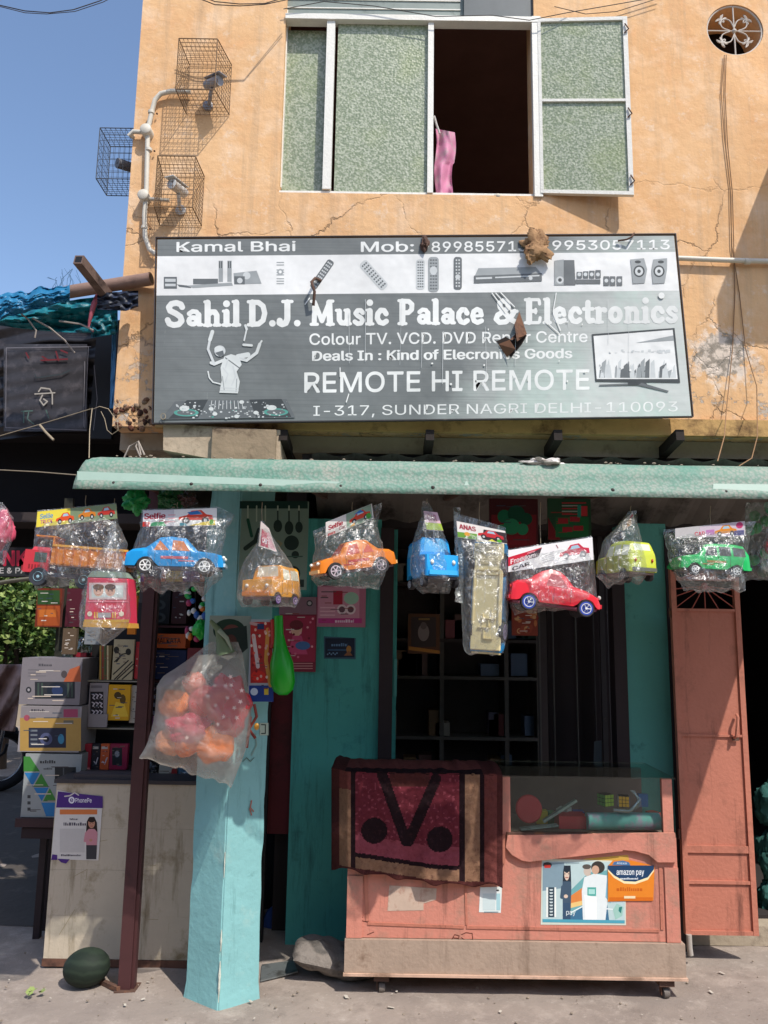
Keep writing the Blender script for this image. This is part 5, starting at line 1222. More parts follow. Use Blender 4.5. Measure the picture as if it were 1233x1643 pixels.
MB().mat(SALMOND).tube([(hx-.01, YD-.014, hz-.06), (hx-.008, YD-.04, hz-.05), (hx+.006, YD-.04, hz+.05), (hx+.012, YD-.014, hz+.06)], .008, 8).build('handle', door, 50)
MB().mat(RUST).bb((hx-.02, YD-.018, hz-.075), (hx+.016, YD-.0125, hz-.058)).build('hasp', door)
for z in (W(0, 975, YD).z, W(0, 1330, YD).z): MB().mat(RUST).tube([(dx0-.008, YD, z), (dx0-.008, YD, z+.05)], .007, 8).build('hinge', door, 50)
MB().mat(paint('#a8a29a', .5, name='pale_bolt')).tube([W(1106, 1500, YD-.02), W(1107, 1520, YD-.02), W(1109, 1533, YD-.02)], .014, 10).build('bottom_bolt', door, 50)
MB().mat(FRM).bb((W(1079.5, 1200, YS).x, YS-.01, 0), (W(1090, 1200, YS).x, YS+.1, ZC-.4)).build('door_frame', bld)
tg = MB().mat(paint('#27544e', .9, .2, 10, .4, 40, name='teal_cloth'))
for (x, y, r_) in ((1240, 1290, .17), (1236, 1370, .16), (1240, 1450, .17)): tg.ball(W(x, y, 4.75), (r_*.7, r_*.6, r_))
for i, (x, y, r_) in enumerate(((1244, 1290, .14), (1240, 1370, .14), (1246, 1450, .15))):
    crumple('green_bundle', x, y, 4.75, r_*.75, r_*.6, r_, paint('#27544e', .9, .2, 10, .4, 40, name='teal_cloth'), ('topmost', 'middle', 'lowest')[i]+' of three dark green cloth bundles in the gap right of the salmon door', 'bundle', i*3, .25, group='green cloth bundles right of the door')
pbx = MB().mat(CONC); pbx.bb((W(1110, 1520, 4.5).x, 4.5, 0), (W(1300, 1520, 4.5).x, 4.75, .10)); tag(pbx.build('door_step'), 'low grey concrete step behind the salmon door leaf', 'step')
# ---------------------------------------------------------------- dim interior of the shop
yI = 5.6
un = empty('shelf_unit', (W(750, 1200, yI).x, yI, 0), 'dark wooden shelf unit inside the shop behind the doorway', 'shelves')
SH = paint('#5a4f4c', .7, .2, 12, name='dark_shelf'); SHL = paint('#77706a', .7, .2, 12, name='dark_shelf_edge')
sx0, sx1 = W(605, 1100, yI).x, W(1040, 1100, yI).x
for px in (606, 706, 810, 862): x = W(px, 1100, yI).x; MB().mat(SHL).bb((x, yI, .12), (x+.03, yI+.3, W(px, 830, yI).z)).build('upright', un)
for i, py in enumerate((870, 940, 1030, 1090, 1187, 1260)):
    z = W(700, py, yI).z; MB().mat(SHL if i in (3, 4) else SH).bb((sx0+.031, yI-.01, z), (W(861, 1100, yI).x, yI+.3, z+.022)).build('shelf', un)
MB().mat(SH).bb((sx0, yI+.301, .12), (sx1, yI+.32, 2.4)).build('back_panel', un)
random.seed(21)
for i in range(40):
    r_ = (870, 940, 1030, 1090, 1187, 1260)[i % 5+1]; x = random.uniform(612, 845); w_ = random.uniform(14, 30); h_ = random.uniform(18, 40)
    c_, cn = random.choice([('#6a6478', 'violet grey'), ('#80605a', 'brown'), ('#5e7a70', 'green grey'), ('#9a7a5c', 'tan'), ('#607088', 'blue'), ('#a75a5f', 'dull red'), ('#b0a89a', 'cream')]); sn_ = {940: 'second', 1030: 'third', 1090: 'fourth', 1187: 'fifth', 1260: 'lowest'}[r_]; sd_ = 'left' if x < 700 else 'middle' if x < 800 else 'right'
    z = W(x, r_, yI).z+.023; a = W(x, r_, yI+.05).x; b_ = W(x+w_, r_, yI+.05).x
    mb = MB().mat(prn(c_)).bb((a, yI+.04, z), (b_, yI+.2, z+h_*.0045)); tag(mb.build('goods_box'), ('tall ' if h_ > 29 else 'low ')+cn+' box at the '+sd_+' of the '+sn_+' dim shelf inside the doorway', 'box', 'unlit goods boxes on the interior shelves')
GB = paint('#5d5a58', .4, .2, 20, metal=.5, name='grey_rod')
gr_ = empty('folding_grille', (W(900, 1200, 4.9).x, 4.9, 0), 'dark folding grille gate with thin pale rods pushed to the right of the doorway', 'gate')
for px, lo in ((865, 1225), (889, 1225), (926, 1228), (955, 1080), (978, 1230)):
    x = W(px, 1100, 4.9).x; MB().mat(GB if px in (926, 889) else DKMET).tube([(x, 4.9, .13), (x, 4.9, W(px, 850, 4.9).z)], .005, 6).build('rod', gr_, 60)
MB().mat(FRM).bb((W(860, 1, 4.95).x, 4.95, .13), (W(1005, 1, 4.95).x, 4.97, W(900, 860, 4.9).z)).build('dark_sheet', gr_)
MB().mat(DKMET).bb((W(966, 1100, 4.88).x, 4.88, .13), (W(974, 1100, 4.88).x, 4.9, W(900, 860, 4.9).z)).build('slat', gr_)
sheet('pale_sheet', [(953, 1229), (966, 1229), (966, 1188), (954, 1190)], 4.6, prn('#6f7478'), 'small pale paper hanging low beside the right door frame', 'paper')
def d_frame(mb, F, *a):
    mb.pr(F, 660, 990, 700, 1038, prn('#3a2a26')); mb.pc(F, 680, 1015, 9, 14, prn('#8a7a76')); mb.pc(F, 680, 1004, 5, 6, prn('#6a5a56')); mb.pp(F, [(656, 1037), (706, 1044), (706, 1049), (656, 1043)], prn('#b8762a')); mb.pr(F, 672, 992, 690, 995, prn('#8a6a3a'))
card('framed_print', (655, 985, 706, 1049), 4.9, .02, prn('#5a3418'), 'small framed print with an orange lower edge hanging in the dark doorway', 'picture', d_frame)
def d_redp(mb, F, *a):
    random.seed(3)
    for i in range(24): mb.pc(F, random.uniform(826, 860), random.uniform(972, 1014), random.uniform(2, 6), random.uniform(2, 6), prn(random.choice(['#a8643c', '#7a2a20', '#b58a60', '#8a3a28'])), n=8)
card('snack_pack', (822, 962, 863, 1020), 4.3, .02, prn('#7a3020'), 'reddish brown pack hanging just under the red toy car', 'pack', d_redp)
def blister(name, p, y, base, inner, label, cat='pack', seed=0, draw=None):
    def d(mb, F, x0, y0, x1, y1):
        random.seed(seed)
        if draw: draw(mb, F, x0, y0, x1, y1); return
        for i in range(22):
            x = random.uniform(x0+4, x1-4); y_ = random.uniform(y0+4, y1-4); r_ = random.uniform(2, (x1-x0)*.13)
            mb.pc(F, x, y_, r_, r_*random.uniform(.5, 1.2), prn(random.choice(inner)), n=9)
    return card(name, p, y, .012, prn(base), label, cat, d)
def d_green(mb, F, x0, y0, x1, y1):
    mb.pr(F, x0+3, y0+26, x1-3, y1-3, prn('#7a1f28')); 
    for (x, y_, r_) in ((0.3, .35, .14), (.55, .3, .18), (.75, .4, .13), (.45, .55, .17), (.68, .6, .12), (.25, .6, .1)): mb.pc(F, x0+(x1-x0)*x, y0+(y1-y0)*y_, (x1-x0)*r_, (x1-x0)*r_, prn(random.choice(['#1f6e4e', '#2e8a62', '#174c38'])), n=14)
    mb.pr(F, x0+8, y1-22, x1-18, y1-8, prn('#8a1f2c'))
card('toy_pack', (786, 800, 864, 882), 3.7, .02, prn('#4a1a20'), 'dark red toy pack with green shapes hanging left of the green and red pack', 'pack', d_green)
def d_gr(mb, F, x0, y0, x1, y1):
    mb.pp(F, [(x0, y0+30), (x0+14, y0+56), (x0+20, y1), (x0, y1)], prn('#7a1f28')); mb.pr(F, x0+12, y0+30, x1-4, y1-4, prn('#23683c'))
    for i in range(5): mb.pr(F, x0+22, y0+6+i*4.5, x1-8-(i % 2)*14, y0+8+i*4.5, prn(['#b0343c', '#9aa39c'][i % 2]))
    for (a, b_) in ((.35, .55), (.62, .5), (.45, .75), (.7, .72)): mb.pr(F, x0+(x1-x0)*a-8, y0+(y1-y0)*b_-4, x0+(x1-x0)*a+8, y0+(y1-y0)*b_+4, prn('#a62a34'))
    mb.pr(F, x1-16, y0+12, x1-6, y0+28, prn('#c0343c')); mb.pr(F, x1-22, y0+10, x1-16, y0+30, prn('#2e8a78'))
card('toy_pack', (880, 800, 949, 866), 3.7, .02, prn('#2a4a34'), 'green toy pack with red print hanging behind the red toy car', 'pack', d_gr)
# ---------------------------------------------------------------- things hanging by the pillar
def d_kit(mb, F, x0, y0, x1, y1):
    DK = prn('#22322c'); GR = prn('#3d5b4f'); TN = prn('#8f8a6a')
    mb.pr(F, x0, y0, x1, y0+12, prn('#17342c'))
    for x in (398, 412, 426, 446, 464, 480): mb.pl(F, [(x, 812), (x, 836)], 2.2, prn('#a6b3a0'))
    for x, y_, rx, ry in ((446, 846, 7, 10), (464, 849, 7, 11), (480, 848, 6, 9)): mb.pl(F, [(x, 820), (x, y_)], 2.2, DK); mb.pc(F, x, y_-2, rx, ry, DK)
    mb.pc(F, 468, 871, 12, 12, DK); mb.pc(F, 474, 890, 6, 6, DK); mb.pc(F, 470, 920, 12, 12, DK); mb.pc(F, 468, 920, 7, 7, prn('#4a5a52')); mb.pl(F, [(446, 868), (452, 872), (446, 880), (454, 884)], 3, TN)
    mb.pl(F, [(398, 834), (404, 860)], 5, prn('#174a38')); mb.pl(F, [(394, 880), (410, 868), (416, 850)], 7, DK); mb.pr(F, 438, 892, 486, 894, GR); mb.pr(F, 480, 930, 488, 942, DK)
card('kitchen_set_card', (385, 804, 494, 946), 3.60, .008, prn('#74897c'), 'grey green display card with black kitchen utensils hanging on the pillar', 'card', d_kit)
def d_cap(mb, F, x0, y0, x1, y1):
    mb.pc(F, 368, 1012, 26, 19, prn('#1f3a2c')); mb.pc(F, 372, 1018, 16, 16, prn('#6a3f38')); mb.pp(F, [(350, 1012), (396, 1004), (398, 1040), (384, 1052)], prn('#26332e')); mb.pc(F, 371, 1030, 9, 12, prn('#54342e'))
card('photo_card', (334, 988, 401, 1100), 3.66, .006, prn('#8f9d92'), 'grey card with a dark capped head printed on it behind the carrier bag', 'card', d_cap)
def d_gun(mb, F, x0, y0, x1, y1):
    random.seed(9)
    mb.pr(F, x0+2, y0+4, x1-2, y1-30, prn('#b3322f')); mb.pr(F, x0, y1-26, x1, y1, prn('#23408a'))
    mb.pl(F, [(407, 1020), (414, 1070)], 6, prn('#d8c8c8')); mb.pl(F, [(430, 1010), (427, 1060), (434, 1100)], 6, prn('#d89a4a')); mb.pl(F, [(403, 1000), (420, 1004)], 5, prn('#c8a0a0')); mb.pc(F, 415, 1085, 12, 9, prn('#d8342a'))
    mb.pc(F, 408, 1110, 6, 6, prn('#c8d8e8')); mb.pr(F, 424, 1104, 431, 1115, prn('#d8c040')); mb.pr(F, 413, 1001, 424, 1010, prn('#2a3a6a'))
    for i in range(30): mb.pc(F, random.uniform(402, 436), random.uniform(1000, 1095), 2, 2.6, prn(random.choice(['#e0b0a0', '#8a1f22', '#e05a4a', '#f0d0c0'])), n=7)
card('toy_set_pack', (400, 994, 439, 1126), 3.64, .02, prn('#a8b0b8'), 'red and blue toy set pack hanging left of the green bat', 'pack', d_gun)
# green plastic bat
mb = MB().mat(plastic('#17a31f', .35)); cb_ = W(453, 1050, 3.62)
def batpt(py): return W(453+ (py-1050)*.03, py, 3.62)
mb.tube([W(447, 988, 3.62), W(448, 1018, 3.62), W(450, 1040, 3.62), W(452, 1064, 3.62), W(454, 1095, 3.62), W(455, 1108, 3.62), W(455, 1115, 3.62)], [.020, .021, .032, .053, .057, .045, .02], 20)
tag(mb.build('toy_bat', None, 60), 'bright green plastic toy bat hanging beside the red toy set', 'bat')
mb = MB().mat(plastic('#b32a22', .4)); mb.tube([W(438, 994, 3.63), W(440, 1030, 3.63), W(436, 1040, 3.63)], [.012, .013, .008], 10); tag(mb.build('toy_sword', None, 60), 'red plastic toy handle just left of the green bat', 'toy')
def d_doll(mb, F, x0, y0, x1, y1):
    mb.pr(F, x0, y0, x1, y0+28, prn('#8a6a74')); mb.pc(F, x1-11, y0+10, 5, 5, prn('#3a3a3a')); mb.pc(F, x1-11, y0+10, 3, 3, prn('#b0a8a8'))
    mb.pr(F, x0+4, y0+30, x1-2, y1-16, prn('#9c2f48')); mb.pc(F, 476, 1010, 9, 11, prn('#d8a890')); mb.pc(F, 476, 1003, 11, 8, prn('#6a2a30')); mb.pp(F, [(462, 1050), (470, 1020), (484, 1020), (494, 1050)], prn('#c04a70')); mb.pc(F, 486, 1036, 12, 7, prn('#4a6a9a'))
    for i in range(3): mb.pr(F, x0+16, y1-14+i*4, x1-6, y1-12.5+i*4, prn('#c08a8a'))
    random.seed(15)
    for i in range(18): mb.pc(F, random.uniform(x0+6, x1-4), random.uniform(y0+34, y1-20), 2, 2, prn(random.choice(['#d07088', '#6a1a30', '#e0a0a8'])), n=6)
card('doll_pack', (448, 958, 508, 1078), YS-.02, .016, prn('#7a2a3a'), 'dark pink doll pack hanging on the teal wall left of the pink camera pack', 'pack', d_doll)
def d_camr(mb, F, x0, y0, x1, y1):
    mb.pr(F, x0+2, y0+2, x1-10, y1-8, prn('#c88a9c')); mb.pr(F, 535, 948, 550, 970, prn('#a8283c')); mb.pc(F, 564, 960, 12, 10, prn('#9cc0a8')); mb.pc(F, 549, 978, 8, 8, prn('#e0c8cc')); mb.pc(F, 549, 978, 5, 5, prn('#6a4a54')); mb.pc(F, 563, 978, 8, 8, prn('#e0c8cc')); mb.pc(F, 563, 978, 5, 5, prn('#6a4a54'))
    mb.pr(F, x0+2, y1-14, x1-6, y1-6, prn('#b83a80')); mb.mumble(F, 538, 994, 568, 999, prn('#e8c8d8'))
    for i in range(3): mb.pr(F, 514, 974+i*6, 538, 976+i*6, prn('#e0b0bc'))
card('camera_toy_pack', (509, 940, 587, 1006), YS-.02, .016, prn('#b06a80'), 'pale pink pack with two round lenses printed on it, on the teal wall', 'pack', d_camr)
def d_dark(mb, F, x0, y0, x1, y1):
    mb.pr(F, x0+2, y0+2, x1-2, y1-2, prn('#1a2436')); mb.mumble(F, 532, 1032, 558, 1037, prn('#5a7a9a')); mb.pr(F, 526, 1042, 556, 1044, prn('#3a5a7a')); mb.pc(F, 560, 1042, 4, 6, prn('#a8763a')); mb.pp(F, [(552, 1052), (560, 1044), (566, 1052)], prn('#8a5a3a'))
    for i in range(6): mb.pc(F, 526+i*3, 1050-(i % 2)*2, 1.4, 1.4, prn('#6a8aa8'), n=6)
sheet('wall_sticker', [(520, 1057), (571, 1058), (571, 1024), (520, 1021)], YS-.002, prn('#3a5a6a'), 'dark blue landscape sticker on the teal wall', 'sticker', lambda mb, F: d_dark(mb, F, 520, 1022, 571, 1057))
def d_hand(mb, F):
    mb.pl(F, [(398, 1180), (410, 1178), (412, 1196), (404, 1212)], 2, prn('#7c9a94')); mb.pl(F, [(390, 1222), (396, 1216), (402, 1222), (408, 1216)], 1.4, prn('#5a7670')); mb.pr(F, 417, 1160, 431, 1180, prn('#a8b8a8')); mb.pl(F, [(420, 1163), (426, 1163), (426, 1177), (420, 1177)], 1.8, prn('#24302c'))
pf = (R2-C_); pf.z = 0; nrm = Vector((pf.y, -pf.x, 0)); PF = Pl(C_+nrm.normalized()*.004, nrm)
mb = MB(); d_hand(mb, PF)
for q in ([(404, 1285), (402, 1296), (407, 1302)], [(401, 1298), (404, 1308)]): mb.pl(PF, q, 2, prn('#a0675a'))
o = mb.build('pillar_scrawl', bld)
mb = MB()
for q in ([(408, 1130), (412, 1150), (400, 1170), (410, 1185)], [(402, 1150), (396, 1200)]): mb.mat(paint('#8a3a30', .6, name='dangling_red')).tube([W(x, y, 3.62) for x, y in q], .007, 7)
mb.mat(plastic('#d89a3a')).ball(W(412, 1166, 3.61), (.012, .008, .016)); tag(mb.build('dangling_toy', None, 60), 'thin red and yellow dangling toy below the red toy set pack', 'toy')
# small colourful blister strip left of the pillar
mb = MB(); random.seed(31)
for i in range(26):
    mb.mat(plastic(random.choice(['#2fb04a', '#c8283a', '#2f5fae', '#1fa05a', '#d8762a', '#a82a5a', '#e0e0e0']))).ball(W(random.uniform(296, 330), 945+i*3.2, 3.9), (random.uniform(.010, .02), .012, random.uniform(.012, .024)), None, 8, 6)
mb.mat(CBL).tube([W(313, 935, 3.9), W(315, 1030, 3.9)], .002, 4); o = tag(mb.build('toy_string', None, 60), 'hanging string of small red, green and blue plastic toys behind the blue car', 'toys', kind='stuff')
crumple('green_toy', 321, 1010, 3.88, .035, .03, .045, plastic('#1fae3a'), 'round bright green toy at the lower end of the toy string', 'toy', 4, .2)
for (x, y, r_, c_, lab) in ((218, 806, .055, '#1f9a4a', 'green plastic bag stuffed under the left end of the canopy'), (268, 800, .04, '#1c5f30', 'dark green plastic bundle under the canopy above the blue car'), (302, 800, .035, '#3a1a1c', 'dark red bundle under the canopy above the blue car')):
    crumple('plastic_bundle', x, y, 3.45, r_, .05, r_*.9, plastic(c_, .35), lab, 'bundle', x, .4, group=None)
card('tall_green_pack', (254, 786, 292, 822), 3.6, .02, prn('#1f4f2a'), 'tall dark green pack under the canopy behind the green bundle', 'pack')
# ---------------------------------------------------------------- left bay with shelves of goods
yb_ = 4.75
bay = empty('bay_shelves', (W(270, 1200, yb_).x, yb_, 0), 'dark shelves inside the left bay behind the maroon post', 'shelves')
bx0, bx1 = W(228, 1000, yb_).x, W(345, 1000, yb_).x
for py in (935, 1004, 1092, 1180, 1250): z = W(280, py, yb_).z; MB().mat(paint('#4a2528', .6, .2, 12, name='maroon_shelf')).bb((bx0, yb_-.02, z-.012), (bx1, yb_+.2, z)).build('shelf', bay)
for x in (bx0-.02, bx1): MB().mat(SH).bb((x, yb_-.02, 0), (x+.02, yb_+.2, 2.2)).build('upright', bay)
def d_spk(mb, F, x0, y0, x1, y1):
    for i in range(3): mb.pc(F, (x0+x1)/2, y0+(y1-y0)*(i+.5)/3, (x1-x0)*.3, (y1-y0)*.13, prn('#3c4040'), n=14); mb.pc(F, (x0+x1)/2, y0+(y1-y0)*(i+.5)/3, (x1-x0)*.15, (y1-y0)*.06, prn('#15181a'), n=12)
card('speaker', (238, 940, 273, 1001), yb_-.02, .12, prn('#181a1c'), 'black speaker with three round cones on the upper bay shelf', 'speaker', d_spk)
card('dark_box', (276, 945, 300, 1001), yb_-.02, .12, prn('#3a1a1c'), 'dark red box beside the black speaker on the upper bay shelf', 'box')
card('label_box', (240, 1017, 298, 1040), yb_-.03, .12, prn('#c25a2a'), 'long orange box with black lettering on the second bay shelf', 'box', lambda mb, F, x0, y0, x1, y1: mb.tx(F, 'MALKATA', x0+9, y0+7, x1-8, y0+15, prn('#4a1a10'), .02))
card('navy_box', (240, 1043, 298, 1090), yb_-.03, .12, prn('#1f2b4f'), 'navy blue box under the long orange box in the bay', 'box')
card('card_pack', (232, 1097, 262, 1178), yb_-.03, .02, prn('#22202a'), 'black card with small charms hanging in the bay below the navy box', 'pack', lambda mb, F, x0, y0, x1, y1: [mb.pc(F, x0+6+(i % 3)*9, y0+8+(i//3)*13, 2.5, 3.5, prn('#8a8aa0'), n=8) for i in range(15)])
card('white_box', (255, 1228, 284, 1254), 4.3, .08, prn('#a39c90'), 'small off-white box on the cream counter under the carrier bag', 'box', lambda mb, F, x0, y0, x1, y1: mb.pp(F, [(272, 1254), (284, 1254), (284, 1228), (276, 1234)], prn('#8a2a2a')))
card('photo_box', (286, 1232, 306, 1254), 4.3, .06, prn('#4a6a80'), 'small blue box with a round picture beside the off-white box', 'box', lambda mb, F, x0, y0, x1, y1: mb.pc(F, 296, 1246, 6, 7, prn('#c8d0d8'), n=12))
crumple('black_bag', 240, 1240, 4.35, .09, .06, .045, plastic('#1a1a1c', .25), 'crumpled shiny black bag on the cream counter behind the post', 'bag', 7, .35)
# rack on the counter, left of the post
yk = 4.4
rk = empty('goods_rack', (W(170, 1250, yk).x, yk, cz1+.02), 'narrow dark rack of phone accessories standing on the cream counter', 'rack')
MB().mat(BLACK).bb((W(124, 1100, yk).x, yk+.14, cz1+.021), (W(224, 1100, yk).x, yk+.16, W(170, 965, yk).z)).build('backing', rk)
for py in (1092, 1168, 1236): z = W(170, py, yk).z; MB().mat(paint('#8a8578', .5, name='rack_edge')).bb((W(138, py, yk).x, yk-.005, z-.007), (W(224, py, yk).x, yk+.14, z)).build('shelf', rk)
MB().mat(DKMET).bb((W(134, 1100, yk).x, yk, cz1+.021), (W(138, 1100, yk).x, yk+.14, W(170, 1085, yk).z)).build('upright', rk)
def d_ear(mb, F, x0, y0, x1, y1):
    B_ = prn('#25231f'); mb.tx(F, 'Boys', x0+8, y0+8, x0+22, y0+12, prn('#5a5348'))
    for c in ((187, 1043), (206, 1046)): mb.pc(F, c[0], c[1], 4.5, 5.5, B_, n=12)
    for q in ([(187, 1044), (194, 1052), (184, 1062)], [(205, 1048), (196, 1050), (187, 1062)], [(184, 1090), (212, 1062)], [(188, 1090), (214, 1066)], [(182, 1082), (206, 1060)], [(196, 1090), (214, 1074)]): mb.pl(F, q, 2, B_)
card('earphone_pack', (181, 1026, 214, 1091), yk-.01, .015, prn('#a89c7e'), 'beige pack with black earphones drawn on it at the top of the rack', 'pack', d_ear)
card('striped_pack', (160, 1036, 178, 1091), yk-.005, .03, prn('#6a5a3a'), 'narrow striped brown packs beside the beige earphone pack', 'pack', lambda mb, F, x0, y0, x1, y1: [mb.pr(F, x0+i*4, y0, x0+i*4+2, y1, prn(['#b08a3a', '#8a2a22', '#3a5a3a', '#c8b890'][i])) for i in range(4)])
def d_wh(mb, F, x0, y0, x1, y1):
    mb.pr(F, x0+3, y0+14, x1-6, y1-12, prn('#1f1c20')); random.seed(2)
    for i in range(9):
        cx, cy = x0+8+(i % 3)*6, y0+22+(i//3)*13; mb.pl(F, [(cx-2, cy-4), (cx+2, cy-2), (cx-1, cy+2), (cx+2, cy+4)], 1.8, prn('#c8c0c8'))
    mb.pr(F, x0+4, y0+4, x1-8, y0+8, prn('#6a6468'))
card('cable_pack', (142, 1096, 172, 1166), yk-.01, .02, prn('#8d8688'), 'white and black cable pack on the rack left of the yellow pack', 'pack', d_wh)
card('yellow_pack', (173, 1099, 208, 1156), yk-.012, .03, prn('#cf9a1a'), 'bright yellow accessory pack on the middle of the rack', 'pack', lambda mb, F, x0, y0, x1, y1: (mb.pc(F, 189, 1116, 6, 6, prn('#4a3a1a'), n=10), mb.pc(F, 197, 1122, 5, 8, prn('#5a4418'), n=10), mb.pp(F, [(178, 1150), (186, 1126), (200, 1130), (206, 1150)], prn('#e0b83a'))))
card('white_card', (142, 1146, 172, 1167), yk-.025, .01, prn('#8d8688'), 'pale card lying before the cable pack on the rack', 'card')
random.seed(40)
for i, (x0, x1, c_, l_) in enumerate(((126, 146, '#a02838', 'red phone pack at the left end of the rack bottom'), (147, 160, '#25222a', 'black phone pack, second from the left on the rack bottom'), (161, 175, '#c0562e', 'orange phone pack in the middle of the rack bottom'), (176, 204, '#8c2040', 'crimson phone pack with a dark phone, right on the rack bottom'))):
    def d(mb, F, a, b_, c2, d2, i=i):
        if i == 3: mb.pr(F, 180, 1200, 196, 1228, prn('#23262a')); mb.pc(F, 188, 1210, 4, 5, prn('#8a8a90'), n=10)
        elif i == 0: mb.pc(F, 135, 1212, 5, 10, prn('#3a4a3a'), n=10); mb.pr(F, 128, 1232, 144, 1235, prn('#d08a90'))
        else: mb.pr(F, a+2, 1198, c2-2, 1202, prn('#b8b0a8')); mb.pl(F, [(a+4, 1222), (a+7, 1226), (c2-3, 1216)], 1.6, prn('#c8c0c8'))
    card('phone_pack', (x0, 1194, x1, 1235+(i == 0)*6), yk-.02-.003*i, .03, prn(c_), l_, 'pack', d)
card('grey_tray', (118, 1243, 210, 1256), YL+.02, .1, paint('#4a4244', .7, name='grey_tray'), 'low dark grey tray on the cream counter in front of the rack', 'tray')
def d_oran(mb, F, x0, y0, x1, y1): mb.pr(F, x0+2, y0+28, x1-2, y1-2, prn('#9c4a22')); mb.pr(F, x0+2, y0+3, x1-2, y0+26, prn('#2c4a26')); mb.pr(F, x0+5, y0+34, x1-8, y0+46, prn('#b8662a'))
card('hanging_pack', (58, 944, 98, 1006), 4.5, .03, prn('#6a2a1a'), 'green and orange pack hanging against the bushes', 'pack', d_oran)
card('hanging_pack', (106, 944, 131, 1006), 4.5, .03, prn('#4c1a26'), 'dark maroon pack hanging right of the green and orange pack', 'pack')
card('orange_strip_pack', (206, 956, 219, 1018), 4.3, .02, prn('#c8741c'), 'narrow orange pack just left of the maroon post', 'pack')
st = MB().mat(paint('#2a2a20', .8, name='dark_stake')); st.bar(W(95, 1060, 4.6), W(112, 800, 4.6), .05, .03, (0, 1, 0)); tag(st.build('wooden_stake'), 'dark leaning stake between bushes and hanging packs', 'stake')
crumple('glass_jar', 134, 1040, 4.5, .045, .04, .065, glass_mat('jar_plastic', (.6, .62, .55), .2, .2), 'cloudy plastic jar with a red base on the stacked cartons', 'jar', 1, .12)
crumple('wrapped_goods', 112, 1038, 4.5, .04, .03, .06, glass_mat('wrap_film', (.8, .82, .78), .35, .2), 'shiny film wrapped bundle on the stacked cartons', 'bundle', 9, .4)
mb = MB().mat(plastic('#8a2230')); mb.bb(W(117, 1054, 4.46), W(147, 1047, 4.54)); tag(mb.build('red_tray'), 'small red tray under the cloudy jar', 'tray')
# stacked cartons ---------------------------------------------------
yc_ = 4.3
def d_c1(mb, F, x0, y0, x1, y1):
    DK = prn('#2c2e34'); mb.mumble(F, 62, 1065, 84, 1069, prn('#45444a')); mb.pr(F, 45, 1074, 72, 1075.5, prn('#6a676c')); mb.pr(F, 45, 1079, 66, 1080.5, prn('#6a676c')); mb.pr(F, 45, 1084, 74, 1085.2, prn('#6a676c'))
    mb.pr(F, 56, 1094, 120, 1121, DK); mb.pc(F, 92, 1108, 17, 13, prn('#1c2430')); mb.pc(F, 92, 1108, 9, 8, prn('#27365a')); mb.pc(F, 46, 1107, 4.5, 5, DK, n=12); mb.pc(F, 46, 1107, 2, 2.4, prn('#9a979c'), n=10)
    for x in (60, 66, 108, 114): mb.pr(F, x, 1096, x+3, 1119, prn('#3c4a44'))
    mb.pp(F, [(102, 1094), (112, 1074), (128, 1068), (130, 1094)], prn('#a8593a')); mb.pc(F, 103, 1082, 5, 6, prn('#4a4446'), n=12)
card('speaker_carton', (33, 1056, 130, 1131), yc_, .24, prn('#7a757a'), 'grey speaker carton with a dark amplifier picture, top of the carton stack', 'carton', d_c1)
def d_c2(mb, F, x0, y0, x1, y1):
    mb.pr(F, 32, 1152, 130, 1205, prn('#a8874a')); mb.pr(F, 34, 1134, 128, 1151, prn('#837d80')); mb.mumble(F, 50, 1138, 72, 1143, prn('#45444a')); mb.pr(F, 102, 1138, 125, 1151, prn('#9a4460')); mb.pr(F, 102, 1156, 118, 1162, prn('#6a6456'))
    mb.pr(F, 46, 1168, 106, 1200, prn('#262a3c')); mb.pc(F, 74, 1186, 10, 10, prn('#4a5070')); mb.pc(F, 74, 1186, 5, 5, prn('#1a1c28')); mb.pc(F, 98, 1186, 5, 8, prn('#3a7a9a'))
    for i in range(4): mb.pr(F, 49, 1171+i*7, 60, 1174+i*7, prn('#6a7078'))
    mb.pc(F, 43, 1152, 5, 5, prn('#9a4a5a'), n=10)
card('speaker_carton', (31, 1133, 129, 1207), yc_-.005, .24, prn('#8d888a'), 'mustard and grey speaker carton with a blue console picture, middle of the stack', 'carton', d_c2)
def d_c3(mb, F, x0, y0, x1, y1):
    GN = prn('#3a7a35'); BL = prn('#2870a8')
    T = lambda a, b_, c, m: mb.pp(F, [a, b_, c], m)
    mb.pp(F, [(38, 1214), (48, 1214), (64, 1238), (38, 1238)], GN); mb.pp(F, [(39, 1240), (64, 1240), (52, 1262)], BL); T((66, 1241), (78, 1262), (54, 1262), GN); mb.pp(F, [(54, 1264), (78, 1264), (67, 1286)], BL); T((80, 1265), (91, 1286), (69, 1286), GN); mb.pp(F, [(66, 1288), (91, 1288), (90, 1310), (74, 1310)], BL)
    mb.mumble(F, 64, 1220, 89, 1225, prn('#3a3c3e')); mb.mumble(F, 70, 1232, 84, 1235, prn('#4a4c4e')); mb.pr(F, 88, 1231, 122, 1256, prn('#22262a')); mb.pr(F, 101, 1232, 103, 1255, prn('#4a4e52'))
    for i in range(3): mb.pr(F, 44, 1276+i*10, 49, 1281+i*10, prn('#3c3e42'))
card('speaker_carton', (37, 1210, 128, 1312), yc_-.01, .26, prn('#8f9495'), 'pale carton with green and blue triangles at the bottom of the stack', 'carton', d_c3)
tb = empty('low_stool', (W(60, 1380, yc_).x, yc_, 0), 'dark low stool carrying the carton stack beside the cream counter', 'stool')
bx(24, 1314, 98, 1328, yc_-.03, .36, paint('#3a2628', .8, .2, 10, name='stool_top')).build('seat', tb); z_ = W(50, 1328, yc_).z
bx(34, 1329, 84, 1346, yc_-.01, .3, paint('#2a1c20', .8, name='stool_apron')).build('apron', tb)
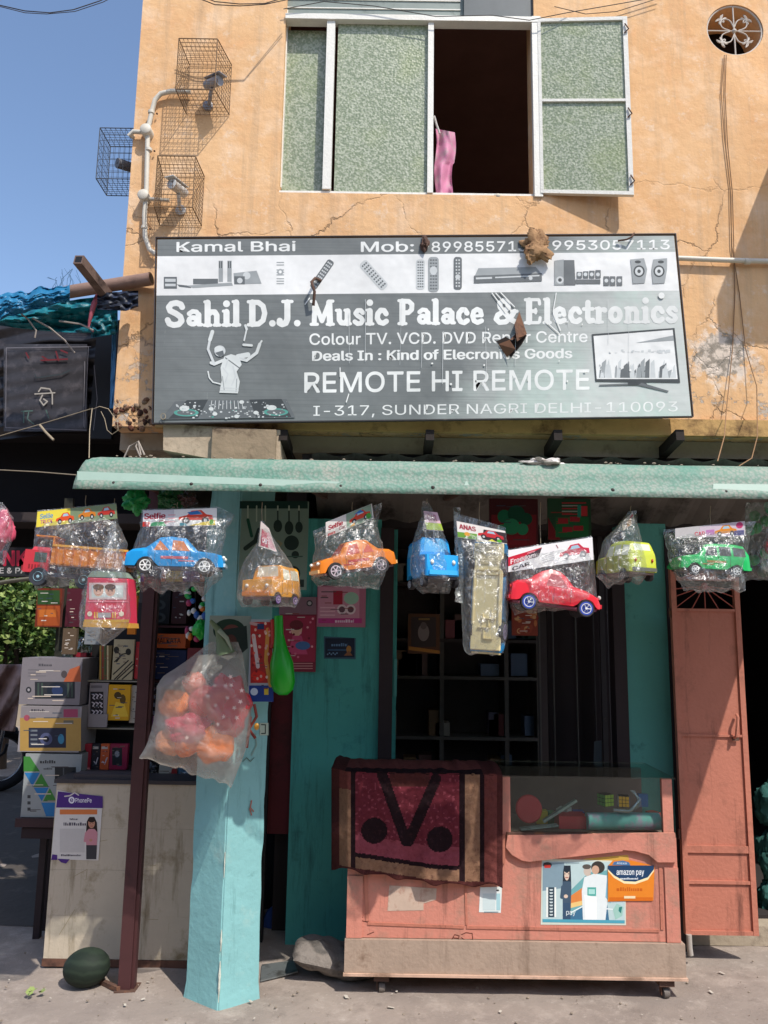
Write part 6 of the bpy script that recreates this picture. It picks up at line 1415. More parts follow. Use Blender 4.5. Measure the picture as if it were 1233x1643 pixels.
for x in (-1.62, -1.42):
    for y in (yc_+.14, yc_+.26): MB().mat(FRM).bb((W(44, 1380, yc_).x+(x+1.62), y, 0), (W(44, 1380, yc_).x+(x+1.62)+.035, y+.035, z_-.003)).build('leg', tb)

# more small stock: on the bay shelves, on the rack and inside the glass case
random.seed(91)
CN = {'#b03038': 'red', '#2f4f9a': 'blue', '#d0a030': 'yellow', '#3a8a50': 'green', '#c8c0b4': 'white', '#c8642a': 'orange', '#7a3a7a': 'purple'}
rows_ = [('upper', 933, 226, 334, 26, 34), ('third', 1178, 226, 262, 22, 40), ('lowest', 1248, 226, 252, 10, 20)]
for nm_, yb4, xa_, xb_, lo_, hi_ in rows_:
    x = xa_; k = 0
    while x < xb_-8:
        w_ = random.uniform(9, 16); c_ = random.choice(list(CN)); h_ = random.uniform(lo_, hi_)
        card('stock_pack', (x, yb4-h_, min(xb_, x+w_), yb4), yb_-.05-.004*(k % 2), .03, prn(c_), 'small '+CN[c_]+' pack, number '+['one', 'two', 'three', 'four', 'five', 'six', 'seven', 'eight', 'nine', 'ten', 'eleven', 'twelve'][k]+' from the left on the '+nm_+' bay shelf', 'pack', None, 'small packs on the bay shelves')
        x += w_+1; k += 1
for (x0, y0, x1, y1, c_, l_) in ((217, 1030, 226, 1090, '#b03038', 'slim red pack half hidden behind the maroon post at the rack top'), (126, 1100, 140, 1160, '#3a3f4a', 'slim dark pack at the left end of the rack middle'), (209, 1100, 224, 1160, '#a8a49c', 'slim pale pack at the right end of the rack middle'), (100, 1008, 122, 1050, '#5a4a3a', 'brown pack hanging behind the cloudy jar'), (136, 1006, 160, 1034, '#7a7f84', 'grey pack hanging just under the pink bus bag'), (300, 1040, 330, 1088, '#6a2a30', 'dark red pack beside the navy box in the bay')):
    card('stock_pack', (x0, y0, x1, y1), yk+.01, .03, prn(c_), l_, 'pack')
# ---------------------------------------------------------------- clear film
def film_mat(name, amt=.15, tint=(.93, .95, .95)):
    mt = bpy.data.materials.new(name); mt.use_nodes = True; n = mt.node_tree.nodes; l = mt.node_tree.links; n.remove(n['Principled BSDF'])
    tc = n.new('ShaderNodeTexCoord')
    ns = n.new('ShaderNodeTexNoise'); ns.inputs['Scale'].default_value = 13; ns.inputs['Detail'].default_value = 5; ns.inputs['Distortion'].default_value = 1.6; l.new(tc.outputs['Object'], ns.inputs['Vector'])
    n2 = n.new('ShaderNodeTexNoise'); n2.inputs['Scale'].default_value = 34; n2.inputs['Detail'].default_value = 6; n2.inputs['Distortion'].default_value = 1.2; l.new(tc.outputs['Object'], n2.inputs['Vector'])
    ad = n.new('ShaderNodeMath'); ad.operation = 'MULTIPLY_ADD'; l.new(n2.outputs['Fac'], ad.inputs[0]); ad.inputs[1].default_value = .10; l.new(ns.outputs['Fac'], ad.inputs[2])
    bp = n.new('ShaderNodeBump'); bp.inputs['Strength'].default_value = 1; bp.inputs['Distance'].default_value = .035; l.new(ad.outputs[0], bp.inputs['Height'])
    tr = n.new('ShaderNodeBsdfTransparent'); tr.inputs[0].default_value = tint+(1,)
    gl = n.new('ShaderNodeBsdfGlossy'); gl.inputs['Roughness'].default_value = .24; l.new(bp.outputs['Normal'], gl.inputs['Normal'])
    df = n.new('ShaderNodeBsdfDiffuse'); df.inputs[0].default_value = (.8, .82, .82, 1)
    tl = n.new('ShaderNodeBsdfTranslucent'); tl.inputs[0].default_value = (.8, .82, .82, 1)
    dm = n.new('ShaderNodeMixShader'); dm.inputs[0].default_value = .5; l.new(df.outputs[0], dm.inputs[1]); l.new(tl.outputs[0], dm.inputs[2])
    gm_ = n.new('ShaderNodeMixShader'); gm_.inputs[0].default_value = .34; l.new(gl.outputs[0], gm_.inputs[1]); l.new(dm.outputs[0], gm_.inputs[2])
    lw = n.new('ShaderNodeLayerWeight'); lw.inputs['Blend'].default_value = .35; l.new(bp.outputs['Normal'], lw.inputs['Normal'])
    mr = n.new('ShaderNodeMapRange'); mr.inputs['To Min'].default_value = amt; mr.inputs['To Max'].default_value = .5; mr.inputs['From Min'].default_value = .45; l.new(lw.outputs['Facing'], mr.inputs['Value'])
    # whitened folds in the film; their pale streaks also paint in highlights
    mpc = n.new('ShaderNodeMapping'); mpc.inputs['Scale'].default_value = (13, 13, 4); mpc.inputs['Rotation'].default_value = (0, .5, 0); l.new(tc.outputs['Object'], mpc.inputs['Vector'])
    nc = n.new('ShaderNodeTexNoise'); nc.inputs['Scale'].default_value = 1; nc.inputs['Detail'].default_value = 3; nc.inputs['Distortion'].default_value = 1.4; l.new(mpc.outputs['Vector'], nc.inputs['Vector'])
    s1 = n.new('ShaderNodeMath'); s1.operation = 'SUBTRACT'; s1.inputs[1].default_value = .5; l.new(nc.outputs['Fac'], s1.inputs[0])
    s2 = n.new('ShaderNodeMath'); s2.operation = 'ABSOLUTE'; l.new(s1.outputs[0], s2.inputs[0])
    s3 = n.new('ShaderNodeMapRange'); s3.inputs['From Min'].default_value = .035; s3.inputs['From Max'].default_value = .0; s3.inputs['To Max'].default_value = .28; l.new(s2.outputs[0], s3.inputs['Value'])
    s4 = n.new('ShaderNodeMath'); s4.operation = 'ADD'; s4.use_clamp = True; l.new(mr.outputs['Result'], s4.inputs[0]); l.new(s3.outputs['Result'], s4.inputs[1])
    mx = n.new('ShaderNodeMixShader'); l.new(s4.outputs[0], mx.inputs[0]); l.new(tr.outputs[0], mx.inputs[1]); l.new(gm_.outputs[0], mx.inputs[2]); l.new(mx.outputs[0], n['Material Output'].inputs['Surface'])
    return mt
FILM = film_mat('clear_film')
def interp(P, t):
    # P list of (x,y) ordered by y; returns x at parameter by y
    for (x0, y0), (x1, y1) in zip(P, P[1:]):
        if y0 <= t <= y1: return x0+(x1-x0)*((t-y0)/(y1-y0) if y1 > y0 else 0)
    return P[0][0] if t < P[0][1] else P[-1][0]
def bag(parent, left, right, y, bulge=.045, seed=0, mat=None, bottom_wave=4, name='bag', flat_top=.12):
    """left/right: outline points (px, py) from top to bottom. Tilted tops and bottoms come from differing first/last y."""
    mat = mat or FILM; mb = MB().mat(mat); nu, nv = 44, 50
    for s_ in (-1, 1):
        b_ = len(mb.v)
        for j in range(nv+1):
            v = j/nv
            yl_ = left[0][1]+(left[-1][1]-left[0][1])*v; yr_ = right[0][1]+(right[-1][1]-right[0][1])*v
            xl_ = interp(left, yl_); xr_ = interp(right, yr_)
            xl_ += 2.0*nz(yl_*.09, seed, 1); xr_ += 2.0*nz(yr_*.09, seed, 5)
            for i in range(nu+1):
                u = i/nu; x = xl_+(xr_-xl_)*u; yy = yl_+(yr_-yl_)*u
                if v > .8: yy += bottom_wave*nz(x*.06, seed, 9)*(v-.8)*5
                ed = (1-(2*u-1)**4)*min(1, max(0, v-flat_top*.6)/.25)*min(1, (1-v)/.16+.04); ed = max(0, ed)**.6
                q = Vector((x*.028, yy*.028, seed*3.1+s_))
                cr_ = (abs(noise.noise(q))*.5+abs(noise.noise(q*2.3))*.35+abs(noise.noise(q*5))*.18-.3)
                d = s_*(bulge*ed)+.034*cr_*(.35+.65*min(1, ed+.3))*(1 if s_ < 0 else -.6)
                mb.v.append(W(x, yy, y+d+(.0015*s_)))
        for j in range(nv):
            for i in range(nu):
                a = b_+j*(nu+1)+i; f = [a, a+nu+1, a+nu+2, a+1]; mb.f.append(f if s_ < 0 else f[::-1]); mb.mi.append(0)
    return mb.build(name, parent, 180)
def header(parent, quad, y, base, draw, name='header_card'):
    """quad tl,tr,br,bl in photo places"""
    F = FP(y); mb = MB().mat(prn(base)); q = [F(*quad[3]), F(*quad[2]), F(*quad[1]), F(*quad[0])]; mb.slab(q, .0015)
    class Q:
        def __call__(s, u, v, o=0):
            x = (quad[0][0]*(1-u)+quad[1][0]*u)*(1-v)+(quad[3][0]*(1-u)+quad[2][0]*u)*v
            yy = (quad[0][1]*(1-u)+quad[1][1]*u)*(1-v)+(quad[3][1]*(1-u)+quad[2][1]*u)*v
            return F(x, yy, o)
    draw(mb, Q()); return mb.build(name, parent)
# ---------------------------------------------------------------- toy vehicles
PROF = {
 # x, shoulder z, roof z, roof half width factor     (fractions of length / height / half width)
 'sedan': [(0, .34, .34, .80), (.02, .50, .52, .86), (.10, .54, .58, .84), (.27, .58, .63, .80), (.40, .60, .96, .66), (.55, .60, 1.0, .66), (.66, .60, .97, .66), (.80, .60, .70, .76), (.93, .58, .64, .84), (.99, .50, .54, .86), (1, .34, .36, .8)],
 'sport': [(0, .30, .32, .72), (.03, .42, .46, .80), (.14, .50, .58, .80), (.30, .54, .66, .76), (.38, .57, .86, .60), (.46, .58, .97, .58), (.56, .58, 1.0, .58), (.66, .60, .93, .59), (.74, .61, .82, .64), (.80, .62, .72, .74), (.94, .60, .66, .82), (.99, .50, .56, .82), (1, .34, .40, .8)],
 'suv':   [(0, .36, .38, .84), (.02, .52, .54, .88), (.10, .56, .60, .88), (.27, .58, .64, .84), (.38, .60, .96, .74), (.50, .60, 1.0, .76), (.80, .60, 1.0, .76), (.93, .60, .96, .74), (.985, .58, .70, .84), (1, .36, .38, .84)],
 'jeep':  [(0, .36, .38, .9), (.01, .60, .62, .9), (.12, .62, .64, .9), (.34, .62, .66, .9), (.37, .62, 1.0, .80), (.42, .62, 1.02, .80), (.55, .62, .99, .80), (.97, .62, .97, .82), (1, .36, .40, .88)],
}
def toycar(root, kind, L, Wd, H, Mx, col, wincol='#3a4a50', hub='#d8d8d4', trim=None, wr=.145, glass_body=False, under='#3a3436', wx=(.19, .79), hubring=None, stripe=None, lampcol='#e8e4d8'):
    """built nose at x=0 along +x, y across, z up; Mx places it in the world"""
    P = PROF[kind]; hw = Wd/2; mb = MB().mat(plastic(col, .28)); zb_ = .20*H; vs = []; fs = []; N_ = 12
    # finer stations
    st = []
    for (a, b_) in zip(P, P[1:]):
        for k in range(4): t = k/4; st.append([a[i]+(b_[i]-a[i])*t for i in range(4)])
    st.append(list(P[-1]))
    Rw = wr*L*.62
    for (x, zs, zt_, rw) in st:
        end = min(1, (min(x, 1-x)+.012)/.06); w_ = hw*(.86+.14*end**.6)
        xx = x*L; zlow = zb_
        for wxx in wx:                         # wheel arches
            d = abs(xx-wxx*L)
            if d < Rw*1.18: zlow = max(zlow, wr*L*.5*0+ .16*H+math.sqrt(max(0, (Rw*1.18)**2-d*d)))
        zlow = min(zlow, zs*H*.92)
        ring = [(-w_*.80, zlow), (-w_, zlow+.002), (-w_, zs*H*.80 if zs*H*.8 > zlow else zlow+.003), (-w_*.985, zs*H), (-hw*rw*1.04, zs*H+(zt_-zs)*H*.82), (-hw*rw*.86, zt_*H)]
        ring = ring+[(-a, b2) for a, b2 in reversed(ring)]
        for (yy, zz) in ring: vs.append(Mx @ Vector((xx, yy, zz)))
    for j in range(len(st)-1):
        for k in range(N_): a = j*N_+k; b_ = j*N_+(k+1) % N_; fs.append((a, a+N_, b_+N_, b_))
    fs.append(tuple(range(N_))); fs.append(tuple(reversed([(len(st)-1)*N_+k for k in range(N_)])))
    mb.add(vs, fs); mb.build('toy_body', root, 38)
    MB().mat(plastic(under)).box(Mx @ Vector((L/2, 0, zb_*.86)), (L*.93, Wd*.84, .05*H), Mx.to_3x3()).build('chassis', root)
    # windows standing slightly proud of the greenhouse
    def SP(x, f, sgn, out=.0012):
        for a, b_ in zip(P, P[1:]):
            if a[0] <= x <= b_[0]: t = (x-a[0])/(b_[0]-a[0]); q = [a[i]+(b_[i]-a[i])*t for i in range(4)]; break
        end = min(1, (min(x, 1-x)+.012)/.06); w_ = hw*(.86+.14*end**.6)*.985; y0, z0 = w_, q[1]*H; y1, z1 = hw*q[3]*1.04, q[1]*H+(q[2]-q[1])*H*.82
        return Mx @ Vector((x*L, sgn*(y0+(y1-y0)*f+out), z0+(z1-z0)*f))
    spans = {'sedan': ((.335, .41, .53), (.55, .66, .72)), 'sport': ((.36, .44, .62),), 'suv': ((.325, .385, .52), (.545, .545, .72), (.745, .745, .93)), 'jeep': ((.375, .39, .62), (.65, .65, .93))}[kind]
    for sgn in (-1, 1):
        for i, (a, a2, b_) in enumerate(spans):
            tb2 = b_-.06 if (kind in ('sedan',) and i == 1) or kind == 'sport' else b_
            q = [SP(a+.01, .08, sgn), SP(b_, .08, sgn), SP(tb2, .93, sgn), SP(a2+.012, .93, sgn)]
            MB().mat(plastic(wincol, .12)).add(q, [(0, 1, 2, 3) if sgn < 0 else (3, 2, 1, 0)]).build('side_window', root)
    def TOPP(x, yf, o=.0012):
        for a, b_ in zip(P, P[1:]):
            if a[0] <= x <= b_[0]: t = (x-a[0])/(b_[0]-a[0]); q = [a[i]+(b_[i]-a[i])*t for i in range(4)]; break
        return Mx @ Vector((x*L, hw*q[3]*.80*yf, q[2]*H+o))
    ws = {'sedan': (.285, .385, .69, .79), 'sport': (.315, .415, .68, .79), 'suv': (.285, .37, .94, .975), 'jeep': (.345, .368, .975, .99)}[kind]
    for a, b_ in (ws[:2], ws[2:]):
        q = [TOPP(a, -1), TOPP(a, 1), TOPP(b_, .92), TOPP(b_, -.92)]; MB().mat(plastic(wincol, .12)).add(q, [(3, 2, 1, 0)]).build('windscreen', root)
    for sgn in (-1, 1):
        q = [Mx @ Vector((-.0015, sgn*hw*.78, .44*H)), Mx @ Vector((-.0015, sgn*hw*.50, .44*H)), Mx @ Vector((.004, sgn*hw*.50, .50*H)), Mx @ Vector((.004, sgn*hw*.78, .50*H))]
        c = sum(q, Vector())/4; MB().mat(plastic(lampcol, .1)).ball(c, (.004+.03*Wd, .03*Wd+.006, .05*H), None, 10, 6).build('headlight', root, 60)
    for sgn in (-1, 1):
        c = Mx @ Vector((L+.001, sgn*hw*.62, .50*H)); MB().mat(plastic('#c2352c', .2)).ball(c, (.03*Wd, .05*Wd, .05*H), None, 10, 6).build('tail_light', root, 60)
    MB().mat(plastic(trim or '#3a3a3c')).box(Mx @ Vector((-.002, 0, .27*H)), (.012, Wd*.86, .09*H), Mx.to_3x3()).build('bumper', root)
    MB().mat(plastic(trim or '#3a3a3c')).box(Mx @ Vector((L+.002, 0, .27*H)), (.012, Wd*.86, .09*H), Mx.to_3x3()).build('bumper', root)
    if stripe:
        for sgn in (-1, 1):
            for (x0, x1, z0, z1) in ((.36, .64, .40, .47), (.30, .46, .34, .37)):
                q = [Mx @ Vector((x*L, sgn*(hw+.0012), z*H)) for x, z in ((x0, z0), (x1, z0), (x1, z1), (x0, z1))]
                MB().mat(plastic(stripe)).add(q, [(0, 1, 2, 3) if sgn < 0 else (3, 2, 1, 0)]).build('side_stripe', root)
    # bonnet and door seams
    sm_ = plastic('#2a2426')
    for sgn in (-1, 1):
        for x in (.34, .53, .70):
            q0 = Mx @ Vector((x*L, sgn*(hw+.0008), .26*H)); q1 = Mx @ Vector((x*L, sgn*(hw*.985+.0008), P[4][1]*H)); MB().mat(plastic('#3a2a2c', .5)).tube([q0, q1], .0007, 4).build('door_seam', root)
    ax = (Mx.to_3x3() @ Vector((0, 1, 0))).normalized(); rx_ = (Mx.to_3x3() @ Vector((1, 0, 0))).normalized()
    for wxx in wx:
        for sgn in (-1, 1):
            c = Mx @ Vector((wxx*L, sgn*hw*.93, Rw)); wt = Wd*.13
            w_ = MB().mat(paint('#2b292b', .75, .1, 20, name='toy_tyre')).lathe([(Rw*.66, wt*.42), (Rw*.95, wt*.5), (Rw, wt*.3), (Rw, -wt*.5), (Rw*.5, -wt*.5)], c, ax*sgn, 22, rx_).build('wheel', root, 40)
            mbh = MB()
            if hubring: mbh.mat(plastic(hubring)).lathe([(Rw*.8, wt*.46), (Rw*.66, wt*.50), (Rw*.60, wt*.46)], c, ax*sgn, 22, rx_)
            mbh.mat(plastic('#5a5a5e')).lathe([(Rw*.64, wt*.36), (0, wt*.36)], c, ax*sgn, 22, rx_); mbh.mat(plastic(hub, .25))
            mbh.lathe([(Rw*.64, wt*.30), (Rw*.66, wt*.47), (Rw*.54, wt*.47), (Rw*.54, wt*.37)], c, ax*sgn, 22, rx_)
            uu = ax.cross(rx_).normalized()
            for k in range(6):
                a = math.pi/3*k; d = rx_*math.cos(a)+uu*math.sin(a); o_ = c+ax*sgn*wt*.42; mbh.bar(o_, o_+d*Rw*.58, Rw*.13, wt*.08, ax)
            mbh.lathe([(Rw*.16, wt*.36), (Rw*.14, wt*.52), (0, wt*.53)], c, ax*sgn, 12, rx_); mbh.build('hub', w_, 40)
def place(px, py, y, L, H, rz=0, rx=0, ry=0, s_=1):
    """matrix that puts the toy's centre at that place"""
    R_ = Matrix.Rotation(rz, 4, 'Z') @ Matrix.Rotation(ry, 4, 'Y') @ Matrix.Rotation(rx, 4, 'X')
    c = W(px, py, y); return Matrix.Translation(c) @ R_ @ Matrix.Translation(Vector((-L/2, 0, -H/2)))
PXM = FOC/(YT*1.012)      # pixels per metre at the toys
def toyroot(name, px, py, label, cat='toy', group='bagged toy cars hanging from the canopy edge'):
    p = W(px, py, YT); return empty(name, p, label, cat, group)
def hang(root, px, py, top=806):
    MB().mat(ROPE).tube([W(px, top, YT-.0), W(px-1, (top+py)/2, YT+.002), W(px, py, YT)], .0016, 5).build('hanging_string', root)
def minicar(mb, Q, u0, v0, u1, v1, c, c2='#2a2a2c'):
    X = lambda u: u0+(u1-u0)*u; Y = lambda v: v0+(v1-v0)*v; m1 = prn(c)
    mb.pp(Q, [(X(0), Y(.75)), (X(.02), Y(.52)), (X(.25), Y(.40)), (X(.38), Y(.08)), (X(.66), Y(.05)), (X(.80), Y(.36)), (X(.98), Y(.45)), (X(1), Y(.78))], m1)
    mb.pp(Q, [(X(.36), Y(.38)), (X(.42), Y(.16)), (X(.62), Y(.14)), (X(.70), Y(.36))], prn('#9fc0d0'))
    for u in (.22, .78): mb.pc(Q, X(u), Y(.80), (u1-u0)*.11, (v1-v0)*.24, prn(c2), n=12); mb.pc(Q, X(u), Y(.80), (u1-u0)*.05, (v1-v0)*.11, prn('#c8c8c8'), n=10)

# 1 dump truck, left
r = toyroot('bagged_toy_truck', 125, 945, 'bagged toy tipper truck with red cab and orange bed, leftmost whole toy', group='bagged toy vehicles hanging from the canopy edge')
def truck(root):
    L = 155/PXM; Hh = 84/PXM; Wd = .12; M_ = place(127, 902, YT+.01, L, Hh, rz=.06, ry=.06)
    B_ = lambda c, s2, m, nm, t=1.0: MB().mat(m).box(M_ @ Vector(c), s2, M_.to_3x3(), t).build(nm, root)
    RDp = plastic('#c23a44'); OR = plastic('#d9802c'); BK = plastic('#3a3e4a')
    o = B_((L*.12, 0, Hh*.44), (L*.24, Wd*.9, Hh*.42), RDp, 'cab'); B_((L*.15, 0, Hh*.68), (L*.18, Wd*.84, Hh*.07), RDp, 'cab_roof', .85)
    B_((L*.16, -Wd*.452, Hh*.52), (L*.12, .002, Hh*.18), plastic('#4a5a54', .15), 'cab_window'); B_((L*-.002, 0, Hh*.52), (.003, Wd*.75, Hh*.2), plastic('#4a5a54', .15), 'windscreen')
    B_((L*-.004, 0, Hh*.3), (.01, Wd*.88, Hh*.1), plastic('#8a2a30'), 'bumper')
    for i in range(5): B_((L*.02+.012*i+L*.04, -Wd*.4515, Hh*.34), (.006, .002, Hh*.08), plastic('#8a2a30'), 'grille_slat')
    B_((L*.5, 0, Hh*.22), (L*.98, Wd*.6, Hh*.08), BK, 'chassis')
    # tipper bed with ribs
    x0, x1 = L*.27, L*1.02
    B_(((x0+x1)/2, 0, Hh*.42), (x1-x0, Wd*.96, Hh*.04), OR, 'bed_floor')
    for sg_ in (-1, 1): B_(((x0+x1)/2, sg_*Wd*.47, Hh*.60), (x1-x0, .006, Hh*.36), OR, 'bed_side')
    B_((x0, 0, Hh*.66), (.006, Wd*.94, Hh*.5), OR, 'bed_front'); B_((x1, 0, Hh*.58), (.006, Wd*.94, Hh*.32), OR, 'bed_back')
    B_((x0-L*.08, 0, Hh*.92), (L*.2, Wd*.94, .006), OR, 'bed_visor')
    for i in range(9): B_((x0+(x1-x0)*(i+.5)/9, -Wd*.505, Hh*.60), (.007, .006, Hh*.34), plastic('#c26a1c'), 'bed_rib')
    B_(((x0+x1)/2, -Wd*.505, Hh*.76), (x1-x0, .008, .009), plastic('#e0a040'), 'bed_rail')
    ax = (M_.to_3x3() @ Vector((0, 1, 0))).normalized(); rx_ = (M_.to_3x3() @ Vector((1, 0, 0))).normalized()
    for wx_ in (.17, .62, .90):
        for sg_ in (-1, 1):
            c = M_ @ Vector((wx_*L, sg_*Wd*.44, Hh*.16)); Rw = Hh*.17
            w_ = MB().mat(paint('#30343c', .8, name='truck_tyre')).lathe([(Rw*.6, .012), (Rw*.95, .014), (Rw, .008), (Rw, -.014), (Rw*.5, -.014)], c, ax*sg_, 22, rx_).build('wheel', root, 40)
            MB().mat(plastic('#8fb6c4')).lathe([(Rw*.58, .008), (Rw*.5, .014), (Rw*.42, .008), (Rw*.2, .006), (Rw*.16, .013), (0, .014)], c, ax*sg_, 20, rx_).build('hub', w_, 40)
truck(r)
def d_h1(mb, Q):
    mb.pp(Q, [(0, 1), (.42, 1), (.42, 0), (0, 0)], prn('#e2cf4a')); mb.pp(Q, [(.42, 1), (1, 1), (1, 0), (.42, 0)], prn('#7a8a6a'))
    mb.tx(Q, 'Sellie', .04, .18, .2, .5, prn('#3a8ac0'), .03); mb.tx(Q, 'TRUCK', .05, .58, .2, .82, prn('#b04a8a'), .03)
    minicar(mb, Q, .24, .2, .47, .95, '#d8522a'); minicar(mb, Q, .52, .08, .74, .85, '#c8782a'); minicar(mb, Q, .76, .1, .98, .85, '#b0342c')
header(r, ((60, 821), (186, 808), (188, 832), (58, 846)), YT-.045, '#d8c84a', d_h1)
bag(r, [(60, 819), (56, 850), (52, 890), (50, 930), (56, 944)], [(187, 807), (190, 840), (204, 870), (208, 910), (204, 938)], YT, .085, 1); hang(r, 138, 815, 795)
# 2 toy bus seen from the front
r = toyroot('bagged_toy_bus', 168, 1038, 'bagged pink toy bus with two faces behind its windscreen, hanging low beside the maroon post', group='bagged toy vehicles hanging from the canopy edge')
yb2 = YT-.13; F = FP(yb2)
mb = MB(); PK = plastic('#d0324e', .35)
mb.mat(PK); q = [F(134, 1002), F(208, 1004), F(206, 928), F(140, 926)]; mb.slab(q, .10)
o = mb.build('toy_body', r)
bv = o.modifiers.new('bevel', 'BEVEL'); bv.width = .006; bv.segments = 3
mb = MB(); Fb = FP(yb2-.0012)
mb.pr(Fb, 143, 935, 203, 962, prn('#d8b8b8')); mb.pr(Fb, 147, 939, 198, 959, prn('#c8d0cc'))
for x, hc in ((158, '#6a4a34'), (177, '#5a4038')):
    mb.pc(Fb, x, 948, 8, 9, prn('#d8a890')); mb.pc(Fb, x, 942, 9, 5, prn(hc)); 
    for dx in (-3, 3): mb.pc(Fb, x+dx, 948, 1.1, 1.4, prn('#20181a'), n=8)
    mb.pl(Fb, [(x-2.5, 953), (x, 954.4), (x+2.5, 953)], .8, prn('#a03a3a'))
mb.pr(Fb, 141, 964, 206, 966, prn('#e88090')); mb.mumble(Fb, 158, 970, 190, 976, prn('#e88a9a'))
for x in (151, 155, 180, 184): mb.pr(Fb, x, 982, x+2, 992, prn('#e0b03a'))
mb.pr(Fb, 157, 983, 178, 991, prn('#a8a0a0')); mb.pr(Fb, 135, 994, 207, 999, prn('#c89a3a'))
for x in (144, 195): mb.pc(Fb, x, 985, 4, 4, prn('#e8d8c0'))
mb.build('bus_front_print', r)
MB().mat(plastic('#c8943a')).slab([FP(yb2-.003)(133, 1006), FP(yb2-.003)(209, 1008), FP(yb2-.003)(208, 1000), FP(yb2-.003)(134, 998)], .11).build('bumper', r)
MB().mat(plastic('#8a9a8a')).slab([F(141, 925.4), F(205, 927.4), F(198, 918), F(148, 916)], .08).build('roof', r)
bag(r, [(178, 836), (170, 870), (150, 905), (132, 950), (126, 990), (128, 1006), (164, 1036)], [(186, 836), (188, 870), (200, 905), (208, 950), (210, 990), (208, 1004), (168, 1037)], YT-.11, .085, 2); hang(r, 184, 836, 800)
# 3 blue car
r = toyroot('bagged_toy_car', 285, 945, 'bagged bright blue toy saloon car with orange windows and white wheels')
L = 150/PXM; H = 60/PXM; toycar(r, 'sedan', L, .13, H, place(284, 893, YT, L, H, rz=math.pi+.12, ry=0), '#1f8fd0', wincol='#c8763f', hub='#e4e4e2', stripe='#c8606a', trim='#bcd8e8', under='#7a6a70')
def d_h3(mb, Q):
    mb.pp(Q, [(0, 1), (.42, 1), (.42, 0), (0, 0)], prn('#c9c6cc')); mb.tx(Q, 'Selfie', .02, .18, .30, .55, prn('#9c1f34'), .06); mb.tx(Q, 'Car', .22, .62, .36, .85, prn('#9c3a4a'), .04)
    mb.pp(Q, [(0, 1), (.1, 1), (.1, .7), (0, .7)], prn('#c8342c')); mb.pp(Q, [(.1, .98), (.32, .98), (.28, .72), (.12, .74)], prn('#2f9a5a'))
    for i in range(3): mb.pp(Q, [(.34, .3+i*.2), (.44, .3+i*.2), (.44, .36+i*.2), (.34, .36+i*.2)], prn('#d89aa0'))
    minicar(mb, Q, .48, .05, .95, .85, '#d8402c'); mb.pp(Q, [(.62, .98), (.98, .98), (.98, .7), (.8, .8)], prn('#e0c22a')); mb.pc(Q, .93, .8, .03, .16, prn('#6aa82a')); mb.pp(Q, [(.5, .98), (.6, .98), (.58, .84), (.5, .8)], prn('#2f8a9a')); mb.pp(Q, [(.6, .2), (.74, .12), (.8, .3), (.64, .36)], prn('#2f6fb0'))
header(r, ((230, 819), (348, 815), (348, 843), (229, 845)), YT-.03, '#e6e4e2', d_h3)
bag(r, [(228, 817), (224, 850), (212, 885), (210, 925), (228, 948)], [(349, 813), (378, 826), (364, 850), (356, 890), (358, 925), (334, 950)], YT, .085, 3, bottom_wave=14); hang(r, 285, 816)
# 4 yellow jeep
r = toyroot('bagged_toy_jeep', 430, 972, 'bagged orange yellow toy jeep seen at an angle in a bag tied to a point')
L = .20; H = 62/PXM; toycar(r, 'jeep', L, .155, H, place(436, 940, YT+.02, L, H, rz=math.radians(62)), '#e59a26', wincol='#d8d0b8', hub='#c8b8d8', trim='#d87a1c', under='#6a2f38', wr=.17, hubring='#6a3f8a')
def d_h4(mb, Q): mb.pp(Q, [(.1, .95), (.55, .95), (.6, .3), (.15, .25)], prn('#b83a50')); mb.pp(Q, [(.6, .9), (.95, .98), (.8, .2), (.6, .3)], prn('#d8a0a8')); mb.tx(Q, 'CAR', .2, .6, .5, .8, prn('#e8e0e0'), .04)
header(r, ((419, 836), (432, 848), (445, 886), (415, 876)), YT-.03, '#cfc2bc', d_h4)
bag(r, [(418, 834), (413, 870), (392, 900), (382, 925), (380, 960), (388, 974)], [(424, 836), (442, 868), (462, 895), (479, 925), (484, 958), (474, 974)], YT, .12, 4); hang(r, 421, 836)
# 5 orange car
r = toyroot('bagged_toy_car', 560, 945, 'bagged orange toy car with red windows tilted nose down towards the left')
L = 130/PXM; H = 58/PXM; toycar(r, 'sedan', L, .125, H, place(566, 897, YT+.01, L, H, rz=.42, ry=-.17), '#dd7c26', wincol='#c04a30', hub='#b8a8b0', trim='#e8b070', under='#7a5a58', wr=.165, stripe='#c03a34')
def d_h5(mb, Q):
    mb.tx(Q, 'Selfie', .06, .3, .36, .62, prn('#9c1f34'), .06); mb.tx(Q, 'Car', .28, .66, .42, .88, prn('#8a3444'), .03); mb.pp(Q, [(.04, .98), (.2, .98), (.2, .82), (.04, .82)], prn('#b83a34'))
    mb.pp(Q, [(.44, .98), (.98, .98), (.98, .02), (.44, .02)], prn('#8aa08a')); minicar(mb, Q, .5, .1, .95, .85, '#c8442e'); mb.pp(Q, [(.6, .25), (.74, .1), (.82, .3)], prn('#2f70b8')); mb.pc(Q, .9, .7, .05, .2, prn('#4a9a3a')); mb.pp(Q, [(.5, .95), (.62, .95), (.6, .75)], prn('#e0a02a'))
header(r, ((523, 838), (597, 808), (600, 832), (523, 862)), YT-.03, '#d8d2cc', d_h5)
bag(r, [(502, 852), (506, 875), (502, 900), (500, 930), (512, 940)], [(614, 806), (606, 845), (612, 868), (622, 900), (618, 925), (608, 946)], YT, .085, 5, bottom_wave=8); hang(r, 566, 824)
